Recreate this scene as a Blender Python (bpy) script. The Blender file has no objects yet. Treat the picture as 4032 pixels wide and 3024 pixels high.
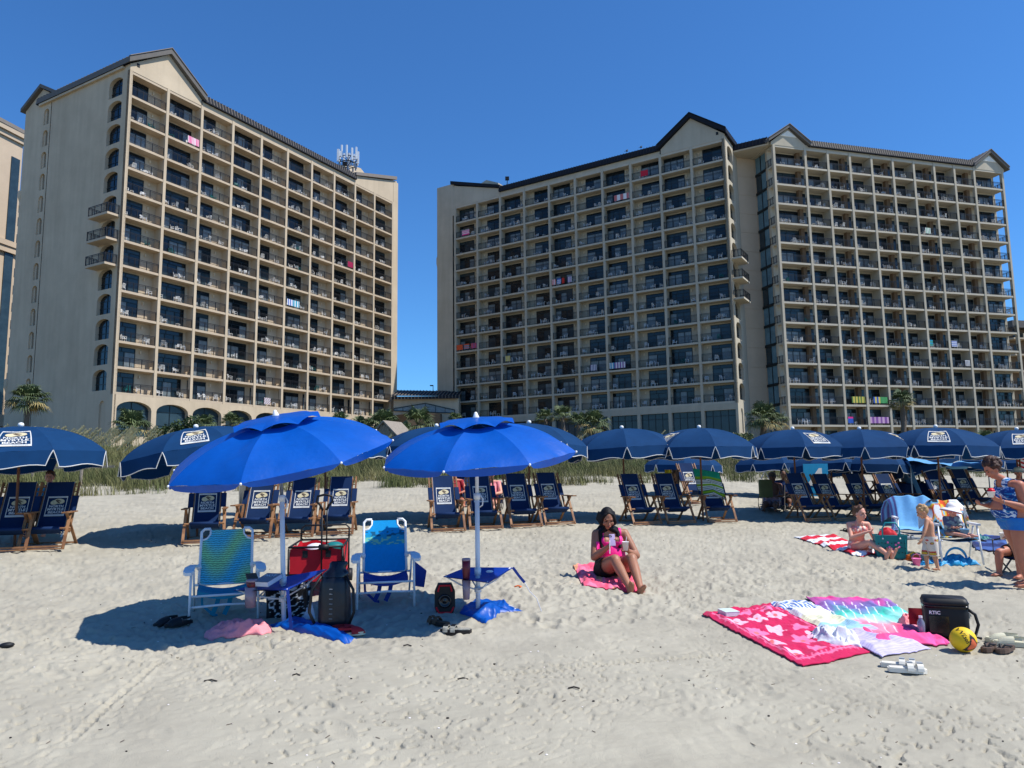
import bpy, math, random
import numpy as np
from mathutils import Vector, Matrix
random.seed(7); rng = np.random.RandomState(11)
scene = bpy.context.scene
COL = scene.collection
# ------------------------------------------------------------------ camera
PITCH, ROLL, FPX = math.radians(7.0334), math.radians(.79337), 2860.4 * 2212 / 4032
def lin(r, g, b):
    return tuple((c / 255 / 12.92) if c <= 10 else (((c / 255 + .055) / 1.055) ** 2.4) for c in (r, g, b))
Fv = Vector((0, math.cos(PITCH), math.sin(PITCH))); U0 = Vector((0, -math.sin(PITCH), math.cos(PITCH)))
Rv = Vector((math.cos(ROLL), 0, 0)) - U0 * math.sin(ROLL); Uv = U0 * math.cos(ROLL) + Vector((math.sin(ROLL), 0, 0))
cd = bpy.data.cameras.new('camera'); cam = bpy.data.objects.new('camera', cd); COL.objects.link(cam)
cam.matrix_world = Matrix(((Rv.x, Uv.x, -Fv.x, 0), (Rv.y, Uv.y, -Fv.y, 0), (Rv.z, Uv.z, -Fv.z, 0), (0, 0, 0, 1)))
cd.sensor_width = 36; cd.lens = 36 * 2860.4 / 4032; cd.clip_start = .1; cd.clip_end = 3000
scene.camera = cam
# ------------------------------------------------------------------ light
SUN_EL, SUN_AZ = math.radians(56), math.radians(-14)      # azimuth measured from +x
sd = Vector((math.cos(SUN_EL) * math.cos(SUN_AZ), math.cos(SUN_EL) * math.sin(SUN_AZ), math.sin(SUN_EL)))
w = bpy.data.worlds.new('World'); scene.world = w; w.use_nodes = True
nt = w.node_tree; nt.nodes.clear()
sky = nt.nodes.new('ShaderNodeTexSky'); sky.sky_type = 'NISHITA'; sky.sun_disc = False
sky.sun_elevation = SUN_EL; sky.sun_rotation = math.atan2(sd.x, sd.y)
sky.altitude = 0; sky.air_density = 1.0; sky.dust_density = .15; sky.ozone_density = 2.5
bg = nt.nodes.new('ShaderNodeBackground'); bg.inputs[1].default_value = .08
wo = nt.nodes.new('ShaderNodeOutputWorld'); tint = nt.nodes.new('ShaderNodeVectorMath'); tint.operation = 'MULTIPLY'; tint.inputs[1].default_value = (.57, 1.17, 1.80); nt.links.new(sky.outputs[0], tint.inputs[0]); nt.links.new(tint.outputs[0], bg.inputs[0]); nt.links.new(bg.outputs[0], wo.inputs[0])
sl = bpy.data.lights.new('sun', 'SUN'); sl.energy = 5.0; sl.angle = math.radians(.53); sl.color = (1, .965, .9)
so = bpy.data.objects.new('sun', sl); COL.objects.link(so); so.rotation_euler = sd.to_track_quat('Z', 'Y').to_euler()
scene.view_settings.view_transform = 'Standard'; scene.view_settings.look = 'None'
scene.view_settings.exposure = .22; scene.view_settings.gamma = 1
scene.render.engine = 'CYCLES'
# ------------------------------------------------------------------ materials
MT = {}
def mat(name, col, rough=.7, noise=None, bump=None, metal=0, spec=.35, attr=False, coat=0, trans=0, sub=0, sheen=0, col2=None, streak=0, transl=0):
    if name in MT: return MT[name]
    m = bpy.data.materials.new(name); m.use_nodes = True; n = m.node_tree.nodes; L = m.node_tree.links
    b = n['Principled BSDF']; b.inputs['Roughness'].default_value = rough; b.inputs['Metallic'].default_value = metal
    b.inputs['Specular IOR Level'].default_value = spec
    b.inputs['Coat Weight'].default_value = coat; b.inputs['Transmission Weight'].default_value = trans
    b.inputs['Sheen Weight'].default_value = sheen
    if sub: b.inputs['Subsurface Weight'].default_value = sub; b.inputs['Subsurface Radius'].default_value = (.01, .004, .002)
    col = tuple(col) + (1,)
    b.inputs['Base Color'].default_value = col
    src = None
    if attr:
        a = n.new('ShaderNodeAttribute'); a.attribute_name = 'Col'; src = a.outputs['Color']
    if noise or bump:
        tc = n.new('ShaderNodeTexCoord')
    if noise:
        sc, am = noise
        t = n.new('ShaderNodeTexNoise'); t.inputs['Scale'].default_value = sc; t.inputs['Detail'].default_value = 6
        t.inputs['Roughness'].default_value = .65; L.new(tc.outputs['Object'], t.inputs['Vector'])
        r = n.new('ShaderNodeMapRange'); r.inputs['From Min'].default_value = .3; r.inputs['From Max'].default_value = .7
        r.inputs['To Min'].default_value = 1 - am; r.inputs['To Max'].default_value = 1 + am * .6; L.new(t.outputs['Fac'], r.inputs['Value'])
        mx = n.new('ShaderNodeVectorMath'); mx.operation = 'SCALE'
        if src: L.new(src, mx.inputs[0])
        elif col2:
            mc = n.new('ShaderNodeMix'); mc.data_type = 'RGBA'; mc.inputs[6].default_value = col; mc.inputs[7].default_value = tuple(col2) + (1,)
            t2 = n.new('ShaderNodeTexNoise'); t2.inputs['Scale'].default_value = sc * .37; t2.inputs['Detail'].default_value = 3
            L.new(tc.outputs['Object'], t2.inputs['Vector'])
            r2 = n.new('ShaderNodeMapRange'); r2.inputs['From Min'].default_value = .35; r2.inputs['From Max'].default_value = .65
            L.new(t2.outputs['Fac'], r2.inputs['Value']); L.new(r2.outputs[0], mc.inputs[0]); L.new(mc.outputs[2], mx.inputs[0])
        else: mx.inputs[0].default_value = col[:3]
        L.new(r.outputs[0], mx.inputs['Scale']); L.new(mx.outputs[0], b.inputs['Base Color'])
    elif src: L.new(src, b.inputs['Base Color'])
    if streak:
        mp = n.new('ShaderNodeMapping'); mp.inputs['Scale'].default_value = (1.1, 1.1, .09); L.new(tc.outputs['Object'], mp.inputs[0])
        ts = n.new('ShaderNodeTexNoise'); ts.inputs['Scale'].default_value = 1.3; ts.inputs['Detail'].default_value = 5; L.new(mp.outputs[0], ts.inputs['Vector'])
        rs = n.new('ShaderNodeMapRange'); rs.inputs['From Min'].default_value = .42; rs.inputs['From Max'].default_value = .66; rs.inputs['To Min'].default_value = 1; rs.inputs['To Max'].default_value = 1 - streak; L.new(ts.outputs['Fac'], rs.inputs['Value'])
        m2 = n.new('ShaderNodeVectorMath'); m2.operation = 'SCALE'; L.new(mx.outputs[0], m2.inputs[0]); L.new(rs.outputs[0], m2.inputs['Scale']); L.new(m2.outputs[0], b.inputs['Base Color'])
    if transl:
        tr = n.new('ShaderNodeBsdfTranslucent'); tr.inputs[0].default_value = tuple(min(1, c * 1.3) for c in col[:3]) + (1,); ms = n.new('ShaderNodeMixShader'); ms.inputs[0].default_value = transl
        L.new(b.outputs[0], ms.inputs[1]); L.new(tr.outputs[0], ms.inputs[2]); L.new(ms.outputs[0], n['Material Output'].inputs[0])
    if bump:
        t = n.new('ShaderNodeTexNoise'); t.inputs['Scale'].default_value = bump[0]; t.inputs['Detail'].default_value = 5
        L.new(tc.outputs['Object'], t.inputs['Vector'])
        bp = n.new('ShaderNodeBump'); bp.inputs['Strength'].default_value = bump[1]; bp.inputs['Distance'].default_value = bump[2] if len(bump) > 2 else .01
        L.new(t.outputs['Fac'], bp.inputs['Height']); L.new(bp.outputs[0], b.inputs['Normal'])
    MT[name] = m; return m
def M_(n): return MT[n]
mat('sand', (.405, .373, .295), .95, (3, .12), (120, .8, .007), spec=.08, col2=(.36, .33, .262))
mat('stucco', (.565, .46, .33), .9, (.35, .10), (14, .5, .02), spec=.15, col2=(.515, .415, .295), streak=.08)
mat('stucco_grey', (.50, .445, .345), .9, (.35, .10), (14, .5, .02), spec=.15, col2=(.455, .40, .305), streak=.08)
mat('soffit_grey', (.50, .445, .35), .9, (.6, .08), spec=.15)
mat('glass_sky', lin(100, 135, 150), .2, (.9, .3), spec=.5)
mat('stucco_panel', (.52, .405, .29), .9, (.4, .08), (20, .3, .02), spec=.15)
mat('slab_soffit', (.50, .40, .29), .9, (.6, .08), spec=.15)
mat('brown_pier', lin(120, 98, 76), .9, (2, .1))
mat('roof_metal', lin(104, 100, 96), .65, (1.5, .12), spec=.15)
mat('roof_dark', lin(34, 36, 42), .65, (1.5, .12), spec=.12)
mat('gable_trim', lin(128, 118, 108), .6, (2, .08))
mat('rail', lin(30, 30, 33), .5)
mat('frame_dark', lin(20, 32, 38), .4)
mat('glass_dark', lin(18, 28, 34), .12, (.5, .4), spec=.45)
mat('glass_mid', lin(48, 64, 72), .15, (.9, .3), spec=.4)
mat('glass_curtain', lin(120, 130, 134), .25, (3.5, .35), spec=.4)
mat('lampw', lin(205, 190, 165), .5)
mat('white_plastic', lin(232, 232, 230), .4, (8, .04), spec=.5)
mat('teal_plastic', lin(20, 110, 110), .5)
mat('white_metal', lin(225, 228, 230), .35, (9, .05), spec=.5)
mat('steel', lin(150, 155, 160), .35, metal=.7)
mat('louvre', lin(235, 235, 230), .6)
mat('navy', lin(16, 58, 100), .85, (6, .12), (60, .25, .004), spec=.15, transl=.15)
mat('navy_chair', lin(16, 42, 80), .85, (7, .12), (120, .3, .003), spec=.2)
mat('piping', lin(204, 204, 200), .8)
mat('cream', lin(205, 192, 155), .8, (40, .2)); mat('shell_dark', lin(90, 74, 60), .8); mat('print_grey', lin(150, 155, 160), .8)
mat('wood', lin(160, 116, 78), .6, (9, .35), (30, .4, .004), col2=lin(120, 80, 52))
mat('wood_pole', lin(112, 70, 44), .6, (8, .25))
mat('weathered', lin(140, 130, 118), .9, (12, .3), (40, .5, .004))
mat('royal', lin(0, 86, 182), .42, (5, .12), (22, .5, .006), spec=.45, transl=.22)
mat('royal_dark', lin(4, 52, 150), .5, (5, .12), (20, .4, .005), spec=.4)
mat('black', lin(22, 23, 26), .55, (20, .2)); mat('black_gloss', lin(18, 20, 26), .25, (6, .3), (12, .5, .01), spec=.6)
mat('dark_navy_vinyl', lin(12, 20, 32), .4, (6, .2), (9, .6, .012), spec=.5)
mat('red', lin(196, 22, 40), .7, (8, .12), (60, .3, .003)); mat('red_dark', lin(150, 20, 34), .7, (8, .12), (50, .3, .003))
mat('attr', (.5, .5, .5), .85, (30, .10), (150, .5, .004), attr=True, spec=.2, sheen=.1)
mat('attr_smooth', (.5, .5, .5), .6, attr=True, spec=.35)
mat('teal_strap', lin(18, 130, 160), .7, (20, .1)); mat('blue_strap', lin(24, 56, 140), .7, (20, .1))
mat('pink_cloth', lin(240, 146, 152), .9, (20, .15), (120, .6, .005)); mat('white_cloth', lin(214, 214, 222), .9, (9, .1), (60, .5, .005))
mat('maroon', lin(110, 24, 34), .4, spec=.5); mat('smoke', lin(150, 130, 140), .2, spec=.5)
mat('orange', lin(235, 110, 40), .6); mat('yellow', lin(235, 195, 40), .6); mat('pinkp', lin(240, 120, 180), .5)
mat('leather', lin(96, 74, 56), .8, (20, .3)); mat('sole', lin(46, 42, 40), .85, (20, .3)); mat('sandy_grey', lin(150, 148, 138), .9, (30, .6))
mat('cream_rubber', lin(206, 200, 172), .6, (9, .08)); mat('slide', lin(224, 218, 204), .55, (9, .06)); mat('brownflip', lin(92, 74, 64), .8, (20, .2))
mat('skin_tan', lin(160, 110, 84), .5, (9, .08), spec=.4, sub=.15); mat('skin_pale', lin(218, 158, 134), .55, (9, .08), spec=.35, sub=.15)
mat('skin_boy', lin(205, 150, 118), .55, (9, .08), spec=.35, sub=.15); mat('skin_red', lin(186, 118, 92), .5, (7, .14), spec=.35, sub=.15)
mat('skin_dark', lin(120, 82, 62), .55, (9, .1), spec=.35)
mat('hair_black', lin(16, 13, 14), .62, (60, .4), (90, .8, .006), spec=.25); mat('hair_brown', lin(96, 66, 46), .6, (60, .35), (90, .6, .005))
mat('hair_blond', lin(190, 150, 104), .6, (60, .3), (90, .6, .005)); mat('hair_auburn', lin(70, 44, 36), .6, (50, .4), (60, .9, .012))
mat('eye_dark', lin(24, 16, 14), .3); mat('lip', lin(160, 74, 70), .5); mat('brow', lin(44, 30, 26), .8)
mat('hot_pink', lin(244, 40, 140), .6, (30, .06), (60, .3, .004)); mat('black_shorts', lin(22, 20, 22), .8, (30, .2), (50, .4, .005))
mat('swim_blue', lin(12, 110, 190), .6, (30, .08)); mat('phone', lin(176, 156, 190), .3, spec=.5); mat('cupw', lin(235, 235, 232), .5)
mat('syrup', lin(220, 20, 36), .35, (40, .2), (60, .8, .006)); mat('hat_white', lin(236, 228, 224), .9); mat('hat_pink', lin(228, 120, 130), .8)
mat('teal_tote', lin(16, 128, 130), .55, (5, .08), spec=.4); mat('teal_tote_side', lin(20, 150, 155), .55, (5, .08), spec=.4)
mat('terry_blue', lin(110, 170, 214), .95, (25, .15), (140, .8, .006), sheen=.3)
mat('sky_mesh', lin(30, 150, 205), .5, (10, .1), spec=.4); mat('tent_blue', lin(86, 150, 200), .7, (3, .1))
mat('grassm', lin(88, 98, 56), .85, (.9, .5), col2=lin(124, 118, 78)); mat('oats', lin(200, 186, 140), .8, (3, .2))
mat('frond', lin(92, 104, 62), .6, (1.6, .45), spec=.4, col2=lin(62, 78, 48)); mat('frond_dry', lin(150, 134, 86), .8, (2, .3)); mat('bark', lin(110, 98, 86), .95, (14, .35), (20, .9, .03))
mat('shrub', lin(46, 66, 38), .8, (2, .5), col2=lin(70, 86, 44)); mat('olive_shrub', lin(96, 104, 66), .8, (2, .4))
mat('shingle', lin(140, 128, 112), .9, (8, .3)); mat('bottle', lin(170, 180, 200), .1, spec=.6, trans=.6)
# ------------------------------------------------------------------ mesh kit
def rotz(a): return Matrix.Rotation(a, 3, 'Z')
class MB:
    def __init__(s): s.v = []; s.f = []; s.m = []; s.c = None
    def add(s, vs, fs, mi=0):
        o = len(s.v); s.v += [tuple(p) for p in vs]; s.f += [tuple(i + o for i in f) for f in fs]; s.m += [mi] * len(fs)
        return s
    def box(s, x0, x1, y0, y1, z0, z1, mi=0, R=None, c=None):
        vs = [Vector((x, y, z)) for z in (z0, z1) for y in (y0, y1) for x in (x0, x1)]
        if R is not None: c = Vector(c or (0, 0, 0)); vs = [R @ (v - c) + c for v in vs]
        return s.add(vs, [(0, 2, 3, 1), (4, 5, 7, 6), (0, 1, 5, 4), (2, 6, 7, 3), (0, 4, 6, 2), (1, 3, 7, 5)], mi)
    def bar(s, p, q, w, h=None, mi=0, up=(0, 0, 1)):
        p, q = Vector(p), Vector(q); d = (q - p).normalized(); h = h or w; u = Vector(up)
        if abs(d.dot(u)) > .97: u = Vector((0, 1, 0))
        a = d.cross(u).normalized(); b = a.cross(d).normalized()
        vs = [e + a * i * w / 2 + b * j * h / 2 for e in (p, q) for i, j in ((-1, -1), (1, -1), (1, 1), (-1, 1))]
        return s.add(vs, [(3, 2, 1, 0), (4, 5, 6, 7), (0, 1, 5, 4), (1, 2, 6, 5), (2, 3, 7, 6), (3, 0, 4, 7)], mi)
    def tube(s, pts, r, n=8, mi=0, closed=False):
        pts = [Vector(p) for p in pts]; N = len(pts); rs = r if isinstance(r, (list, tuple)) else [r] * N
        vs = []; ref = None
        for i, p in enumerate(pts):
            a = pts[(i - 1) % N] if (closed or i > 0) else p; b = pts[(i + 1) % N] if (closed or i < N - 1) else p
            d = (b - a).normalized()
            if ref is None: ref = Vector((0, 0, 1)) if abs(d.z) < .9 else Vector((1, 0, 0))
            u = (ref - d * ref.dot(d)).normalized(); v = d.cross(u); ref = u
            vs += [p + (u * math.cos(k * 2 * math.pi / n) + v * math.sin(k * 2 * math.pi / n)) * rs[i] for k in range(n)]
        fs = []
        for i in range(N if closed else N - 1):
            j = (i + 1) % N
            fs += [(i * n + k, i * n + (k + 1) % n, j * n + (k + 1) % n, j * n + k) for k in range(n)]
        if not closed: fs += [tuple(range(n - 1, -1, -1)), tuple((N - 1) * n + k for k in range(n))]
        return s.add(vs, fs, mi)
    def grid(s, fn, nu, nv, mi=0, close=False):
        vs = [fn(i / nu, j / nv) for j in range(nv + 1) for i in range(nu + (0 if close else 1))]
        w_ = nu if close else nu + 1; fs = []
        for j in range(nv):
            for i in range(nu):
                a = j * w_ + i; b = j * w_ + (i + 1) % w_; fs.append((a, b, b + w_, a + w_))
        return s.add(vs, fs, mi)
    def lathe(s, prof, n=16, c=(0, 0, 0), mi=0, R=None):
        c = Vector(c); vs = []
        for r, z in prof:
            for k in range(n):
                p = Vector((r * math.cos(k * 2 * math.pi / n), r * math.sin(k * 2 * math.pi / n), z))
                vs.append((R @ p if R is not None else p) + c)
        fs = [(j * n + k, j * n + (k + 1) % n, (j + 1) * n + (k + 1) % n, (j + 1) * n + k) for j in range(len(prof) - 1) for k in range(n)]
        fs += [tuple(range(n - 1, -1, -1)), tuple((len(prof) - 1) * n + k for k in range(n))]
        return s.add(vs, fs, mi)
    def ell(s, c, r, n=16, m=10, R=None, mi=0):
        c = Vector(c); r = r if isinstance(r, (tuple, list)) else (r, r, r); vs = []
        for j in range(1, m):
            t = math.pi * j / m
            for k in range(n):
                a = 2 * math.pi * k / n; p = Vector((r[0] * math.sin(t) * math.cos(a), r[1] * math.sin(t) * math.sin(a), r[2] * math.cos(t)))
                vs.append((R @ p if R is not None else p) + c)
        tp = Vector((0, 0, r[2])); tp = (R @ tp if R is not None else tp)
        vs += [c + tp, c - tp]; T = len(vs) - 2; B = T + 1
        fs = [(j * n + k, (j + 1) * n + k, (j + 1) * n + (k + 1) % n, j * n + (k + 1) % n) for j in range(m - 2) for k in range(n)]
        fs += [(T, k, (k + 1) % n) for k in range(n)] + [(B, (m - 2) * n + (k + 1) % n, (m - 2) * n + k) for k in range(n)]
        return s.add(vs, fs, mi)
    def cap(s, a, b, ra, rb, n=14, mi=0):
        a, b = Vector(a), Vector(b); d = b - a; L = d.length; d = d / max(L, 1e-6); pts = []; rs = []
        for k in range(5):
            t = k / 4 * math.pi / 2; pts.append(a - d * ra * math.cos(t)); rs.append(max(ra * math.sin(t), .0006))
        for k in range(5):
            t = k / 4 * math.pi / 2; pts.append(b + d * rb * math.sin(t)); rs.append(max(rb * math.cos(t), .0006))
        return s.tube(pts, rs, n, mi)
    def prism(s, poly, fn, h0, h1, mi=0):       # fn(u,v,h)->xyz
        n = len(poly); vs = [fn(u, v, h0) for u, v in poly] + [fn(u, v, h1) for u, v in poly]
        return s.add(vs, [tuple(range(n - 1, -1, -1)), tuple(range(n, 2 * n))] + [(i, (i + 1) % n, n + (i + 1) % n, n + i) for i in range(n)], mi)
    def mesh(s, name, mats, smooth=False, cols=None):
        me = bpy.data.meshes.new(name); me.from_pydata(s.v, [], s.f)
        if isinstance(mats, str): mats = [mats]
        for m in mats: me.materials.append(MT[m])
        if len(mats) > 1: me.polygons.foreach_set('material_index', s.m)
        if smooth: me.polygons.foreach_set('use_smooth', [True] * len(me.polygons))
        if cols is not None:
            ca = me.color_attributes.new('Col', 'FLOAT_COLOR', 'POINT')
            ca.data.foreach_set('color', np.array([tuple(c) + (1,) for c in cols], dtype=np.float32).ravel())
        me.update(); return me
    def build(s, name, mats, parent=None, smooth=False, cols=None, loc=None, rz=0):
        o = bpy.data.objects.new(name, s.mesh(name, mats, smooth, cols)); COL.objects.link(o)
        if parent: o.parent = parent
        if loc is not None: o.location = loc
        if rz: o.rotation_euler.z = rz
        return o
def inst(me, name, parent, loc=(0, 0, 0), rz=0, label=None, sc=None):
    o = bpy.data.objects.new(name, me); COL.objects.link(o); o.parent = parent; o.location = loc
    if rz: o.rotation_euler.z = rz
    if sc: o.scale = sc
    if label: o['label'] = label
    return o
def tag(o, label, cat, group=None):
    o['label'] = label; o['category'] = cat
    if group: o['group'] = group
    return o
def thing(name, label, cat, loc=(0, 0, 0), rz=0, group=None):
    o = bpy.data.objects.new(name, None); COL.objects.link(o); o.location = loc; o.rotation_euler = (0, 0, rz); o.empty_display_size = .2
    return tag(o, label, cat, group)
def struct(o, kind='structure'): o['kind'] = kind; return o
KIDS = {}
def copy_tree(o, parent=None):
    c = o.copy(); COL.objects.link(c)
    if parent: c.parent = parent
    for ch in list(o.children): copy_tree(ch, c)
    return c
def clone(o, loc, rz=0, label=None):
    c = copy_tree(o); c.location = loc; c.rotation_euler = (0, 0, rz)
    if label: c['label'] = label
    return c
ORD = ['first', 'second', 'third', 'fourth', 'fifth', 'sixth', 'seventh', 'eighth', 'ninth', 'tenth', 'eleventh', 'twelfth', 'thirteenth', 'fourteenth', 'fifteenth']
# ------------------------------------------------------------------ noise + ground
def vnoise(x, y, seed=0):
    x = np.asarray(x, float); y = np.asarray(y, float); xi = np.floor(x).astype(np.int64); yi = np.floor(y).astype(np.int64); fx = x - xi; fy = y - yi
    def h(a, b):
        n = (a * 374761393 + b * 668265263 + seed * 974634777) & 0x7fffffff; n = ((n ^ (n >> 13)) * 1274126177) & 0x7fffffff
        return ((n ^ (n >> 16)) & 0xffff) / 65535.
    fx = fx * fx * (3 - 2 * fx); fy = fy * fy * (3 - 2 * fy)
    return (h(xi, yi) * (1 - fx) + h(xi + 1, yi) * fx) * (1 - fy) + (h(xi, yi + 1) * (1 - fx) + h(xi + 1, yi + 1) * fx) * fy
CA, SA = math.cos(math.radians(20)), math.sin(math.radians(20))
PS = [-60, 0, 4, 6.2, 7.6, 8.1, 8.7, 11, 13.15, 17, 22, 25, 28, 31, 34, 38, 45, 60, 80, 130, 2000]
PZ = [-2.6, -1.78, -1.62, -1.52, -1.45, -1.41, -1.37, -1.22, -1.1, -.78, -.38, -.12, .28, .72, .95, 1.1, 1.55, 2.2, 3.0, 4.0, 4.0]
def gbase(x, y):
    s = np.asarray(y) * CA - np.asarray(x) * SA
    return np.interp(s, PS, PZ)
# footprints & churn
FP = []
for i in range(5200):
    d = 3.4 + 17 * rng.rand() ** 1.1; a = rng.uniform(-.82, .82); x, y = d * math.sin(a), d * math.cos(a); s = y * CA - x * SA
    dens = .07 if s < 6.6 else (1 if (s < 9.8 and x > -1.2) else .5)
    if s < 5.6 and x > 1: dens = .14
    if rng.rand() > dens: continue
    FP.append((x, y, rng.uniform(0, math.pi), rng.uniform(.05, .085), rng.uniform(.10, .15), rng.uniform(.006, .018) * (1 if s > 6.6 else .45)))
def fine(x, y):
    x = np.asarray(x, float); y = np.asarray(y, float); s = y * CA - x * SA; r = np.hypot(x, y)
    wx = x + .3 * vnoise(x * 1.3, y * 1.3, 5); wy = y + .3 * vnoise(x * 1.3, y * 1.3, 6)
    z = .10 * (vnoise(x * .35, y * .35, 1) - .5) + .045 * (vnoise(wx * 1.1, wy * 1.1, 2) - .5)
    ch = np.clip((s - 5.2) / 2.6, .17, 1) * np.clip((26 - s) / 8, .25, 1)
    band = .55 + .6 * np.exp(-((s - 8.2) / 1.5) ** 2) * np.clip((x + 1.5) / 2, 0, 1) + .8 * np.clip(vnoise(x * .5 + 9, y * .5, 8) - .5, 0, 1)
    n1 = np.abs(vnoise(wx * 4, wy * 4, 3) - .5) * 2; n2 = np.abs(vnoise(wx * 10, wy * 10, 4) - .5) * 2; n3 = vnoise(wx * 24, wy * 24, 7) - .5
    rx, ry = wx * .8 + wy * .6, wy * .8 - wx * .6
    n1b = np.abs(vnoise(rx * 7, ry * 9, 14) - .5) * 2; n4 = vnoise(rx * 46, ry * 52, 15) - .5
    z = z + ch * band * (.021 * (n1 - .4) + .018 * (n1b - .4) + .018 * (n2 - .4) + .016 * n3 + .011 * n4)
    pit = np.clip((vnoise(rx * 24, ry * 30, 16) - .74) / .10, 0, 1) * np.clip(vnoise(x * .9, y * .9, 17) * 2 - .5, 0, 1)
    z = z - .020 * pit + .009 * n3 * np.clip(vnoise(x * 1.1, y * 1.1, 18) * 2.4 - 1.2, 0, 1)
    # streaky raked/wind texture lying across the view
    z = z + .006 * (vnoise(x * 5 + y * 2.2, y * 21 - x * 5, 12) - .5) + .004 * (vnoise(x * 14 + y * 4, y * 46 - x * 12, 13) - .5)
    return z
def tracks(x, y, z):
    for (ax, ay, bx, by, wd) in TR:
        L = math.hypot(bx - ax, by - ay); tx, ty = (bx - ax) / L, (by - ay) / L
        u = (x - ax) * tx + (y - ay) * ty; v = (x - ax) * -ty + (y - ay) * tx + .05 * np.sin(u * .8)
        k = (np.abs(v) < wd) & (u > 0) & (u < L); lug = (np.sin((u + np.abs(v) * .7) * 2 * math.pi / .075) > .1)
        fade = np.clip(vnoise(u * 1.3, v * 0, 31) * 2.2 - .5, 0, 1)
        z = z - np.where(k, fade * (.006 + .015 * lug), 0) + fade * .010 * np.exp(-((np.abs(v) - wd) / .02) ** 2) * ((u > 0) & (u < L))
    return z
def ray(u, v):
    return Fv + Rv * ((u - 1106) / FPX) - Uv * ((v - 829.5) / FPX)
def g0(u, v):
    d = ray(u, v); k = 2.
    for _ in range(60):
        p = d * k; h = p.z - float(gbase(p.x, p.y)); k2 = k - h / (d.z - .07 * 1 if d.z < -.02 else -.09)
        k = max(1.5, min(k2, 300))
        if abs(h) < 1e-4: break
    return d * k
a_, b_ = g0(880, 1487), g0(1570, 1418); c_, d_ = g0(330, 1430), g0(80, 1659); e_, f_ = g0(900, 1475), g0(1500, 1432)
TR = [(a_.x, a_.y, b_.x, b_.y, .05), (d_.x, d_.y, c_.x, c_.y, .035)]
# ground sheet: one disc of sand about the beach, finest where it is nearest
rr = [.6, 1, 1.5, 2, 2.5, 3]; r = 3.
while r < 27: r += max(.009, r * r / (1.65 * 726) * .62); rr.append(r)
while r < 1500: r *= 1.05; rr.append(r)
aa = list(np.linspace(-math.pi, -.80, 60)[:-1]) + list(np.linspace(-.80, .80, 1150)) + list(np.linspace(.80, math.pi, 60)[1:])
RR, AA = np.meshgrid(np.array(rr), np.array(aa), indexing='ij')
GX, GY = RR * np.sin(AA), RR * np.cos(AA)
GZ = gbase(GX, GY) + fine(GX, GY) * np.clip((60 - RR) / 30, 0, 1)
for (x, y, an, w1, l1, dp) in FP:
    d = math.hypot(x, y); a = math.atan2(x, y); R_ = .34
    i0 = np.searchsorted(rr, d - R_); i1 = np.searchsorted(rr, d + R_); j0 = np.searchsorted(aa, a - R_ / d); j1 = np.searchsorted(aa, a + R_ / d)
    X = GX[i0:i1, j0:j1] - x; Y = GY[i0:i1, j0:j1] - y; ca, sa = math.cos(an), math.sin(an)
    q = np.sqrt(((X * ca + Y * sa) / l1) ** 2 + ((-X * sa + Y * ca) / w1) ** 2)
    GZ[i0:i1, j0:j1] += -dp * np.exp(-q ** 4) + dp * .55 * np.exp(-((q - 1.35) / .28) ** 2) * (.5 + (X * ca + Y * sa > 0))
GZ = tracks(GX, GY, GZ)
def gz(x, y):
    r = math.hypot(x, y); a = math.atan2(x, y); i = min(max(np.searchsorted(rr, r) - 1, 0), len(rr) - 2); j = min(max(np.searchsorted(aa, a) - 1, 0), len(aa) - 2)
    fi = (r - rr[i]) / (rr[i + 1] - rr[i]); fj = (a - aa[j]) / (aa[j + 1] - aa[j])
    return float((GZ[i, j] * (1 - fj) + GZ[i, j + 1] * fj) * (1 - fi) + (GZ[i + 1, j] * (1 - fj) + GZ[i + 1, j + 1] * fj) * fi)
nr, na = GX.shape
vs = np.stack([GX, GY, GZ], -1).reshape(-1, 3).astype(np.float32)
ii, jj = np.meshgrid(np.arange(nr - 1), np.arange(na - 1), indexing='ij'); q0 = (ii * na + jj).ravel()
fs = np.stack([q0, q0 + na, q0 + na + 1, q0 + 1], -1)
me = bpy.data.meshes.new('sand'); me.vertices.add(len(vs)); me.vertices.foreach_set('co', vs.ravel())
me.loops.add(fs.size); me.loops.foreach_set('vertex_index', fs.ravel().astype(np.int32)); me.polygons.add(len(fs))
me.polygons.foreach_set('loop_start', np.arange(0, fs.size, 4, dtype=np.int32)); me.polygons.foreach_set('loop_total', np.full(len(fs), 4, dtype=np.int32))
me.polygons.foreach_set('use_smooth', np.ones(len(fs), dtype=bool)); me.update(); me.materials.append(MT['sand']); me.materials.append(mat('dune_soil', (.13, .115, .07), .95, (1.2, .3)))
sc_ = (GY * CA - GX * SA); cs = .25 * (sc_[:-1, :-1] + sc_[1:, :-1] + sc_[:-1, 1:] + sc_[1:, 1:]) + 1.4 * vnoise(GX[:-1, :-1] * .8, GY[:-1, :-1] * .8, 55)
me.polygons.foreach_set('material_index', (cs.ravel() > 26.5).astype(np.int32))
o = bpy.data.objects.new('sand_beach', me); COL.objects.link(o); struct(o)
def G(u, v, lift=0):
    p = g0(u, v); return Vector((p.x, p.y, gz(p.x, p.y) + lift))
def at(u, v, d):                       # point seen at (u,v) at forward distance y=d
    r_ = ray(u, v); return r_ * (d / r_.y)
def onz(p, lift=0): return Vector((p[0], p[1], gz(p[0], p[1]) + lift))
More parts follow.
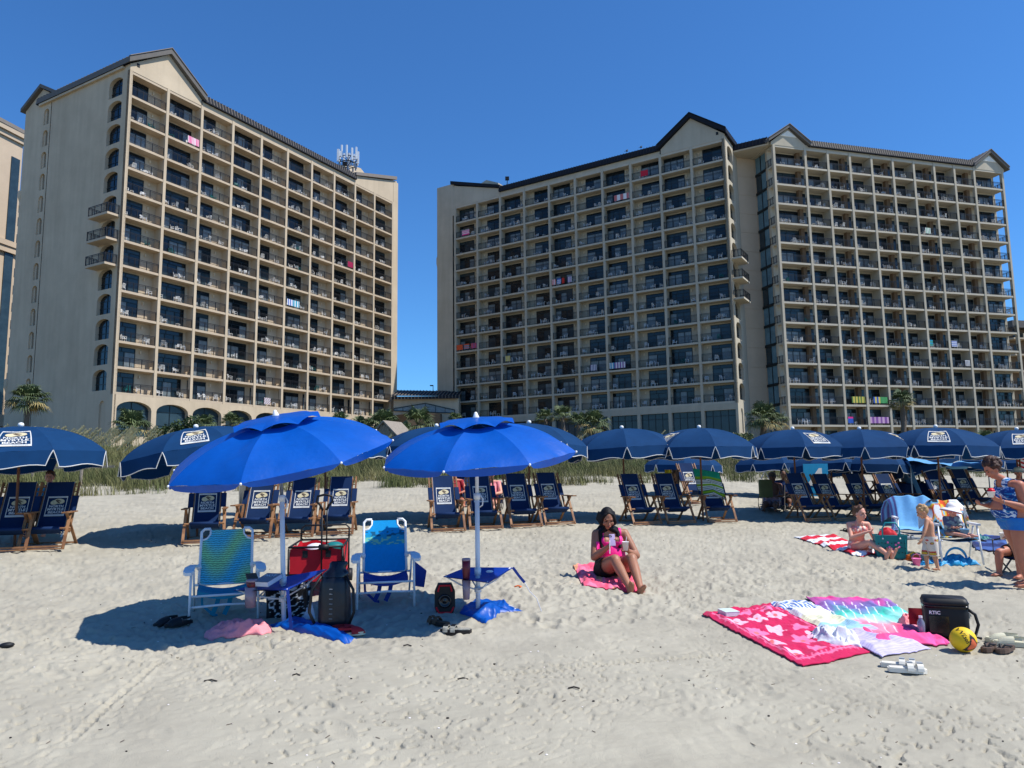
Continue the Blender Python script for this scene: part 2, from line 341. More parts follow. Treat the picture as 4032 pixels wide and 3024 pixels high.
# ================================================================== BUILDINGS
FH = 2.75
def frame_root(name, label, x0, y0, th, z0):
    return thing(name, label, 'building', (x0, y0, z0), th)
RAILS = {}
def rail_mesh(L, H=1.05, key=None):
    k = round(L, 2)
    if k in RAILS: return RAILS[k]
    m = MB(); m.box(0, L, -.025, .025, H - .05, H); m.box(0, L, -.02, .02, .09, .13); m.box(0, L, -.015, .015, H - .19, H - .16)
    n = int(L / .15)
    for i in range(n + 1): x = i * L / n; m.box(x - .009, x + .009, -.009, .009, .13, H - .06)
    for i in range(4): x = i * (L - .05) / 3; m.box(x, x + .05, -.03, .03, 0, H)
    RAILS[k] = m.mesh('railing', 'rail'); return RAILS[k]
DOORS = {}
def door_mesh(W, H, npan, transom=.45):
    k = (round(W, 2), round(H, 2), npan)
    if k in DOORS: return DOORS[k]
    m = MB(); t = .07
    m.box(0, t, -.05, .05, 0, H); m.box(W - t, W, -.05, .05, 0, H); m.box(t, W - t, -.05, .05, H - t, H); m.box(t, W - t, -.05, .05, 0, .08)
    zt = H - transom if transom else H
    if transom: m.box(t, W - t, -.049, .049, zt - t, zt)
    for i in range(1, npan): x = W * i / npan; m.box(x - .05, x + .05, -.048, .048, .08, zt - t)
    if transom:
        for i in (1,): x = W * .38; m.box(x - .03, x + .03, -.047, .047, zt, H - t)
    fr = m.mesh('sliding_door', 'frame_dark'); panes = []
    for i in range(npan):
        a = W * i / npan + (.05 if i else t); b = W * (i + 1) / npan - (.05 if i < npan - 1 else t)
        row = []
        for g in ('glass_dark', 'glass_mid', 'glass_curtain'):
            p = MB(); p.box(a, b, -.006, .006, .08, zt - t); row.append(p.mesh('pane', g))
        panes.append(row)
    tr = None
    if transom:
        p = MB(); p.box(t, W * .38 - .03, -.006, .006, zt, H - t); p.box(W * .38 + .03, W - t, -.006, .006, zt, H - t)
        tr = [p.mesh('transom_pane', g) for g in ('glass_dark', 'glass_mid')]
    DOORS[k] = (fr, panes, tr); return DOORS[k]
lm = MB(); lm.box(-.09, .09, -.14, 0, -.16, .16); lm.box(-.06, .06, -.17, -.14, -.12, .12); LAMP = lm.mesh('wall_lamp', 'lampw')
def add_door(root, x, y, z, W, H, npan, dark=.34):
    fr, panes, tr = door_mesh(W, H, npan)
    d = inst(fr, 'sliding_door', root, (x, y, z))
    base = rng.rand()
    for i, row in enumerate(panes):
        q = rng.rand(); k = 0 if q < dark else (1 if q < dark + .28 else 2)
        inst(row[k], 'pane', d)
    if tr: inst(tr[0 if rng.rand() < .7 else 1], 'transom_pane', d)
    return d
def facade(root, xs, nf, top, depth, colw, zb, doors, mirror=False, parts_at=None, railin=.1):
    n = len(xs) - 1; X1 = xs[-1]
    m = MB(); m.box(-colw / 2, colw / 2, 0, .42, zb, (nf - 1) * FH + top + .1); cme = m.mesh('column', 'stucco')
    for i, x in enumerate(xs): inst(cme, 'column', root, (x, 0, 0))
    m = MB(); m.box(-.1, .1, .43, depth, zb + 3.5, (nf - 1) * FH + top); pme = m.mesh('partition_wall', 'stucco')
    for i, x in enumerate(xs):
        if parts_at is None or i in parts_at: inst(pme, 'partition_wall', root, (x, 0, 0))
    m = MB(); m.box(xs[0], X1, .05, depth, -.26, 0); sme = m.mesh('balcony_slab', 'slab_soffit')
    for k in range(nf): inst(sme, 'balcony_slab', root, (0, 0, k * FH))
    m = MB(); m.box(xs[0], X1, .06, depth, -.3, 0); m.build('top_slab', 'slab_soffit', root, loc=(0, 0, (nf - 1) * FH + top))
    m = MB(); m.box(xs[0], X1, depth, depth + .3, zb, (nf - 1) * FH + top); m.build('back_wall', 'stucco', root)
    for k in range(nf):
        for i in range(n):
            L = xs[i + 1] - xs[i]; a = xs[i]
            inst(rail_mesh(L - colw - .02), 'railing', root, (a + colw / 2 + .01, railin + .05, k * FH))
            for (u0, u1, npan, H) in doors(i, k):
                if mirror: u0, u1 = 1 - u1, 1 - u0
                add_door(root, a + L * u0, depth - .03, k * FH, L * (u1 - u0), H, npan)
    return n
def lamps(root, xs, nf, depth, pos, mirror=False):
    for k in range(nf):
        for i in range(len(xs) - 1):
            u = pos(i)
            if u is None: continue
            if mirror: u = 1 - u
            inst(LAMP, 'wall_lamp', root, (xs[i] + (xs[i + 1] - xs[i]) * u, depth - .005, k * FH + 2.0))
def arch_strip(m, P, u0, u1, z0, z1, ops, depth, mi=0):
    """wall strip u0..u1, z0..z1 with arched openings ops=[(a,b,zb,zs,zt)]; P(u,w,z)"""
    a, b = ops[0][0], ops[0][1]
    def q(pts): m.add([P(*p) for p in pts], [(0, 1, 2, 3)], mi)
    if a > u0: q([(u0, 0, z0), (a, 0, z0), (a, 0, z1), (u0, 0, z1)])
    if b < u1: q([(b, 0, z0), (u1, 0, z0), (u1, 0, z1), (b, 0, z1)])
    z = z0
    for k, (a, b, zb, zs, zt) in enumerate(ops):
        if zb > z: q([(a, 0, z), (b, 0, z), (b, 0, zb), (a, 0, zb)])
        zn = (ops[k + 1][2] + zt) / 2 if k + 1 < len(ops) else z1
        N = 10; arc = []
        for i in range(N + 1):
            t = math.pi * (1 - i / N); arc.append(((a + b) / 2 + (b - a) / 2 * math.cos(t), zs + (zt - zs) * math.sin(t)))
        for i in range(N):
            (ua, za), (ub, zb_) = arc[i], arc[i + 1]
            q([(ua, 0, za), (ub, 0, zb_), (ub, 0, zn), (ua, 0, zn)]); q([(ua, 0, za), (ua, depth, za), (ub, depth, zb_), (ub, 0, zb_)])
        q([(a, 0, zb), (a, depth, zb), (a, depth, zs), (a, 0, zs)]); q([(b, 0, zb), (b, 0, zs), (b, depth, zs), (b, depth, zb)])
        q([(a, 0, zb), (b, 0, zb), (b, depth, zb), (a, depth, zb)])
        z = zn
def arch_pane(name, root, P, a, b, zb, zs, zt, w_, mi='glass_dark', bars=True):
    N = 10; poly = [(a, zb), (b, zb)] + [((a + b) / 2 + (b - a) / 2 * math.cos(math.pi * i / N), zs + (zt - zs) * math.sin(math.pi * i / N)) for i in range(N + 1)]
    m = MB(); m.prism(poly, lambda u, z, h: P(u, w_ + h, z), 0, .02, 0)
    if bars:
        for u in ((a + b) / 2,): m.add(*boxP(P, u - .04, u + .04, w_ - .05, w_ - .001, zb, zt - .1), 1)
        m.add(*boxP(P, a, b, w_ - .045, w_ - .002, zb + (zs - zb) * .45, zb + (zs - zb) * .45 + .07), 1)
        m.add(*boxP(P, a, b, w_ - .044, w_ - .003, zs - .03, zs + .04), 1)
    return m.build(name, [mi, 'frame_dark'], root)
def boxP(P, u0, u1, w0, w1, z0, z1):
    return [P(u, w_, z) for z in (z0, z1) for w_ in (w0, w1) for u in (u0, u1)], [(0, 2, 3, 1), (4, 5, 7, 6), (0, 1, 5, 4), (2, 6, 7, 3), (0, 4, 6, 2), (1, 3, 7, 5)]
def fascia(root, p, q, h, out, mi='roof_dark', ribs=.45, name='roof_fascia', ribm='gable_trim', rise=1.2):
    """metal mansard strip along p->q (top edge leans back)"""
    p, q = Vector(p), Vector(q); d = (q - p); L = d.length; d.normalize(); o_ = Vector(out).normalized(); m = MB()
    def P(u, w_, z): return p + d * u + o_ * w_ + Vector((0, 0, z))
    a = [P(u, w_, z) for u in (0, L) for (w_, z) in ((.0, -.0), (.35, 0), (.35, .12), (.12, h), (-rise, h + .15), (-rise, -.0))]
    m.add(a, [(0, 1, 7, 6), (1, 2, 8, 7), (2, 3, 9, 8), (3, 4, 10, 9), (0, 5, 4, 3, 2, 1), (6, 7, 8, 9, 10, 11)])
    n = int(L / ribs)
    for i in range(n + 1):
        u = L * i / n; m.bar(P(u, .36, .1), P(u, .13, h + .02), .06, .05, 1); m.bar(P(u, .12, h + .04), P(u, -rise, h + .2), .05, .08, 0)
    return m.build(name, [mi, ribm], root)
def gable(root, x0, x1, zf, zp, y0, y1, axis='x', over=.35, th=.5, mi='roof_metal', wz=None, face=True, trim='gable_trim'):
    """pitched roof whose gable shows on plane y0 (axis x) running back to y1"""
    xm = (x0 + x1) / 2
    def P(x, y, z): return (x, y, z) if axis == 'x' else (y, x, z)
    if face:
        m = MB(); wz_ = wz if wz is not None else zf
        m.prism([(x0 + .1, wz_), (x1 - .1, wz_), (x1 - .1, zf - th), (xm, zp - th), (x0 + .1, zf - th)], lambda u, z, h: P(u, h, z), y0 + .02, y0 + .4)
        m.build('gable_wall', 'stucco', root)
    m = MB()
    for s, xe in ((-1, x0 - over), (1, x1 + over)):
        ze = zf - (zp - zf) / (xm - x0) * over * .4
        m.prism([(xm, zp - th), (xm, zp), (xe, ze), (xe, ze - th)][::s], lambda u, z, h: P(u, h, z), y0 - .45, y1)
        m.prism([(xm, zp + .02), (xm, zp + .10), (xe, ze + .10), (xe, ze + .02)][::s], lambda u, z, h: P(u, h, z), y0 - .55, y0 - .2, 1)
        n = int(abs(y1 - y0) / .6)
        for i in range(n): yy = y0 + (y1 - y0) * (i + .5) / n; m.bar(P(xm, yy, zp + .03), P(xe, yy, ze + .03), .05, .08, 0)
    m.build('gable_roof', [mi, trim], root)
# ------------------------------------------------------------------ towers A and B (mirror images of one another)
def tower(name, label, x0, y0, th, w_, z0, mir):
    root = frame_root(name, label, x0, y0, th, z0); L = 10 * w_; nf = 13; ZB = -6.6; top = FH; ZT = 36.0; dep = 1.25
    X = (lambda x: L - x) if mir else (lambda x: x)     # x measured from the gable corner
    xs = sorted(X(i * w_) for i in range(11))
    def doors(i, k):
        j = 9 - i if mir else i
        H = 2.28 if k < 12 else 2.42
        if not mir: return [(.07, .62, 2, H)] if j % 2 == 0 else [(.12, .88, 3, H)]
        return [(.28, .87, 2, H)] if i % 2 else [(.04, .69, 3, H)]
    facade(root, xs, nf, top, dep, .34, 0 - .26, doors)
    lamps(root, xs, nf, dep, (lambda i: (.75 if i % 2 == 0 else None)) if not mir else (lambda i: (.15 if i % 2 else .75)))
    # spandrel above the top slab
    m = MB(); a, b = sorted((X(2 * w_), X(10 * w_))); m.box(a, b, .08, .5, 35.75, 36.42); m.build('parapet_wall', 'stucco', root)
    fascia(root, (a + .05, .1, 36.35), (b - (0 if mir else 9.1), .1, 36.35) if not mir else (b - .05, .1, 36.35), .95, (0, -1, 0)) if not mir else \
        fascia(root, (a + 9.0, .1, 36.35), (b - .05, .1, 36.35), .95, (0, -1, 0), ribm='roof_dark')
    # corner gable
    g0_, g1_ = sorted((X(-.2), X(2 * w_ - .1)))
    gable(root, g0_, g1_, 37.2, 40.6, 0, 18 if not mir else 8, wz=35.76, th=.65, mi='roof_metal' if not mir else 'roof_dark', trim='gable_trim' if not mir else 'roof_dark')
    m = MB(); vx = X(.75); m.box(vx - .16, vx + .16, -.02, .03, 36.55, 36.95); m.build('vent_opening', 'black', root)
    # far end: shed-roofed pier
    xe0, xe1 = sorted((X(8 * w_), X(10 * w_ + (1.35 if not mir else 3.73)))); e = xe1 if not mir else xe0; s_ = -1 if not mir else 1
    m = MB(); poly = [(X(8 * w_), 35.76), (X(10 * w_ + 1.0), 35.76), (X(10 * w_ + 1.0), 39.75), (X(8 * w_), 37.0)]
    if mir: poly = poly[::-1]
    m.prism(poly, lambda u, z, h: (u, h, z), .03, 6); 
    pier = sorted((X(10 * w_ + .17), e)); m.box(pier[0], pier[1], .0 if not mir else -.02, 12, ZB, 39.5 if not mir else 39.9)
    m.build('end_pier', 'stucco', root)
    m = MB()
    p1, p2 = (X(8 * w_ - .15), 37.0), (X(10 * w_ + .7), 39.85); pts = [(p1[0], p1[1]), (p2[0], p2[1]), (p2[0], p2[1] + .55), (p1[0], p1[1] + .5)]
    m.prism(pts if not mir else pts[::-1], lambda u, z, h: (u, h, z), -.3, 9); m.build('shed_roof', 'gable_trim' if not mir else 'roof_dark', root)
    if mir:
        m = MB(); m.box(-.42, -.17, -.035, -.021, -3, 34.3); 
        m.build('window_strip', 'glass_dark', root)
        m = MB(); m.prism([(-.6, 40), (4.6, 39.2), (4.6, 41.2), (2.1, 42.3), (-.6, 41.4)][::-1], lambda u, z, h: (u, h, z), 6.5, 12); m.build('roof_house', 'stucco', root)
    else:
        m = MB(); m.prism([(41.5, 38.6), (49, 38.6), (49, 41.2), (45.3, 42.9), (41.5, 42.2)], lambda u, z, h: (u, h, z), 6.5, 13); m.build('roof_house', 'stucco', root)
    # ground-floor arcade
    m = MB(); gp = []
    for i in range(10):
        a, b = xs[i], xs[i + 1]
        if not mir:
            op = (a + .3, b - .3, -4.6, -1.75, -.85)
            arch_strip(m, lambda u, w2, z: (u, w2 + .0, z), a, b, ZB, -.262, [op], .7); gp.append(op)
        else:
            m.box(a, b, .02, .6, -1.1, -.262); m.box(a, b, .02, .6, ZB, -4.55)
            m.box(a - .22, a + .22, -.02, .6, ZB, -.262); gp.append((a + .22, b - .22, -4.55, -1.1, -1.1))
    m.build('arcade', 'stucco', root)
    for (a, b, zb, zs, zt) in gp:
        if not mir: arch_pane('arcade_window', root, lambda u, w2, z: (u, w2, z), a, b, zb, zs, zt, .55, 'glass_mid')
        else:
            p = MB(); p.box(a, b, .5, .53, zb, zt)
            for q in range(1, 4): u = a + (b - a) * q / 4; p.box(u - .04, u + .04, .46, .499, zb, zt, 1)
            p.box(a, b, .45, .498, zt - .8, zt - .73, 1); p.build('arcade_window', ['glass_mid', 'frame_dark'], root)
    # side wall with arched windows
    XS = X(-.17); sg = 1 if not mir else -1; D = 21 if not mir else 6.3
    def P(u, w2, z): return (XS + sg * w2, u, z)
    cap_top = 36.5
    ops = [(1.15, 3.75, k * FH + .25, k * FH + 1.75, k * FH + 2.5) for k in range(nf)]
    m = MB()
    g_op = (1.3, 2.3, -4.1, -1.5, -.85)
    arch_strip(m, P, .0, 4.4, -.3, cap_top, ops, .45); arch_strip(m, P, .0, 4.4, ZB, -.3, [g_op], .18)
    if not mir:
        m.add([P(u, 0, z) for u, z in ((4.4, ZB), (15.2, ZB), (15.2, cap_top), (4.4, cap_top))], [(0, 1, 2, 3)])
        m.add([P(u, .06, z) for u, z in ((15.2, ZB), (15.35, ZB), (15.35, cap_top), (15.2, cap_top))], [(0, 1, 2, 3)])
        nops = [(15.75, 16.85, k * FH + .55, k * FH + 2.05, k * FH + 2.6) for k in range(nf)]
        nops = [(15.75, 16.85, -4.6, -1.7, -1.1)] + nops
        arch_strip(m, P, 15.35, D, ZB, cap_top, nops, .5)
    else:
        m.add([P(u, 0, z) for u, z in ((4.4, ZB), (D, ZB), (D, cap_top), (4.4, cap_top))], [(0, 1, 2, 3)])
    m.add([P(0, 0, z) if i == 0 else P(0, .34, z) for z in (ZB, cap_top) for i in (0, 1)], [(0, 1, 3, 2)])
    back = 16; m.add([P(D, 0, ZB), P(D, back, ZB), P(D, back, 36.2), P(D, 0, 36.2)], [(0, 1, 2, 3)])
    m.build('side_wall', 'stucco', root)
    for op in ops: arch_pane('arched_window', root, P, *op, .4, 'glass_dark')
    q_ = MB(); a, b, zb, zs, zt = g_op; q_.box(*sorted((P(0, .17, 0)[0], P(0, .2, 0)[0])), a, b, zb, zt); q_.build('blind_niche', 'stucco', root)
    if not mir:
        for op in nops:
            a, b, zb, zs, zt = op; arch_pane('slit_window', root, P, a, b, zb, zs, zt, .45, 'glass_dark', False)
            r_ = MB(); r_.box(*sorted((P(0, .36, 0)[0], P(0, .40, 0)[0])), a, b, zb, zb + 1.05); r_.build('slit_balustrade', 'roof_metal', root)
        fascia(root, (XS, 18.1, 36.4), (XS, .9, 36.4), .9, (-1, 0, 0), ribs=.5)
        m = MB(); m.box(*sorted((P(0, -.3, 0)[0], P(0, .3, 0)[0])), 1, 17.6, 36.15, 36.41); m.build('side_parapet', 'stucco', root)
        m = MB()       # cross gable at the back of the side wall
        m.prism([(13.8, 36.45), (21, 36.45), (17.4, 38.4)], lambda u, z, h: (XS + h, u, z), .01, .4); m.build('rear_gable_wall', 'stucco', root)
        m = MB()
        for s in (-1, 1):
            ye = 17.4 + s * 4.1; ze = 36.35
            m.prism([(17.4, 38.5), (17.4, 38.95), (ye, ze + .45), (ye, ze)][::-s], lambda u, z, h: (XS + h, u, z), -.4, 5)
        m.build('rear_gable_roof', 'roof_metal', root)
        m = MB(); m.lathe([(.05, 24.3), (.16, 24.8), (.35, 25.4), (.35, 26.1), (.12, 26.3)], 8, (XS + .15, 21.05, 0)); m.lathe([(.05, .8), (.2, 1.4), (.4, 2), (.4, 2.8), (.12, 3)], 8, (XS + .15, 21.05, 0)); m.build('corbel', 'stucco', root)
    else:
        fascia(root, (XS, .6, 36.4), (XS, 6.4, 36.4), .9, (1, 0, 0), ribs=.5, ribm='roof_dark')
        m = MB(); m.lathe([(.05, 25.3), (.2, 26), (.3, 26.6), (.3, 27.6), (.1, 28)], 8, (-3.75, .3, 0)); m.lathe([(.05, 0), (.2, .6), (.3, 1.2), (.3, 2.2), (.1, 2.5)], 8, (-3.75, .3, 0)); m.build('corbel', 'stucco', root)
    # protruding balconies on the side wall
    for k in ((7, 6, 5) if not mir else (7, 6, 5)):
        z = k * FH; m = MB(); m.box(*sorted((P(0, -1.35, 0)[0], P(0, .0, 0)[0])), .55, 4.1, z - .24, z); m.build('side_balcony', 'slab_soffit', root)
        r_ = inst(rail_mesh(3.5), 'railing', root, (XS - sg * 1.3, .58, z), math.pi / 2)
        for yy in (.62, 4.06): inst(rail_mesh(1.27), 'railing', root, (XS - sg * (1.3 if sg > 0 else .03) if sg > 0 else XS + .03, yy, z))
    # roof plane
    m = MB(); m.box(-.1, L + .1, .5, 17, 36.0, 36.6); m.build('roof_deck', 'roof_metal', root)
    if not mir:
        m = MB(); m.box(0, L + 1, 16.5, 17, ZB, 36.2); m.build('rear_wall', 'stucco', root)
    return root, xs
tA, xsA = tower('hotel_tower', 'tall beige hotel on the left with plain shaded side wall and corner gable', -41.586, 75.456, 1.064, 4.593, 9.086, False)
tB, xsB = tower('hotel_tower', 'shaded beige hotel in the middle, its balconied front under a gable at the right', -9.253, 117.971, -.558, 4.526, 9.016, True)
# ------------------------------------------------------------------ tower C
tC = frame_root('hotel_tower', 'sunlit grid-fronted beige hotel on the right with two small gables and white louvre triangles', 36.36, 94.985, .265, 5.87)
xsC = [0, 5.0] + [5.0 + 3.666 * i for i in range(1, 9)] + [5.0 + 8 * 3.666 + 5.394]
def doorsC(i, k):
    if i == 0: return [(.22, .86, 3, 2.25)]
    if i == 9: return [(.22, .9, 4, 2.25)]
    return [(.33, .80, 2, 2.25)] if i % 2 == 0 else [(.03, .26, 1, 2.25), (.36, .92, 2, 2.25)]
facade(tC, xsC, 14, 2.73, 1.6, .34, -6.5, doorsC, parts_at=(2, 4, 6, 8))
m = MB(); m.box(-.28, .28, 1.05, 1.59, -3, 38.4); bp_ = m.mesh('brown_pier', 'brown_pier')
for i in (0, 2, 4, 6, 8): inst(bp_, 'brown_pier', tC, (xsC[i] + (xsC[i + 1] - xsC[i]) * .92, 0, 0))
# ground storey
for i in range(10):
    a, b = xsC[i], xsC[i + 1]; add_door(tC, a + .9, 1.57, -2.9, b - a - 1.2, 2.2, 3)
m = MB(); m.box(0, xsC[-1], .1, 1.6, -3.2, -2.9); m.box(0, xsC[-1], .2, .4, -6.5, -3.2); m.build('ground_slab', 'stucco_panel', tC)
m = MB(); m.box(5, 35, .12, .5, 38.45, 39.0); m.build('parapet_wall', 'stucco', tC)
fascia(tC, (5.6, .1, 38.75), (34.3, .1, 38.75), .95, (0, -1, 0), ribs=.38)
gable(tC, -.5, 5.3, 39.3, 41.5, 0, 9, wz=38.45, th=.45, over=.5); gable(tC, 34.6, 40.2, 39.3, 41.6, 0, 9, wz=38.45, th=.45, over=.5)
for xc, in ((2.4,), (37.4,)):
    m = MB(); m.prism([(xc - 1.3, 39.85), (xc + 1.3, 39.85), (xc, 40.75)], lambda u, z, h: (u, h, z), -.03, .05)
    for q in range(5): zz = 39.92 + q * .15; hw = 1.2 * (1 - (zz - 39.85) / .9); m.box(xc - hw, xc + hw, -.09, -.03, zz, zz + .05)
    m.build('gable_louvre', 'louvre', tC)
m = MB(); m.box(.37, 34.5, 1.92, 14, -6.5, 38.4); m.box(-.3, 40, 1.4, 14, 38.42, 38.8); m.build('rear_block', 'stucco', tC)
m = MB(); m.box(xsC[-1] - 1.6, xsC[-1] - 1.3, 2.6, 9, -6.5, 38.4); m.box(34.4, xsC[-1] - 1.6, 8, 9, -6.5, 38.4); m.build('end_return_wall', 'stucco', tC)
for k in range(14):
    inst(rail_mesh(2.1), 'railing', tC, (xsC[-1], .3, k * FH), math.pi / 2); inst(rail_mesh(1.7), 'railing', tC, (0, .35, k * FH), math.pi / 2)
# glazed stair strip and panelled wing between the two right-hand towers
m = MB(); m.box(.16, .5, 2.0, 2.3, -3, 38.4); m.build('side_pier', 'stucco_panel', tC)
for k in range(-1, 14):
    z = k * FH; m = MB(); m.box(.3, .34, 2.35, 3.55, z + .35, z + FH - .05); m.build('stair_pane', 'glass_sky', tC)
    m = MB(); m.box(.3, .34, 3.65, 4.85, z + .35, z + FH - .05); m.build('stair_pane', 'glass_sky' if k % 3 else 'glass_mid', tC)
    m = MB(); m.box(.2, .36, 2.3, 4.9, z - .05, z + .33); m.box(.22, .38, 3.55, 3.65, z + .34, z + FH - .06); m.build('stair_mullion', 'frame_dark', tC)
m = MB()
for k in range(-4, 14):
    z = k * FH; t_ = FH - .05
    m.box(-4.0, .25, 5.0, 5.4, z, z + t_); m.box(.27, .5, 4.9, 5.2, z, z + t_)
m.box(-4.0, .3, 5.05, 9, -12, 38.6); m.build('panel_wing', 'stucco_panel', tC)
fascia(tC, (-4.6, 4.7, 38.75), (-.6, .6, 38.75), .95, (-.7, -.7, 0), ribm='roof_dark')
m = MB(); m.prism([(-5.2, 4.9), (-.6, .3), (.6, 1.2), (.6, 8), (-5.2, 8)], lambda u, v, h: (u, v, h), 38.55, 39.1); m.build('eave_soffit', 'slab_soffit', tC)
for root in (tB, tC):      # the two right-hand hotels use greyer stucco and soffit materials
    for ch in root.children:
        for sl_ in range(len(ch.data.materials)):
            if ch.data.materials[sl_] == MT['stucco']: ch.data.materials[sl_] = MT['stucco_grey']
            if ch.data.materials[sl_] == MT['slab_soffit']: ch.data.materials[sl_] = MT['soffit_grey']
# ------------------------------------------------------------------ link building, roof gear
lk = thing('link_building', 'low beige building with a brown standing-seam roof in the gap between two hotels', 'building', (-18.6, 113, 3))
m = MB(); m.prism([(0, 0), (10.2, 0), (10.2, 9.05), (0, 9.05)], lambda u, z, h: (u, h, z), .3, 9); m.build('wall', 'stucco', lk)
m = MB(); m.add([(-.3, -.5, 9.3), (10.3, -.5, 9.1), (10.3, 6, 10.6), (-.3, 6, 10.9)], [(0, 1, 2, 3)]); m.box(-.3, 10.3, -.5, -.3, 8.75, 9.15)
for i in range(21): x = -.3 + i * .53; m.bar((x, -.5, 9.35 - .02 * i * .5), (x + .1, 6, 10.95 - .3 * i / 21), .06, .12, 1); m.box(x, x + .07, -.56, -.5, 8.7, 9.2, 1)
m.build('seam_roof', ['roof_dark', 'gable_trim'], lk)
m = MB(); m.prism([(.1, 7.0), (9.6, 6.5), (9.6, 7.0), (5.0, 8.1), (.1, 7.35)], lambda u, z, h: (u, h, z), .14, .22); m.build('clerestory_pane', 'glass_curtain', lk)
m = MB()
for a, b in (((.1, 7.35), (5.0, 8.1)), ((5.0, 8.1), (9.6, 7.0)), ((.1, 7.0), (9.6, 6.5)), ((.1, 7.0), (.1, 7.35)), ((9.6, 6.5), (9.6, 7.0))): m.bar((a[0], .1, a[1]), (b[0], .1, b[1]), .1, .12)
for x, zt in ((1.5, 7.5), (3, 7.75), (5, 8.1), (6.6, 7.7), (8.1, 7.3)): m.bar((x, .11, 6.97 - .05 * x), (x, .11, zt), .08, .08)
m.build('clerestory_frame', 'frame_dark', lk)
m = MB(); m.box(2.6, 7.6, -2.6, .29, -2, 6.3); m.add([(2.6, -2.6, 6.3), (0, .28, 6.3), (0, .28, 0), (2.6, -2.6, 0)], [(0, 1, 2, 3)]); m.build('porch_block', 'brown_pier', lk)
def small_lamp(p, h, lab):
    m = MB(); m.tube([(0, 0, 0), (0, 0, h)], .06, 6); t = thing('flood_lamp', lab, 'lamp', p); m.build('post', 'roof_dark', t)
    m = MB(); m.box(-.32, .32, -.25, .1, h, h + .55); m.build('lamp_head', 'roof_dark', t)
small_lamp(tA.matrix_basis @ Vector((36, 1.5, 37.4)), 1.3, 'small floodlight on the left hotel roof just left of the antenna mast')
small_lamp(tB.matrix_basis @ Vector((9.9, 1.0, 37.4)), 1.1, 'small floodlight on the left end of the middle hotel roof')
t = thing('street_lamp', 'thin dark lamp post rising behind the low link roof', 'lamp', (-12.7, 116, 12)); m = MB(); m.tube([(0, 0, 0), (0, 0, 2.2)], .05, 6); m.build('post', 'roof_dark', t); m = MB(); m.box(-.5, .05, -.1, .1, 2.15, 2.32); m.build('lamp_head', 'roof_dark', t)
# cell mast
P_ = tA.matrix_basis @ Vector((38.3, 3.0, 37.0)); t = thing('cell_mast', 'white mobile phone antenna mast on the far end of the left hotel roof', 'antenna', P_)
m = MB(); m.lathe([(.22, 0), (.2, 3.0), (.14, 5.0)], 8); m.build('mast', 'steel', t)
m = MB()
for z in (3.1, 4.0):
    for k in range(12): a = k * math.pi / 6; b = a + math.pi / 6; m.bar((1.45 * math.cos(a), 1.45 * math.sin(a), z), (1.45 * math.cos(b), 1.45 * math.sin(b), z), .09)
    for k in range(6): a = k * math.pi / 3; m.bar((0, 0, z - .3), (1.45 * math.cos(a), 1.45 * math.sin(a), z), .07)
m.build('ring_frame', 'roof_dark', t)
for k in range(12):
    a = k * math.pi / 6 + .1; m = MB(); x, y = 1.6 * math.cos(a), 1.6 * math.sin(a); zz = 3.2 + .5 * rng.rand(); m.box(x - .12, x + .12, y - .12, y + .12, zz, zz + 2.0); m.build('panel_antenna', 'white_metal', t)
    m = MB(); x, y = 1.3 * math.cos(a), 1.3 * math.sin(a); m.box(x - .1, x + .1, y - .1, y + .1, 2.4, 3.0); m.build('radio_box', 'steel', t)
for nm, x, y, hh in (('roof_vent', 30, 9, 1.2),):
    pass
P_ = tC.matrix_basis @ Vector((-5.4, 6.5, 38.6)); t = thing('roof_chimney', 'small beige roof block between the middle and right hotels', 'chimney', P_, .265)
m = MB(); m.box(0, 1.6, 0, 2, 0, 2.5); m.box(1.7, 3.0, .3, 2, 0, 1.8); m.build('block', 'stucco', t); m = MB(); m.box(-.1, .7, -.1, 1, 2.5, 2.9); m.build('cap', 'roof_dark', t)
for x, lab in ((31.4, 'left of two small birds on the middle hotel roof edge'), (33.6, 'right of two small birds on the middle hotel roof edge, near the gable')):
    t = thing('perched_bird', lab, 'bird', tB.matrix_basis @ Vector((x, -.3, 37.32)), .3, 'birds perched on the roof edge')
    m = MB(); m.ell((0, 0, .18), (.16, .1, .14)); m.cap((.05, 0, .28), (.14, 0, .36), .09, .06, 8); m.bar((-.1, 0, .16), (-.38, 0, .05), .08, .03); m.build('body', 'black', t, True)
# ------------------------------------------------------------------ far buildings
L_ = thing('condo_tower', 'cream condominium tower at the far left edge with cornices and a blue glass strip', 'building', (-80.2, 96, 3))
m = MB()
def wallq(m, x0, y0, x1, y1, z0, z1, mi=0, t=.5): m.bar((x0, y0, (z0 + z1) / 2), (x1, y1, (z0 + z1) / 2), t, z1 - z0, mi)
m.prism([(-6, 0), (5.35, 4), (6.4, 9), (-6, 12)], lambda u, v, h: (u, v, h), 0, 48.3)
m.build('wall', 'stucco_panel', L_)
m = MB(); m.prism([(-7, -.8), (5.9, 3.4), (7.2, 9.5), (-7, 13)], lambda u, v, h: (u, v, h), 48.3, 49.0); m.prism([(-7, -.4), (5.6, 3.7), (6.8, 9.2), (-7, 13)], lambda u, v, h: (u, v, h), 47.5, 48.29)
m.prism([(-7, -1), (6.0, 3.3), (7.0, 9.2), (-7, 13)], lambda u, v, h: (u, v, h), 31.2, 32.0); m.prism([(-7, -.7), (5.8, 3.6), (6.8, 9), (-7, 13)], lambda u, v, h: (u, v, h), 30.3, 31.19); m.build('cornice', 'stucco_panel', L_)
m = MB(); m.prism([(-8, -1.5), (5.9, 2.9), (7.3, 9.8), (-7, 14)], lambda u, v, h: (u, v, h), 49.01, 49.6); m.build('roof', 'gable_trim', L_)
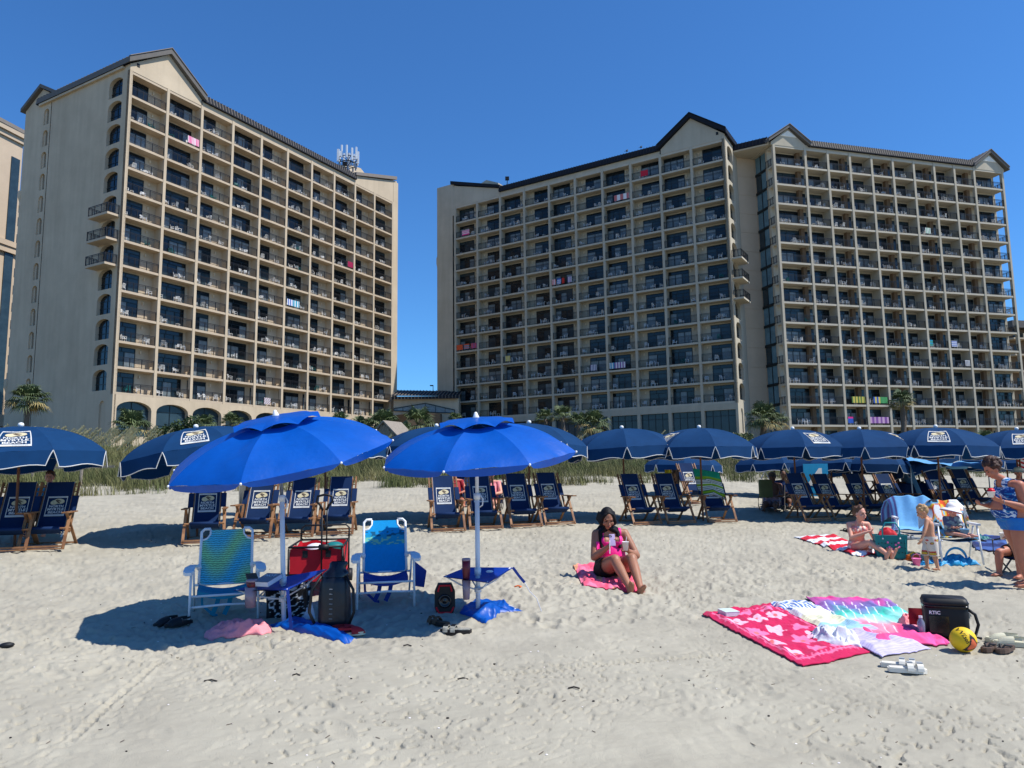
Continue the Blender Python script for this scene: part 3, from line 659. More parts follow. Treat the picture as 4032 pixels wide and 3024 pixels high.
m = MB(); m.prism([(6.05, 7.2), (6.15, 7.2), (6.42, 8.6), (6.3, 8.6)], lambda u, v, h: (u, v, h), 0, 45); m.build('glass_strip', 'glass_mid', L_)
L2 = thing('condo_wing', 'cream condominium wing with rows of dark windows behind the shaded hotel wall, far left', 'building', (-104, 130, 3), .0)
m = MB(); m.prism([(0, 0), (7.0, 2), (12, 22), (0, 22)], lambda u, v, h: (u, v, h), 0, 50); m.build('wall', 'stucco_panel', L2)
m = MB(); m.prism([(-1, -1), (7.6, 1.2), (12.8, 22), (0, 23)], lambda u, v, h: (u, v, h), 50, 51.4); m.build('roof', 'gable_trim', L2)
wm = MB(); wm.box(-.7, .7, -.06, .08, 0, 1.7); wm.box(-.04, .04, -.1, -.061, 0, 1.7, 1); WM = wm.mesh('window', ['glass_dark', 'frame_dark'])
for k in range(14):
    for j in range(6):
        f = .06 + j * .15; inst(WM, 'window', L2, (7 + 5 * f, 2 + 20 * f, 2 + k * 3.4), math.atan2(20, 5))
    for j in range(2): inst(WM, 'window', L2, (3 + j * 2.2, .8 + j * .6, 2 + k * 3.4), math.atan2(2, 7))
L3 = thing('parking_building', 'low banded building with dark openings at the far left behind the palm', 'building', (-74.5, 100, 1.5), .0)
m = MB()
for k in range(3): m.box(-12, 1.55, 0, 14, k * 3.1, k * 3.1 + 1.7)
m.box(-12, 1.5, 10, 14, 0, 8.8); m.build('deck_wall', 'stucco', L3)
m = MB(); m.box(-11.8, 1.3, .3, .5, 0, 8); m.build('dark_opening', 'frame_dark', L3)
R1 = thing('resort_block', 'brownish resort building at the far right edge seen behind the open corner balconies', 'building', (91, 131, 4), .2)
m = MB(); m.box(0, 30, .0, 12, 0, 21); m.build('wall', 'brown_pier', R1)
for k in range(7):
    m = MB(); m.box(-.6, 30, -1.6, -.01, k * 3 + .9, k * 3 + 1.2); m.box(1.5 + (k % 2), 30, -1.6, -1.5, k * 3 + 1.21, k * 3 + 2.0); m.build('balcony', 'stucco', R1)
    for j in range(4): inst(WM, 'window', R1, (1.6 + j * 4, 0, k * 3 + 1.3))
m = MB(); m.box(-.8, 30, -1.8, 12, 21, 22.3); m.build('roof', 'roof_metal', R1)
# ------------------------------------------------------------------ monobloc chairs on the balconies
m = MB()
def mono(m):
    for sx in (-1, 1):
        m.bar((sx * .25, -.22, 0), (sx * .24, -.2, .62), .05); m.bar((sx * .25, .24, 0), (sx * .22, .2, .62), .05); m.bar((sx * .26, -.24, .64), (sx * .25, .2, .64), .07, .03)
        m.bar((sx * .22, .18, .42), (sx * .2, .30, .84), .04)
    m.box(-.24, .24, -.24, .2, .40, .44); m.bar((-.2, .30, .84), (.2, .30, .84), .05)
    for k in range(4): x = -.13 + k * .087; m.bar((x, .2, .44), (x, .30, .84), .05, .02)
mono(m); MONO = m.mesh('balcony_chair', 'white_plastic'); m = MB(); mono(m); MONOT = m.mesh('balcony_chair', 'teal_plastic')
m = MB(); m.box(-.2, .2, -.2, .2, .42, .45)
for a in (-1, 1):
    for b in (-1, 1): m.bar((a * .17, b * .17, 0), (a * .17, b * .17, .42), .04)
TABLE = m.mesh('balcony_table', 'white_plastic')
stuffm = MB(); cand = []
for root, xs, nf, nm, dist0 in ((tA, xsA, 13, 'left', 0), (tB, xsB, 13, 'middle', 0), (tC, xsC, 14, 'right', 0)):
    for k in range(nf):
        for i in range(len(xs) - 1):
            L = xs[i + 1] - xs[i]; q = rng.rand()
            if q < .06: continue
            n = 2 + (rng.rand() < .6); style = rng.rand()
            pos = sorted(rng.choice(6, n, replace=False))
            for j, pp in enumerate(pos):
                x = xs[i] + .55 + (L - 1.1) * (pp + .3 * rng.rand()) / 5.4; y = .55 + .5 * rng.rand(); rzz = rng.uniform(-1.5, 1.5) + (0 if rng.rand() < .6 else 2.6)
                wpos = root.matrix_basis @ Vector((x, y, k * FH)); cand.append((wpos.length, root, nm, i, k, nf, j, n, x, y, rzz, rng.rand(), wpos))
cand.sort(key=lambda c: c[0])
placed = {}
tabs = 0
for idx, (dd, root, nm, i, k, nf, j, n, x, y, rzz, q, wp) in enumerate(cand):
    teal = q > .93; tb = .80 < q < .93
    if idx < 296:
        me_ = TABLE if tb else (MONOT if teal else MONO)
        o = bpy.data.objects.new('balcony_table' if tb else 'balcony_chair', me_); COL.objects.link(o); o.location = wp; o.rotation_euler = (0, 0, rzz + root.rotation_euler.z)
        posn = ['leftmost', 'middle' if n == 3 else 'rightmost', 'rightmost'][j]
        tag(o, f"{'small white table' if tb else ('teal plastic chair' if teal else 'white plastic chair')}, {posn}, {nm} hotel, {ORD[i]} bay from left, {ORD[nf - 1 - k]} floor from top", 'table' if tb else 'chair', 'plastic furniture on the hotel balconies')
    else:
        R = Matrix.Rotation(rzz + root.rotation_euler.z, 3, 'Z'); src = TABLE if tb else MONO
        stuffm.add([R @ v.co + wp for v in src.vertices], [tuple(p.vertices) for p in src.polygons])
o = stuffm.build('far_balcony_chairs', 'white_plastic'); o['kind'] = 'stuff'; o['label'] = 'white plastic chairs on the farther hotel balconies'
# towels hung over balcony rails
def stripes(a, b, n, vert=True): return lambda u, v: a if int((u if vert else v) * n) % 2 else b
def hung(root, nm, xs, nf, bay, fl, u0, u1, cf, lab, h=.85):
    x0 = xs[bay] + .2 + (xs[bay + 1] - xs[bay] - .4) * u0; x1 = xs[bay] + .2 + (xs[bay + 1] - xs[bay] - .4) * u1; m = MB(); cols = []
    nu, nv = 24, 6
    def fn(u, v):
        cols.append(cf(u, v)); return ((u - .5) * (x1 - x0), -.05 - .012 * math.sin(u * 22) * v, 1.09 - v * h)
    m.grid(fn, nu, nv); m.grid(lambda u, v: (cols.append(cf(u, 0)), ((u - .5) * (x1 - x0), -.05 + .12 * v, 1.09))[1], nu, 1)
    z = (nf - 1 - fl) * FH; o = m.build('hanging_towel', 'attr', cols=cols); o.matrix_basis = root.matrix_basis @ Matrix.Translation(((x0 + x1) / 2, .13, z)); tag(o, lab, 'towel', 'towels hung over balcony rails')
W_ = lin(220, 220, 220); PK = lin(225, 40, 130); RD = lin(200, 50, 45); BL = lin(40, 90, 180); TQ = lin(30, 150, 180); PU = lin(130, 80, 150); YL = lin(210, 190, 90); GN = lin(70, 150, 90); OR = lin(220, 90, 50)
for a in ((tA, 'left', xsA, 13, 1, 1, .62, .99, stripes(PK, W_, 15), 'bright pink striped towel over a high balcony rail of the left hotel'),
          (tA, 'left', xsA, 13, 5, 7, .08, .62, lambda u, v: stripes(TQ, W_, 10)(u, v) if u > .45 else stripes(BL, W_, 12)(u, v), 'turquoise and white striped towels over a mid-height rail of the left hotel'),
          (tA, 'left', xsA, 13, 7, 4, .72, .99, lambda u, v: lin(150, 20, 70), 'dark magenta towel on a rail of the left hotel third bay from its far end'),
          (tA, 'left', xsA, 13, 4, 12, .35, .6, lambda u, v: lin(110, 60, 90) if int(u * 6 + v * 5) % 2 else W_, 'mauve checked towel on the lowest balcony rail of the left hotel'),
          (tB, 'middle', xsB, 13, 0, 1, .3, .66, stripes(PK, W_, 7, False), 'faded pink towel on the second-highest rail at the left end of the middle hotel'),
          (tB, 'middle', xsB, 13, 7, 0, .33, .6, lambda u, v: lin(190, 40, 60), 'plain red towel on the top-floor rail of the middle hotel'),
          (tB, 'middle', xsB, 13, 6, 1, .4, .98, lambda u, v: W_ if int(u * 5) % 2 else lin(190, 110, 110), 'white and rose towels on the second-highest rail of the middle hotel'),
          (tB, 'middle', xsB, 13, 0, 8, 0, .3, lambda u, v: OR, 'orange towel at the left end of the middle hotel'),
          (tB, 'middle', xsB, 13, 0, 8, .36, .62, stripes(TQ, OR, 5, False), 'turquoise and orange banded towel beside the orange one on the middle hotel'),
          (tB, 'middle', xsB, 13, 0, 8, .7, .98, stripes(PU, OR, 8), 'purple and orange striped towel right of the banded one on the middle hotel'),
          (tB, 'middle', xsB, 13, 4, 5, 0, .16, stripes(W_, RD, 5), 'white and red towel, leftmost of four on one middle hotel rail'),
          (tB, 'middle', xsB, 13, 4, 5, .22, .38, stripes(W_, BL, 5, False), 'white towel with blue bands, second of four on one middle hotel rail'),
          (tB, 'middle', xsB, 13, 4, 5, .42, .52, lambda u, v: RD, 'narrow red towel, third of four on one middle hotel rail'),
          (tB, 'middle', xsB, 13, 4, 5, .66, .82, stripes(W_, PU, 6), 'white and purple towel, rightmost of four on one middle hotel rail'),
          (tB, 'middle', xsB, 13, 2, 9, .1, .32, stripes(YL, lin(200, 190, 150), 6), 'pale yellow towel on a low rail of the middle hotel, third bay from the left'),
          (tB, 'middle', xsB, 13, 5, 10, .38, .62, stripes(W_, lin(60, 40, 120), 8), 'white and violet striped towel on a low rail of the middle hotel, sixth bay'),
          (tB, 'middle', xsB, 13, 6, 10, .02, .62, lambda u, v: stripes(W_, PU, 12)(u, v) if u > .33 else stripes(TQ, W_, 12)(u, v), 'turquoise, white and purple striped towels, low rail of middle hotel'),
          (tC, 'right', xsC, 14, 6, 3, .3, .58, stripes(GN, W_, 7), 'pale green striped towel high on the right hotel'),
          (tC, 'right', xsC, 14, 6, 9, 0, .18, stripes(GN, TQ, 4, False), 'green towel on a rail of the right hotel, seventh bay, mid height'),
          (tC, 'right', xsC, 14, 7, 9, .06, .36, stripes(BL, W_, 6, False), 'blue and white towel on a rail of the right hotel, eighth bay, mid height'),
          (tC, 'right', xsC, 14, 7, 10, .7, .97, lambda u, v: W_ if (v < .12 or int(u * 8) % 2) else lin(30, 30, 60), 'white towel with dark marks on the right hotel, eighth bay'),
          (tC, 'right', xsC, 14, 2, 12, .3, .95, stripes(YL, lin(90, 120, 60), 9), 'yellow and green towels on a low rail of the right hotel, third bay'),
          (tC, 'right', xsC, 14, 3, 12, .25, .95, lambda u, v: stripes(YL, BL, 8)(u, v) if u < .5 else GN, 'yellow, blue and green towels on a low rail of the right hotel, fourth bay'),
          (tC, 'right', xsC, 14, 2, 13, .05, .3, lambda u, v: BL if v > .2 else PK, 'blue towel with pink top on the lowest rail of the right hotel, third bay'),
          (tC, 'right', xsC, 14, 3, 13, .0, .95, lambda u, v: stripes(PU, lin(200, 160, 190), 9)(u, v), 'lilac striped towels on the lowest rail of the right hotel, fourth bay')):
    hung(*a)
# ================================================================== EMBLEM (city logo) as 2-D pieces
def text_tris(txt, width, height, bold=.02):
    cu = bpy.data.curves.new('t', 'FONT'); cu.body = txt; cu.offset = bold; cu.resolution_u = 2; ob = bpy.data.objects.new('t', cu); COL.objects.link(ob)
    dg = bpy.context.evaluated_depsgraph_get(); me = bpy.data.meshes.new_from_object(ob.evaluated_get(dg))
    v = np.array([tuple(p.co)[:2] for p in me.vertices]); f = [tuple(p.vertices) for p in me.polygons]
    mn, mx = v.min(0), v.max(0); v = (v - (mn + mx) / 2) / (mx - mn) * np.array([width, height])
    bpy.data.objects.remove(ob); bpy.data.curves.remove(cu); bpy.data.meshes.remove(me)
    return [tuple(p) for p in v], f
EMB = []      # (verts2d, faces, material)
def e_rect(x0, x1, y0, y1, mi, h=0, n=1):
    k = max(n, 1); vs = []
    for i in range(k + 1):
        y = y0 + (y1 - y0) * i / k; vs += [(x0, y), ((x0 + x1) / 2, y), (x1, y)]
    EMB.append((vs, [(i * 3 + j, i * 3 + j + 1, i * 3 + j + 4, i * 3 + j + 3) for i in range(k) for j in range(2)], mi, h))
def e_ell(cx, cy, rx, ry, a, mi, h, n=18):
    vs = [(cx + rx * math.cos(t) * math.cos(a) - ry * math.sin(t) * math.sin(a), cy + rx * math.cos(t) * math.sin(a) + ry * math.sin(t) * math.cos(a)) for t in (2 * math.pi * k / n for k in range(n))]
    EMB.append((vs, [tuple(range(n))], mi, h))
e_rect(-.5, .5, 0, .12, 0); e_rect(-.5, .5, 1.17, 1.27, 0); e_rect(-.5, -.465, .12, 1.17, 0, 0, 6); e_rect(.465, .5, .12, 1.17, 0, 0, 6)
e_ell(.10, .95, .27, .17, -.15, 1, 0); e_ell(-.14, .88, .20, .15, .25, 1, 1); e_ell(.02, .92, .17, .045, -.75, 2, 2); e_ell(.07, .99, .14, .03, -.5, 2, 3)
for tx, y, wd in (('NORTH', .63, .72), ('MYRTLE', .44, .82), ('BEACH', .25, .70)):
    v, f = text_tris(tx, wd, .155, .03); EMB.append(([(a, b + y) for a, b in v], f, 0, 1))
for tx, y in (('SOUTH CAROLINA', .06), ('THE CITY OF', 1.22)):
    v, f = text_tris(tx, .8, .055, .0); EMB.append(([(a, b + y) for a, b in v], f, 3, 2))
for y in (.535, .345): e_rect(-.47, -.43, y - .008, y + .008, 0, 1); e_rect(.43, .47, y - .008, y + .008, 0, 1)
def emblem(fn, name='emblem', parent=None):
    m = MB()
    for vs, fs, mi, h in EMB: m.add([fn(x, y, .003 + .0012 * h) for x, y in vs], fs, mi)
    me = m.mesh(name, ['piping', 'cream', 'shell_dark', 'print_grey'])
    return me
# ================================================================== NAVY UMBRELLAS
def navy_umbrella(u, v, d, rot=0, tilt=0, tdir=0, emb=True, R=1.1, label='', leg=True, group='navy market umbrellas', embdy=0):
    apex = at(u, v, d); h = .36 * R; TH = 1.12; N = 8
    gx, gy = apex.x + (.0), apex.y
    lx = math.sin(tilt) * math.cos(tdir) * 1.9; ly = math.sin(tilt) * math.sin(tdir) * 1.9
    base = Vector((gx - lx * .35, gy - ly * .35, gz(gx, gy)))
    t = thing('beach_umbrella', label, 'umbrella', base, 0, group)
    Rm = Matrix.Rotation(tilt, 3, Vector((-math.sin(tdir), math.cos(tdir), 0)))
    top = apex - base
    def rib(a, tt):
        r = R * math.sin(tt * TH) / math.sin(TH); z = -h * (1 - math.cos(tt * TH)) / (1 - math.cos(TH))
        return Vector((r * math.cos(a), r * math.sin(a), z))
    a0 = rot - math.pi / 2 - math.pi / N
    def S(k, f, tt, off=0):
        A = rib(a0 + k * 2 * math.pi / N, tt); B = rib(a0 + (k + 1) * 2 * math.pi / N, tt); p = A.lerp(B, f)
        am = a0 + (k + .5) * 2 * math.pi / N; nrm = Vector((math.cos(am) * .5, math.sin(am) * .5, .85))
        sag = -.022 * math.sin(math.pi * f) * math.sin(math.pi * min(tt, 1)) + .004 * math.sin(f * 17 + k * 3 + tt * 5) * tt
        return top + Rm @ (p + nrm * (off + sag))
    m = MB()
    for k in range(N): m.grid(lambda i, j: S(k, i, .02 + j * .98), 6, 8)
    pm = MB()
    for k in range(N):
        A = S(k, 0, 1); B = S(k, 1, 1); dz = Vector((0, 0, -.18 * R)); out = Rm @ Vector((math.cos(a0 + (k + .5) * math.pi / 4), math.sin(a0 + (k + .5) * math.pi / 4), 0)) * .035
        wv = .02 * math.sin(k * 2.3)
        def P(f, g):
            ins = .085 * g ** .8; ff = ins + f * (1 - 2 * ins); return A.lerp(B, ff) + dz * g * (1 + .1 * math.sin(f * 6 + k)) + out * (g + wv * math.sin(f * 9) * g * 3)
        m.grid(P, 8, 3)
        edge = [P(0, g / 3) for g in range(0, 4)] + [P(i / 8, 1) for i in range(1, 9)] + [P(1, 1 - g / 3) for g in range(1, 4)]
        pm.tube(edge, .0075, 5)
    m.build('canopy', 'navy', t, True); pm.build('piping', 'piping', t)
    if emb:
        for k in (0,):
            hh = .50 * R
            me_ = emblem(lambda x, y, o_: S(k, .5 + x * .42 * R / (1.27) / (.765 * R * (.35 + .65 * (.86 - (y * .42 - embdy) / R * .75))), .90 - (y * .42 - embdy) / R, o_ + .004))
            inst(me_, 'emblem', t)
    q = MB(); q.lathe([(.005, -.01), (.035, 0), (.045, .03), (.035, .06), (.008, .07)], 10, top + Vector((0, 0, .0))); q.build('finial', 'white_plastic', t, True)
    q = MB(); q.tube([Vector((0, 0, -.3)), top * .55, top - Rm @ Vector((0, 0, .03))], .021, 8); q.build('pole', 'wood_pole', t)
    for k in range(N):
        q = MB(); q.tube([top + Rm @ (rib(a0 + k * math.pi / 4, tt / 4) - Vector((0, 0, .012))) for tt in range(5)], .006, 4); q.build('rib', 'wood_pole', t)
    return t
NU = [(45, 922, 10.4, .52, .05, math.pi, True, 1.15, 'navy umbrella with white town logo, nearest the left edge of the beach'),
      (423, 925, 11.6, .36, .17, math.pi, True, 1.15, 'navy umbrella with logo, tilted left, partly behind the left bright blue umbrella'),
      (706, 916, 13.2, .5, .03, 0, False, 1.1, 'navy umbrella mostly hidden behind the right side of the left bright blue umbrella'),
      (943, 922, 14.0, .4, 0, 0, False, 1.1, 'navy umbrella mostly hidden behind the left side of the second bright blue umbrella'),
      (1143, 915, 13.7, .25, .05, 0, False, 1.1, 'plain navy umbrella behind the right side of the second bright blue umbrella'),
      (1343, 926, 14.5, .3, .05, math.pi, False, 1.1, 'plain navy umbrella, first one right of the bright blue umbrellas'),
      (1510, 925, 14.3, -1.18, .0, 0, True, 1.1, 'navy umbrella with logo only on its far left edge, centre right'),
      (1712, 928, 15.2, .22, .0, 0, True, 1.1, 'navy umbrella with slanted logo right of its centre'),
      (1856, 928, 15.0, .8, .0, 0, True, 1.1, 'navy umbrella whose logo shows edge-on at its right side'),
      (2021, 924, 14.6, -.48, .03, 0, True, 1.1, 'navy umbrella with centred logo above the toddler in the hat'),
      (2196, 929, 15.4, -.5, .0, 0, True, 1.1, 'navy umbrella with logo at the right edge above the standing woman')]
for i, a in enumerate(NU):
    k = 1.11 if i else 1.12
    navy_umbrella(a[0], a[1], a[2] * k, a[3], a[4], a[5], a[6], a[7] * k, a[8])
BU = [(1475, 976, 21, .2, .03, 0, False, 1.08, 'lower navy umbrella in the back row, left of the back-row group'),
      (1669, 972, 21, .3, .03, math.pi, False, 1.08, 'back-row navy umbrella over the shaded people'),
      (1792, 977, 19.5, .3, .10, math.pi / 2, False, 1.08, 'back-row navy umbrella tilted away, seen from beneath'),
      (1885, 972, 19, .5, .04, 0, False, 1.08, 'back-row navy umbrella between two logo umbrellas, right half showing'),
      (1972, 975, 19, .35, .3, math.pi * .9, True, 1.0, 'back-row navy umbrella strongly tilted left with a skewed logo'),
      (2075, 968, 20.5, .3, .03, 0, False, 1.05, 'back-row navy umbrella behind the light blue canopy'),
      (2172, 972, 21, .1, .03, 0, False, 1.1, 'back-row navy umbrella behind the standing woman')]
for a in BU: navy_umbrella(a[0], a[1], a[2], a[3], a[4], a[5], a[6], a[7], a[8])
# ================================================================== BRIGHT BLUE UMBRELLAS
def blue_umbrella(u, v, d, R, tilt, bu, bv, label, seed, fwd=.2):
    apex = at(u, v, d); gp = G(bu, bv); t = thing('beach_umbrella', label, 'umbrella', gp, 0, 'bright blue vented umbrellas'); N = 8; TH = 1.0; h = .31 * R
    top = apex - gp; Rm = Matrix.Rotation(tilt, 3, 'Y') @ Matrix.Rotation(fwd, 3, 'X'); a0 = -math.pi / 2 - math.pi / N + (.35 if seed == 1 else .12)
    def rib(a, tt, dz=0, RR_=R, hh=h): return Vector((RR_ * math.sin(tt * TH) / math.sin(TH) * math.cos(a), RR_ * math.sin(tt * TH) / math.sin(TH) * math.sin(a), dz - hh * (1 - math.cos(tt * TH)) / (1 - math.cos(TH))))
    def S(k, f, tt):
        A = rib(a0 + k * math.pi / 4, tt); B = rib(a0 + (k + 1) * math.pi / 4, tt); p = A.lerp(B, f); am = a0 + (k + .5) * math.pi / 4
        wr = .024 * (vnoise(f * 6 + k * 5, tt * 7 + seed, 40) - .5) * tt + .012 * (vnoise(f * 18 + k * 5, tt * 5 + seed, 41) - .5) * tt ** 3
        wr *= math.sin(math.pi * min(max(f, 0), 1)) ** .5
        return top + Rm @ (p + Vector((math.cos(am) * .5, math.sin(am) * .5, .8)) * (-.03 * math.sin(math.pi * f) * math.sin(math.pi * min(tt, 1)) + float(wr)))
    m = MB()
    for k in range(N): m.grid(lambda i, j: S(k, i, .22 + j * .78), 12, 14)
    for k in range(N):
        A, B = S(k, 0, 1), S(k, 1, 1); inw = Rm @ Vector((math.cos(a0 + (k + .5) * math.pi / 4), math.sin(a0 + (k + .5) * math.pi / 4), 0))
        m.grid(lambda f, g: A.lerp(B, f) + Vector((0, 0, -.075 * g * (math.sin(math.pi * f) ** .4 if 0 < f < 1 else 0))) - inw * (.03 * g * math.sin(math.pi * f) + .06 * g * 0) + inw * .03 * math.sin(math.pi * f) * 0, 12, 3)
    m.build('canopy', 'royal', t, True)
    m = MB()
    for k in range(N):
        def V(f, tt):
            A = rib(a0 + k * math.pi / 4, tt * .34, .06); B = rib(a0 + (k + 1) * math.pi / 4, tt * .34, .06); p = A.lerp(B, f)
            return top + Rm @ (p + Vector((0, 0, (.012 * math.sin(math.pi * f) - .03 * (1 - math.sin(math.pi * f))) * max(0, tt - .55) / .45)))
        m.grid(V, 8, 6)
    m.build('vent_flap', 'royal', t, True)
    m = MB()
    for k in range(N): m.grid(lambda i, j: S(k, i, .01 + j * .27) - Vector((0, 0, .012)), 4, 1)
    m.build('vent_mesh_blocker', 'black', t)  # vent mesh made solid to the middle to stop sun leaking under the flap
    m = MB(); m.lathe([(.036, .03), (.032, .04), (.014, .085), (.008, .09)], 12, top + Rm @ Vector((0, 0, .03)), R=Rm); m.build('finial', 'white_plastic', t, True)
    mid = Vector((top.x * .45, top.y * .45, top.z * .62))
    m = MB(); m.tube([(0, 0, -.2), mid, ], .024, 12); m.build('lower_pole', 'white_metal', t, True)
    m = MB(); m.tube([mid, mid.lerp(top, .5), top - Rm @ Vector((0, 0, .05))], .018, 12); m.build('upper_pole', 'steel' if seed == 1 else 'white_metal', t, True)
    m = MB(); m.tube([mid - Vector((0, 0, .03)), mid + Vector((0, 0, .03))], .032, 12); m.tube([mid + Vector((.03, 0, .02)), mid + Vector((.06, -.01, -.03)), mid + Vector((.055, -.01, -.09)), mid + Vector((.025, 0, -.11))], .007, 6); m.build('clamp_collar', 'white_plastic', t, True)
    for k in range(N):
        q = MB(); q.tube([top + Rm @ (rib(a0 + k * math.pi / 4, .1 + tt * .225) - Vector((0, 0, .015))) for tt in range(5)], .005, 5); q.build('rib', 'steel', t)
        q = MB(); q.ell(S(k, 0, 1), .012, 8, 6); q.build('rib_tip', 'white_plastic', t, True)
    hub = top - Rm @ Vector((0, 0, .45))
    for k in range(N): q = MB(); q.tube([hub, top + Rm @ (rib(a0 + k * math.pi / 4, .5) - Vector((0, 0, .02)))], .004, 4); q.build('strut', 'steel', t)
    return t, gp, top
uA, gA, topA = blue_umbrella(598, 911, 7.25, 1.12, -.13, 615, 1345, 'bright blue vented umbrella on a white pole, the left of two', 1, .24)
uB, gB, topB = blue_umbrella(1029, 915, 7.45, 1.02, -.05, 1033, 1335, 'bright blue vented umbrella on a white pole, the right of two', 2, .17)
# square drinks table clamped to each pole
def pole_table(gp, top, zt, corners, label, seed):
    f = zt / top.z; c = Vector((top.x * f, top.y * f, zt)); t = thing('pole_table', label, 'table', gp, 0, 'square fabric tables on umbrella poles')
    P = [Vector(q) for q in corners]
    m = MB(); m.grid(lambda u, v: c + P[0].lerp(P[1], u).lerp(P[3].lerp(P[2], u), v) - Vector((0, 0, .05 * math.sin(math.pi * u) * math.sin(math.pi * v))) - Vector((0, 0, .006)), 10, 10)
    m.grid(lambda u, v: c + P[0].lerp(P[1], u).lerp(P[3].lerp(P[2], u), v) - Vector((0, 0, .05 * math.sin(math.pi * u) * math.sin(math.pi * v))), 10, 10)
    m.build('fabric_top', 'royal_dark', t, True)
    m = MB(); m.tube([c - Vector((0, 0, .02)), c + Vector((0, 0, .05))], .034, 12); m.build('hub', 'white_plastic', t, True)
    for q in P:
        m = MB(); k = c - Vector((0, 0, .17)); m.tube([k, k.lerp(c + q, .5) - Vector((0, 0, .015)), c + q * .93], .008, 8); m.build('arm', 'white_metal', t, True)
    m = MB(); m.tube([c - Vector((0, 0, .19)), c - Vector((0, 0, .14))], .036, 12); m.build('collar', 'white_plastic', t, True)
    return t, c, P
tabA, cA, PA = pole_table(gA, topA, .41, [(-.43, -.18, -.05), (.15, -.34, -.03), (.40, .16, .10), (-.15, .25, .0)], 'tilted square blue table clamped to the left umbrella pole, book on it', 1)
tabB, cB, PB = pole_table(gB, topB, .43, [(-.35, -.08, -.02), (.12, -.32, -.05), (.36, .08, .04), (-.14, .32, .02)], 'square blue table clamped to the right umbrella pole', 2)
def strap(pts, wd, mi, name='strap', parent=None):
    m = MB(); pts = [Vector(p) for p in pts]; vs = []
    for i, p in enumerate(pts):
        a = pts[max(i - 1, 0)]; b = pts[min(i + 1, len(pts) - 1)]; d = (b - a).normalized(); s = d.cross(Vector((0, 1, .1))).normalized() * wd / 2
        vs += [p - s, p + s, p + s + Vector((0, .004, 0)), p - s + Vector((0, .004, 0))]
    fs = [(i * 4 + k, i * 4 + (k + 1) % 4, i * 4 + 4 + (k + 1) % 4, i * 4 + 4 + k) for i in range(len(pts) - 1) for k in range(4)]
    m.add(vs, fs); return m.build(name, mi, parent)
e = cB + PB[2]; strap([e, e + Vector((.06, -.02, -.08)), e + Vector((.12, -.03, -.15))], .028, 'blue_strap', 'strap', tabB)
m = MB(); m.tube([e + Vector((.12, -.03, -.15)), e + Vector((.17, -.03, -.24)), e + Vector((.24, -.02, -.31)), e + Vector((.29, -.02, gz(gB.x + e.x + .29, gB.y + e.y) - gB.z - e.z + .0))], .004, 6); m.build('cord', 'white_cloth', tabB)
e = cA + PA[1]; strap([e, e + Vector((.03, -.02, -.2)), e + Vector((.05, 0, -.42))], .03, 'blue_strap', 'strap', tabA)
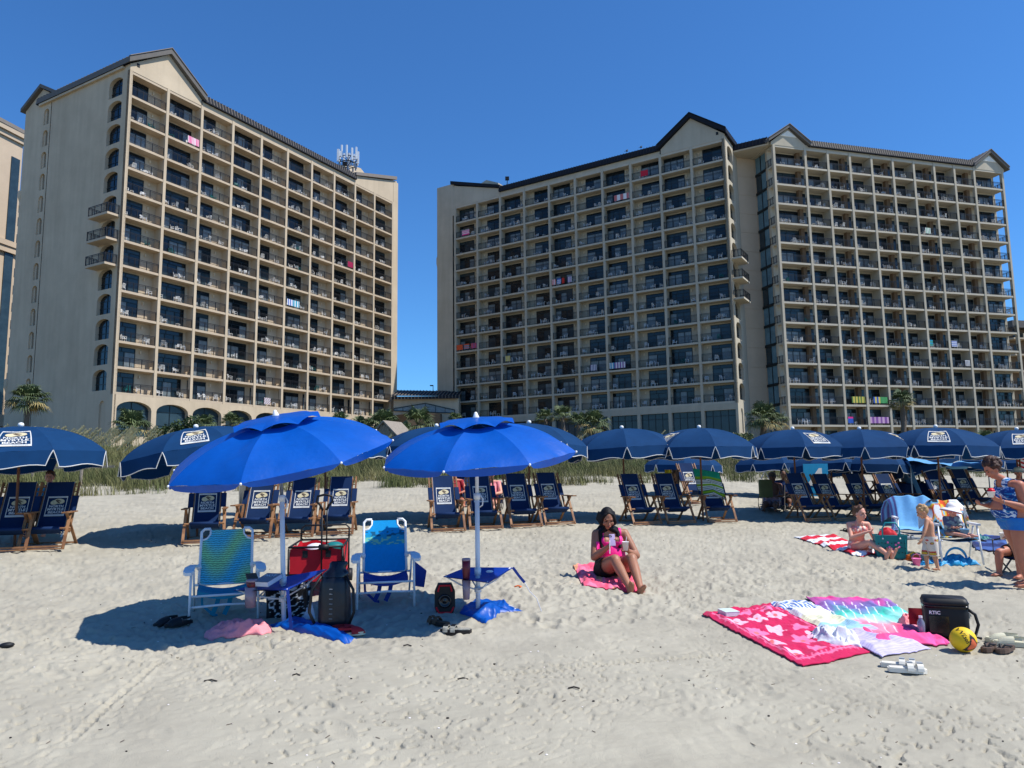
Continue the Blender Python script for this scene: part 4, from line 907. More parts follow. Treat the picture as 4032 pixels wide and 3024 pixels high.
# ================================================================== WOODEN CABANA CHAIRS
def wooden_chair(name, label, x, y, rz, H=1.12):
    t = thing('wooden_beach_chair', label, 'beach chair', (x, y, gz(x, y)), rz, 'navy wooden beach chairs')
    def P(n, *a, **k):
        pass
    for s in (-1, 1):
        m = MB(); m.bar((s * .30, -.06, .26), (s * .29, .38, 1.12), .045, .028, up=(1, 0, 0)); m.build('back_rail', 'wood', t)
        m = MB(); m.bar((s * .235, -.05, .27), (s * .225, .375, 1.10), .03, .02, up=(1, 0, 0)); m.build('inner_rail', 'wood', t)
        m = MB(); m.bar((s * .335, -.44, 0), (s * .325, -.12, .60), .024, .045, up=(1, 0, 0)); m.build('front_leg', 'wood', t)
        m = MB(); m.bar((s * .31, .36, -.02), (s * .315, -.28, .61), .024, .045, up=(1, 0, 0)); m.build('rear_leg', 'wood', t)
        m = MB(); m.box(s * .335 - .035, s * .335 + .035, -.42, .12, .60, .622); m.box(s * .335 - .045, s * .335 + .045, -.45, -.36, .599, .6225); m.build('armrest', 'wood', t)
        m = MB()
        for k in range(4): f = .62 + .095 * k; m.bar((s * .30, -.06 + .44 * f, .26 + .86 * f), (s * .228, -.055 + .43 * f, .26 + .86 * f), .035, .018)
        m.build('rung', 'wood', t)
        m = MB(); a, b = .42, .72
        m.add([(s * (.235 if q == 0 else .325), -.06 + .44 * f - dd, .26 + .86 * f) for f in (a, b) for dd in (.03, -.03) for q in (0, 1)], [(0, 1, 5, 4), (2, 6, 7, 3), (1, 3, 7, 5), (0, 4, 6, 2), (4, 5, 7, 6), (0, 2, 3, 1)]); m.build('side_pocket', 'navy_chair', t)
        m = MB(); m.ell((s * .30, -.12, .335), (.045, .03, .022), 10, 6); m.build('wooden_knob', 'wood', t, True)
    m = MB(); m.bar((-.335, -.435, .05), (.335, -.435, .05), .03, .03); m.build('front_stretcher', 'wood', t)
    m = MB(); m.bar((-.335, -.46, .012), (.335, -.46, .012), .025, .02); m.build('ground_bar', 'wood', t)
    m = MB(); m.bar((-.31, .34, .05), (.31, .34, .05), .03, .03); m.build('rear_stretcher', 'wood', t)
    m = MB(); m.tube([(-.33, -.32, .34), (.33, -.32, .34)], .018, 8); m.build('front_bar', 'wood', t)
    m = MB()
    def back(u, v, o=0):
        b = math.sin(math.pi * v) * .035 * math.sin(math.pi * (.15 + .7 * u)); return Vector((-.215 + .43 * u, -.05 + .43 * v + b - o * .89, .27 + .86 * v - o * -.45))
    m.grid(back, 6, 12); m.grid(lambda u, v: back(1 - u, v, -.01), 6, 12)
    m.build('back_canvas', 'navy_chair', t, True)
    m = MB()
    for s in (0, 1): m.tube([back(s, j / 6, .004) for j in range(7)], .006, 5)
    m.build('edge_binding', 'print_grey', t)
    m = MB(); m.grid(lambda u, v: Vector((-.235 + .47 * u, -.345 + .31 * v, .355 - .10 * math.sin(math.pi * (v * .6 + .08)) - .02 * v)), 6, 10); m.tube([(-.24, -.335, .345), (.24, -.335, .345)], .032, 10); m.build('seat_canvas', 'navy_chair', t, True)
    inst(emblem(lambda x, y, o: back(.5 + x * .72, .30 + y * .395 * .72 / .86 * .95, o + .004)), 'emblem', t)
    t.scale = (.93, .93, .91)
    return t
def ch_at(u, v, d):
    p = at(u, v, d); return p.x, p.y
WC = [(0, 1196, 11.1, 'navy wooden beach chair cut off by the left edge of the photo'), (84, 1190, 11.35, 'navy wooden beach chair second from the left edge, under the first umbrella'),
      (438, 1176, 12.1, 'first navy wooden chair of the four behind the left bright umbrella'), (540, 1171, 12.5, 'second navy wooden chair of the four, sunlit back, behind the teal chair'),
      (634, 1165, 12.9, 'third navy wooden chair of the four, beside the white umbrella pole'), (722, 1160, 13.2, 'fourth navy wooden chair of the four, behind the red wagon'),
      (970, 1150, 13.7, 'first navy wooden chair of the middle four, behind the right bright umbrella'), (1052, 1145, 14.0, 'second navy wooden chair of the middle four, behind the white pole'),
      (1140, 1140, 14.3, 'third navy wooden chair of the middle four'), (1213, 1137, 14.6, 'fourth navy wooden chair of the middle four, its right arm free'),
      (1402, 1133, 15.0, 'navy wooden chair just right of the dark-haired woman'), (1475, 1129, 15.2, 'navy wooden chair second right of the dark-haired woman'), (1562, 1124, 15.6, 'navy wooden chair with a green striped towel over its back'),
      (1770, 1118, 16.0, 'first navy wooden chair of the right-hand row'), (1832, 1115, 16.3, 'second navy wooden chair of the right-hand row, above the seated girl'), (1905, 1112, 16.6, 'third navy wooden chair of the right-hand row'), (1968, 1108, 16.9, 'fourth navy wooden chair of the right-hand row'),
      (2075, 1104, 17.4, 'navy wooden chair right of the toddler in the hat'), (2135, 1101, 17.7, 'navy wooden chair just left of the standing woman'), (1520, 1084, 18.6, 'back-row navy wooden chair seen between two front-row chairs'),
      (1890, 1080, 19.5, 'back-row navy wooden chair left of the shaded couple')]
proto = None
YAW = math.radians(17)
for i, (u, v, d, lab) in enumerate(WC):
    x, y = ch_at(u, v, d); yw = YAW + (.06 * math.sin(i * 5.1) if i not in (2, 3, 4, 5, 12) else {2: .02, 3: -.22, 4: -.24, 5: -.22, 12: -.2}[i])
    x -= .44 * math.sin(yw); y += .44 * math.cos(yw)
    if proto is None: proto = wooden_chair('c', lab, x, y, yw)
    else: clone(proto, (x, y, gz(x, y)), yw, lab)
# ================================================================== LOW FOLDING BEACH CHAIRS
def waves(u, v):
    w_ = math.sin(u * 60 + 0) * .012; s = math.sin((v + w_ * .35) * 150); g = .5 + .5 * math.sin(v * 7 + 2.2 * math.sin(u * 5)) ; base = np.array(lin(150, 215, 150)) * (1 - g) + np.array(lin(80, 190, 215)) * g
    return tuple(base * (1.15 if s > 0 else .5))
def leafy(u, v):
    b = np.array(lin(0, 140, 205)); 
    if .52 < v < .80:
        q = vnoise(u * 16, v * 34, 51); l = v - .66
        if q > .60: b = np.array(lin(8, 84, 120)) if v > .68 else np.array(lin(110, 180, 160))
        elif v < .72: b = b * (1 - .5) + np.array(lin(20, 140, 160)) * .5
    return tuple(b)
def folding_chair(name, label, x, y, rz, fn, seatm, strapm, W=.29):
    t = thing('folding_beach_chair', label, 'beach chair', (x, y, gz(x, y)), rz); cols = []
    m = MB()
    def back(u, v, o=0): return Vector((-W + 2 * W * u, .10 + .33 * v + .03 * math.sin(math.pi * u) * (1 - v) + o, .33 + .54 * v - .05 * math.sin(math.pi * u) * (1 - v) * .5))
    nu, nv = 56, 110
    def put(u, v):
        vv = v
        cut = 0 if v < .82 else .17 * min(1, ((v - .82) / .06)) ** .5
        uu = cut + (1 - 2 * cut) * u
        cols.append(fn(uu, v)); return back(uu, v)
    m.grid(put, nu, nv); m.build('back_fabric', 'attr', t, True, cols)
    for s in (-1, 1):
        q = MB(); q.tube([(s * W, .10, .33), (s * W, .10 + .33 * .82, .33 + .54 * .82), (s * W, .42, .85), (s * (W - .035), .435, .88), (s * (W - .10), .435, .88)], .016, 10); q.build('back_tube', 'white_metal', t, True)
        q = MB(); q.tube([(s * (W - .10), .43, .875), (s * (W - .10), .41, .82), (s * (W - .06), .38, .775), (s * W, .365, .76)], .012, 8); q.build('handle', 'white_plastic', t, True)
        q = MB(); q.tube([(s * (W + .07), -.30, -.02), (s * (W + .065), -.26, .53)], .0135, 10); q.build('front_leg', 'white_metal', t, True)
        q = MB(); q.tube([(s * (W + .045), .34, .0), (s * (W + .05), -.1, .50)], .0125, 10); q.build('rear_leg', 'white_metal', t, True)
        q = MB(); q.add(*armrest(s, W)); q.build('armrest', 'white_plastic', t); t.scale = (.9, .95, .98)
        q = MB(); q.ell((s * (W + .005), .12, .50), (.03, .03, .035)); q.build('hinge', 'white_plastic', t, True)
    for nm, z, y0 in (('seat_bar_front', .245, -.24), ('cross_bar', .14, -.27), ('seat_bar_rear', .31, .14)):
        q = MB(); q.tube([(-W - .06, y0, z), (0, y0, z + (.0 if nm != 'cross_bar' else .012)), (W + .06, y0, z)], .012, 10); q.build(nm, 'white_metal', t, True)
    q = MB(); q.grid(lambda u, v: Vector((-W + 2 * W * u, -.24 + .36 * v, .30 + .02 * v - .085 * math.sin(math.pi * u) * (.45 + .55 * math.sin(math.pi * (v * .8 + .1))))), 14, 10)
    q.grid(lambda u, v: Vector((-W + 2 * W * u, -.24, .30 - .085 * math.sin(math.pi * u) * .62 - .045 * v)), 14, 1); q.build('seat_fabric', seatm, t, True)
    for xx in (-.06, .07):
        strap([(xx, -.15, .24), (xx - .02, -.18, .14), (xx - .07, -.14, .03)], .05, strapm, 'shoulder_strap', t)
    strap([(-.25, .02, .28), (-.24, .0, .12), (-.12, -.05, .02), (-.07, -.10, .02)], .03, strapm, 'waist_strap', t)
    return t
def armrest(s, W):
    vs = []
    for (y, hw, z, c) in ((.13, .018, .525, W + .02), (-.02, .03, .545, W + .06), (-.20, .05, .54, W + .085), (-.33, .055, .515, W + .09), (-.37, .03, .50, W + .09)):
        vs += [(s * (c - hw), y, z), (s * (c + hw), y, z), (s * (c + hw), y, z - .03), (s * (c - hw), y, z - .03)]
    fs = [(i * 4 + k, i * 4 + (k + 1) % 4, i * 4 + 4 + (k + 1) % 4, i * 4 + 4 + k) for i in range(4) for k in range(4)] + [(0, 3, 2, 1), (16, 17, 18, 19)]
    return vs, fs
p = G(486, 1337); tc1 = folding_chair('a', 'low folding beach chair with teal and blue wave-striped back', p.x - .11, p.y + .26, .36, waves, 'teal_strap', 'teal_strap')
q = MB(); q.box(.30, .36, .02, .2, .16, .36); q.build('side_pouch', 'teal_strap', tc1)
p = G(832, 1322); tc2 = folding_chair('b', 'low folding beach chair with bright blue leaf-printed back', p.x - .05, p.y + .28, .2, leafy, 'blue_strap', 'blue_strap', .262)
q = MB(); q.add([(.35, .0, .16), (.47, -.02, .14), (.50, -.02, .32), (.36, .0, .42), (.35, .12, .16), (.47, .1, .14), (.50, .1, .32), (.36, .12, .42)], [(0, 1, 2, 3), (7, 6, 5, 4), (0, 4, 5, 1), (1, 5, 6, 2), (2, 6, 7, 3), (3, 7, 4, 0)]); q.build('side_pouch', 'blue_strap', tc2)
# ================================================================== VEGETATION
def fan_crown(m, c, R, n, mi=0, droop=.5, blades=13, seed=0, up=-.5, dry=0):
    r = np.random.RandomState(seed)
    for i in range(n):
        az = r.uniform(0, 2 * math.pi); el = r.uniform(up, 1.25); L = R * r.uniform(.35, .6)
        d = Vector((math.cos(az) * math.cos(el), math.sin(az) * math.cos(el), math.sin(el))); b = Vector(c) + d * L
        side = d.cross(Vector((0, 0, 1))).normalized() if abs(d.z) < .98 else Vector((1, 0, 0)); upv = side.cross(d).normalized()
        m.bar(Vector(c), b, .018 * R, .012 * R, mi)
        bl = R * r.uniform(.42, .6); md = mi + (1 if (dry and el < -.1 and r.rand() < dry) else 0)
        for k in range(blades):
            f = (k / (blades - 1) - .5) * 2; a = f * 1.5; dd = (d * math.cos(a) + side * math.sin(a)).normalized(); q = bl * (1 - .25 * abs(f)) * r.uniform(.85, 1.1)
            wv = side * math.cos(a) - d * math.sin(a); wv = wv * .026 * R; e = b + dd * q + Vector((0, 0, -q * droop * r.uniform(.3, 1))); mm = b + dd * q * .55 + upv * q * .08
            m.add([b - wv * .4, b + wv * .4, mm + wv + upv * .004, mm - wv + upv * .004, e], [(0, 1, 2, 3), (3, 2, 4)], md)
def palm(name, lab, u, v, d, rpx, trunk, seed, n=34, mir='frond', dry=.6, cat='palm tree', group=None, up=-.6):
    c = at(u, v, d); R = rpx * d / 1569 * 1.28; base = Vector((c.x, c.y, gz(c.x, c.y)))
    t = thing(name, lab, cat, base, 0, group); cc = c - base; m = MB()
    fan_crown(m, cc, R, n, 0, .5, 13, seed, up, dry); m.build('crown', [mir, 'frond_dry'], t)
    if trunk:
        m = MB(); N = 9; rs = [.20 * (1.15 - .35 * i / N) * trunk * (1 + .10 * (i % 2)) for i in range(N + 1)]
        m.tube([Vector((cc.x * 0 + .15 * math.sin(i * .7 + seed), 0, -.3)) .lerp(Vector((cc.x, cc.y, cc.z)), i / N) for i in range(N + 1)], rs, 10); m.build('trunk', 'bark', t, True)
    return t
PL = [('palmetto', 'palmetto with a straight trunk against the shaded side wall of the left hotel', 62, 866, 62, 38, 1.0, 1, 60),
      ('palmetto', 'palmetto with hanging fronds and visible trunk in front of the panelled wing', 1648, 905, 48, 36, 1.1, 2, 50),
      ('palmetto', 'second crown just right of the palmetto before the glazed stair strip', 1680, 910, 50, 22, 1.0, 12, 30),
      ('palmetto', 'tall thin palmetto with dark trunk in front of the right hotel', 1948, 868, 60, 27, 1.0, 3, 45),
      ('palmetto', 'bushy palmetto with drooping yellow-green fronds right of the second bright umbrella', 1282, 920, 38, 34, .8, 4, 46)]
for a in PL: palm(*a)
YC = [(283, 925, 38, 42, 'spiky yucca clump at the foot of the left hotel corner'), (440, 918, 42, 26, 'pale green yucca right of the dark shrub by the arcade'), (500, 915, 44, 24, 'yucca clump behind the vent of the left bright umbrella'), (735, 914, 46, 26, 'small yucca in front of the last arches of the left hotel'),
      (785, 926, 44, 30, 'left yucca of the thicket before the low link building'), (828, 922, 42, 38, 'largest yucca of the thicket before the low link building'), (903, 918, 44, 38, 'round yucca clump between the two bright umbrellas'),
      (985, 908, 47, 18, 'yucca peeking over the left side of the right bright umbrella vent'), (1178, 905, 46, 22, 'yucca left of the tallest clump behind the plain navy umbrella'), (1215, 900, 45, 26, 'tallest yucca clump in front of the middle hotel arcade'), (1250, 915, 42, 24, 'yucca touching the right side of the tallest clump'),
      (2128, 955, 40, 26, 'low palmetto bush behind the navy umbrellas at far right'), (870, 935, 40, 26, 'low yucca in the middle of the thicket by the shingled hut')]
for i, (u, v, d, r_, lab) in enumerate(YC): palm('yucca_clump', lab, u, v, d, r_, .6, 20 + i, 40, 'frond', .5, 'yucca', 'yucca clumps behind the dune', -.25)
def shrub(u, v, d, rx, rz_, lab, mi, seed, n=900):
    c = at(u, v, d); k = d / 1569; base = Vector((c.x, c.y, gz(c.x, c.y))); r = np.random.RandomState(seed); t = thing('shrub', lab, 'shrub', base, 0); m = MB(); cc = c - base
    lob = [(r.uniform(-.6, .6), r.uniform(-.5, .5), r.uniform(-.7, .6), r.uniform(.35, .6)) for _ in range(9)]
    for i in range(n):
        l = lob[i % 9]; q = r.normal(size=3); q /= np.linalg.norm(q); q *= l[3] * r.uniform(.5, 1.05)
        p = cc + Vector(((l[0] + q[0]) * rx * k, (l[1] + q[1]) * rx * k, (l[2] + q[2]) * rz_ * k)); s = .05 * (d / 35) * r.uniform(.7, 1.6)
        a, b = Vector(r.normal(size=3)).normalized() * s, Vector(r.normal(size=3)).normalized() * s
        m.add([p - a, p + b, p + a, p - b], [(0, 1, 2, 3)])
    m.build('foliage', mi, t); m = MB()
    for l in lob[:5]: m.tube([(cc.x * 0, 0, -.2), cc + Vector((l[0] * rx * k, l[1] * rx * k, l[2] * rz_ * k))], [.05, .015], 5)
    m.build('stems', 'bark', t)
shrub(392, 915, 40, 36, 28, 'dark green juniper-like shrub before the third arch of the left hotel', 'shrub', 1, 1700); shrub(345, 935, 41, 26, 18, 'low dark shrub between two yuccas by the left hotel', 'shrub', 2, 1000)
shrub(560, 925, 42, 40, 18, 'olive shrub hidden behind the left bright umbrella', 'olive_shrub', 3); shrub(700, 935, 41, 45, 18, 'olive shrub below the last arches of the left hotel', 'olive_shrub', 4, 1300)
shrub(1600, 950, 38, 60, 16, 'low olive bush line behind the navy umbrellas, centre right', 'olive_shrub', 5, 1500); shrub(2140, 968, 33, 40, 26, 'olive bush behind the standing woman', 'olive_shrub', 6, 1500)
shrub(2000, 955, 38, 60, 14, 'low olive bush under the tall thin palmetto', 'olive_shrub', 7, 1200)
# dune grass: thousands of bent blades
def grass(name, N, sfun, hmin, hmax, mi, wdt, lab, clump=0, umax=.95):
    r = np.random.RandomState(hash(name) % 1000 if False else len(name)); P = []
    while len(P) < N:
        a = r.uniform(-umax, umax); s = sfun(r); den = math.cos(a) * CA - math.sin(a) * SA
        if den < .2: continue
        R_ = s / den; x, y = R_ * math.sin(a), R_ * math.cos(a)
        if R_ > 75 or R_ < 15: continue
        if clump and vnoise(x * 1.1, y * 1.1, 61) < clump + .25 * r.rand(): continue
        P.append((x, y))
        if clump:
            for _ in range(14): P.append((x + r.normal() * .10, y + r.normal() * .10))
    P = np.array(P[:N]); n = len(P); z = gbase(P[:, 0], P[:, 1]) + fine(P[:, 0], P[:, 1]) * np.clip((60 - np.hypot(P[:, 0], P[:, 1])) / 30, 0, 1)
    h = r.uniform(hmin, hmax, n) * (.6 + .8 * vnoise(P[:, 0] * .5, P[:, 1] * .5, 62)); az = r.uniform(0, 6.28, n); ben = r.uniform(.1, .6, n) * h
    dx = np.cos(az) * ben - .12 * h; dy = np.sin(az) * ben; wa = r.uniform(0, 3.14, n); wx = np.cos(wa) * wdt; wy = np.sin(wa) * wdt
    B = np.stack([P[:, 0], P[:, 1], z - .03], 1); Mv = B + np.stack([dx * .3, dy * .3, h * .6], 1); T = B + np.stack([dx, dy, h], 1); W = np.stack([wx, wy, wx * 0], 1)
    V = np.stack([B - W, B + W, Mv + W * .8, Mv - W * .8, T], 1).reshape(-1, 3); o5 = np.arange(n)[:, None] * 5
    q = (o5 + np.array([0, 1, 2, 3])); t3 = (o5 + np.array([3, 2, 4]))
    me = bpy.data.meshes.new(name); me.vertices.add(len(V)); me.vertices.foreach_set('co', V.astype(np.float32).ravel())
    lv = np.concatenate([q.ravel(), t3.ravel()]).astype(np.int32); me.loops.add(len(lv)); me.loops.foreach_set('vertex_index', lv); me.polygons.add(2 * n)
    me.polygons.foreach_set('loop_start', np.concatenate([np.arange(n) * 4, 4 * n + np.arange(n) * 3]).astype(np.int32)); me.polygons.foreach_set('loop_total', np.concatenate([np.full(n, 4), np.full(n, 3)]).astype(np.int32))
    me.update(); me.materials.append(MT[mi]); ob = bpy.data.objects.new(name, me); COL.objects.link(ob); ob['kind'] = 'stuff'; ob['label'] = lab
    return P, z, h
def toe(r): return 22.8 + r.uniform(0, 3.5)
grass('dune_grass', 105000, lambda r: 24.3 + 14 * r.rand() ** 1.2, .2, .55, 'grassm', .009, 'tall olive dune grass covering the dune behind the umbrellas')
grass('sparse_grass', 22000, lambda r: 21.6 + 4 * r.rand(), .16, .5, 'grassm', .007, 'sparse grass tufts at the sandy foot of the dune', .42)
grass('back_dune_grass', 30000, lambda r: 37 + 18 * r.rand(), .15, .42, 'grassm', .016, 'dune grass further up the slope')
# sea oats
m = MB(); r = np.random.RandomState(5)
for i in range(420):
    if i < 200: a = r.uniform(-.66, -.45); s = r.uniform(27, 33)
    else: a = r.uniform(-.6, .65); s = r.uniform(28, 40)
    den = math.cos(a) * CA - math.sin(a) * SA; R_ = s / den; x, y = R_ * math.sin(a), R_ * math.cos(a)
    if R_ > 70: continue
    h = r.uniform(.75, 1.2); b = Vector((x, y, gz(x, y))); tp = b + Vector((.16 * h * r.normal(), .12 * r.normal(), h)); m.tube([b, b.lerp(tp, .6) + Vector((.05, 0, 0)), tp], .006, 3)
    for k in range(9): c = tp + Vector((-.03 * k - .02 * r.rand(), .02 * r.normal(), .02 * (4 - k) - .012 * k)); m.add([c, c + Vector((-.07, 0, -.03)), c + Vector((-.05, .0, .05))], [(0, 1, 2)], 1); m.add([c, c + Vector((.0, .05, -.04)), c + Vector((-.06, -.02, .03))], [(0, 1, 2)], 1)
o = m.build('sea_oats', ['grassm', 'oats']); o['kind'] = 'stuff'; o['label'] = 'sea oats with pale seed heads on the dune'
# shingled hut, fence posts, bin
p = at(845, 948, 36); t = thing('shingled_hut', 'small weathered hut with shingled walls and roof among the yuccas', 'hut', (p.x, p.y, p.z - 1.2), -.4)
m = MB(); m.prism([(-.75, 0), (.75, 0), (.75, 1.3), (0, 2.0), (-.75, 1.3)], lambda u, z, h: (u, h, z), -.6, .8); m.build('wall', 'shingle', t)
SG = MB(); SG.box(-.07, .07, 0, .03, -.16, 0); SG.box(-.07, .07, .03, .035, -.16, -.15); sgm = SG.mesh('shingle', 'shingle')
for j in range(12):
    for i in range(10):
        x = -.68 + i * .15 + (.07 if j % 2 else 0); z = .3 + j * .14
        if abs(x) < .78 and z < 2.0 - .9 * max(0, abs(x) - .0): inst(sgm, 'shingle', t, (x, -.64 + .004 * (i % 3), z), .02 * ((i * 7 + j * 3) % 5 - 2))
m = MB()
for s in (-1, 1): m.prism([(0, 2.0), (0, 2.08), (s * .95, 1.2), (s * .95, 1.12)][::-s], lambda u, z, h: (u, h, z), -.75, .95)
m.build('roof', 'weathered', t)
for (u, v, h) in ((322, 1003, .5), (176, 1005, .5), (70, 1010, .5)):
    p = at(u, v + 14, 21.5); m = MB(); m.tube([(0, 0, -.3), (0, 0, max(.4, at(u, v - 18, 21.5).z - gz(p.x, p.y)))], .045, 7)
    o = m.build('fence_post', 'weathered', None, False, None, (p.x, p.y, gz(p.x, p.y))); tag(o, {322: 'weathered wooden post in the grass right of the leftmost umbrella', 176: 'short wooden post in the grass under the leftmost umbrella', 70: 'short post behind the leftmost wooden chairs'}[u], 'fence post', 'dune fence posts')
t = thing('fence_rail', 'low grey board rail in the grass under the leftmost umbrella', 'fence', (at(150, 1010, 22).x, 22, gz(at(150, 1010, 22).x, 22))); m = MB(); m.bar((-4.5, 0, .45), (1.2, .3, .5), .03, .07); m.build('rail', 'weathered', t)
p = at(712, 1085, 15.5); t = thing('beach_bin', 'grey litter bin behind the wooden chairs', 'bin', (p.x - 1.65, p.y, gz(p.x - 1.65, p.y)))
m = MB(); m.lathe([(.24, 0), (.27, .85), (.28, .86), (.28, .9), (.24, .92)], 16); m.build('drum', 'steel', t, True); m = MB(); m.tube([(0, 0, .93), (0, 0, 1.05)], .05, 8); m.build('lid_knob', 'white_plastic', t)
# ================================================================== SAND ITEMS
def Gat(u, v): return G(u, v)
def cloth(name, lab, cat, corners, cf, nu=70, nv=70, wr=.012, lift=.006, mi='attr', seed=0, extra=None, group=None, edge=.01):
    P = [g0(*c) for c in corners]; cols = []; m = MB()
    def fn(u, v):
        uu = u + edge * (vnoise(v * 9, seed, 71) - .5); vv = v + edge * (vnoise(u * 9, seed, 72) - .5)
        a = P[0].lerp(P[1], uu); b = P[3].lerp(P[2], uu); p = a.lerp(b, vv)
        w1 = abs(float(vnoise(p.x * 5 + seed, p.y * 5, 73)) - .5) * 2; w2 = float(vnoise(p.x * 14 + seed, p.y * 9, 74))
        ef = .3 + .7 * min(1, max(0, min(u, 1 - u, v, 1 - v)) / .1); z = gz(p.x, p.y) + lift * ef + ef * (wr * (1 - w1) ** 2 * 2.2 + wr * .7 * w2)
        if extra: z += extra(u, v)
        cols.append(cf(u, v)); return (p.x, p.y, z)
    m.grid(fn, nu, nv)
    o = m.build(name, mi, None, True, cols); md = o.modifiers.new('s', 'SOLIDIFY'); md.thickness = .012; md.offset = -1
    return tag(o, lab, cat, group)
cr = np.array
def hib(u, v):
    if min(u, 1 - u) < .045 or min(v, 1 - v) < .05: return lin(196, 20, 78)
    if min(u, 1 - u) < .10 or min(v, 1 - v) < .11:
        q = min(abs(min(u, 1 - u) - .075), abs(min(v, 1 - v) - .08)); return lin(240, 110, 150) if q < .008 or (math.sin((u + v) * 90) > .6 and q < .02) else lin(196, 20, 78)
    gx, gy = u * 3.3, v * 5.0; ix, iy = math.floor(gx), math.floor(gy); h = float(vnoise(ix * 3.7 + .1, iy * 5.3 + .1, 81)); ox, oy = (h - .5) * .4, (float(vnoise(ix * 2.1 + .3, iy * 1.7 + .2, 82)) - .5) * .4
    dx, dy = gx - ix - .5 - ox, gy - iy - .5 - oy; r = math.hypot(dx, dy); a = math.atan2(dy, dx)
    R_ = .36 + .09 * math.cos(a * 5 + h * 9)
    if r < .09: return lin(235, 110, 110)
    if r < R_: return tuple(cr(lin(244, 120, 165)) * (1 - h * .0) * (1 if h > .45 else 1) if h > .5 else cr(lin(250, 185, 205)))
    return lin(196, 20, 78)
def pastel(u, v):
    b = [lin(60, 110, 185), lin(235, 235, 235), lin(226, 224, 190), lin(160, 205, 225), lin(190, 180, 220), lin(200, 190, 225)]
    k = min(5, int(v * 6)); c = cr(b[k])
    if v < .22: c = cr(b[0]) if (math.sin(u * 70 + 2 * math.sin(v * 40)) > .1 if v > .08 else int(v * 60) % 2) else cr(b[1])
    return tuple(c * (.82 if math.sin(v * 330) > .2 else 1.05))
def tiedye(u, v):
    t_ = v + .12 * (float(vnoise(u * 5, v * 5, 84)) - .5) * 2; st = [(0, lin(240, 60, 140)), (.12, lin(150, 90, 160)), (.28, lin(110, 110, 170)), (.42, lin(60, 205, 180)), (.55, lin(170, 225, 220)), (.66, lin(250, 150, 170)), (.8, lin(250, 70, 120)), (1, lin(245, 90, 160))]
    c = cr(st[-1][1])
    for (a, ca), (b, cb) in zip(st, st[1:]):
        if a <= t_ < b: f = (t_ - a) / (b - a); c = cr(ca) * (1 - f) + cr(cb) * f; break
    if t_ < 0: c = cr(st[0][1])
    n = float(vnoise(u * 14, v * 14, 85)); c = c * (.8 + .4 * n)
    if abs(((u * 9 + v * 3) % 1) - .5) < .05 and .15 < v < .85 and float(vnoise(u * 9, v * 3, 86)) > .35: c = cr(lin(245, 235, 240))
    return tuple(np.clip(c, 0, 1))
cloth('beach_towel', 'hot pink beach towel printed with pale hibiscus flowers', 'towel', [(1518, 1327), (1664, 1302), (1878, 1412), (1735, 1446)], hib, 150, 110, .013, .007, seed=1)
cloth('beach_towel', 'pastel striped beach towel lying between the pink and tie-dye towels', 'towel', [(1664, 1303), (1735, 1298), (2010, 1404), (1905, 1424)], pastel, 90, 120, .016, .014, seed=4)
def swap(f): return lambda u, v: f(v, u)
cloth('beach_towel', 'tie-dye towel in pink, purple and turquoise under the black cooler', 'towel', [(1742, 1294), (1918, 1296), (2052, 1392), (1905, 1400)], lambda u, v: tiedye(u, v), 110, 90, .016, .022, seed=8)
cloth('beach_towel', 'pink and orange towel the dark-haired woman sits on', 'towel', [(1238, 1222), (1352, 1212), (1392, 1284), (1262, 1279)], lambda u, v: lin(244, 90, 120) if float(vnoise(u * 6, v * 6, 87)) < .5 else (lin(250, 170, 120) if float(vnoise(u * 6, v * 6, 87)) > .72 else lin(246, 120, 150)), 70, 60, .014, .012, seed=12)
cloth('beach_towel', 'red and white striped towel left of the seated girl', 'towel', [(1716, 1162), (1800, 1160), (1905, 1196), (1858, 1203)], lambda u, v: lin(200, 20, 46) if int((v * 9 + .6 * u)) % 2 else lin(232, 232, 235), 60, 80, .016, .012, seed=15)
cloth('beach_towel', 'navy towel on the sand beyond the toddler chair', 'towel', [(2085, 1155), (2170, 1158), (2180, 1192), (2110, 1185)], lambda u, v: lin(24, 40, 96) if int(v * 7) % 3 else lin(60, 90, 150), 40, 30, .014, .012, seed=17)
# rumpled heaps
def heap(name, lab, cat, u, v, w_, d_, h_, mi, seed, rz=0, attr=None, fold=1.0):
    p = G(u, v); m = MB(); r = seed; cols = []
    def fn(a, b):
        x, y = (a - .5) * w_, (b - .5) * d_; e = max(0, 1 - (2 * abs(a - .5)) ** 3) * max(0, 1 - (2 * abs(b - .5)) ** 3)
        n = float(vnoise(a * 4.5 + r, b * 4.5, 91)); n2 = abs(float(vnoise(a * 9 + r, b * 7, 92)) - .5) * 2
        if attr: cols.append(attr(a, b))
        sx = 1 + .18 * (float(vnoise(b * 5, r, 93)) - .5) * 2; sy = 1 + .25 * (float(vnoise(a * 5, r + 5, 94)) - .5) * 2
        ca, sa = math.cos(rz), math.sin(rz); X, Y = x * sx, y * sy; X, Y = X * ca - Y * sa, X * sa + Y * ca
        return (X, Y, gz(p.x + X, p.y + Y) - p.z + .004 + h_ * e ** .6 * (.25 + .75 * n) + fold * h_ * .5 * e * (1 - n2) ** 2)
    m.grid(fn, 44, 40); o = m.build(name, 'attr' if attr else mi, None, True, cols if attr else None, p); md = o.modifiers.new('s', 'SOLIDIFY'); md.thickness = .008; md.offset = -1
    return tag(o, lab, cat)
heap('crumpled_cloth', 'rumpled coral pink cloth on the sand in front of the teal chair', 'clothes', 517, 1366, .52, .42, .10, 'pink_cloth', 3, .2)
heap('crumpled_shirt', 'rumpled white shirt on the hibiscus towel', 'clothes', 1806, 1390, .46, .30, .11, 'white_cloth', 9, -.3, fold=1.5)
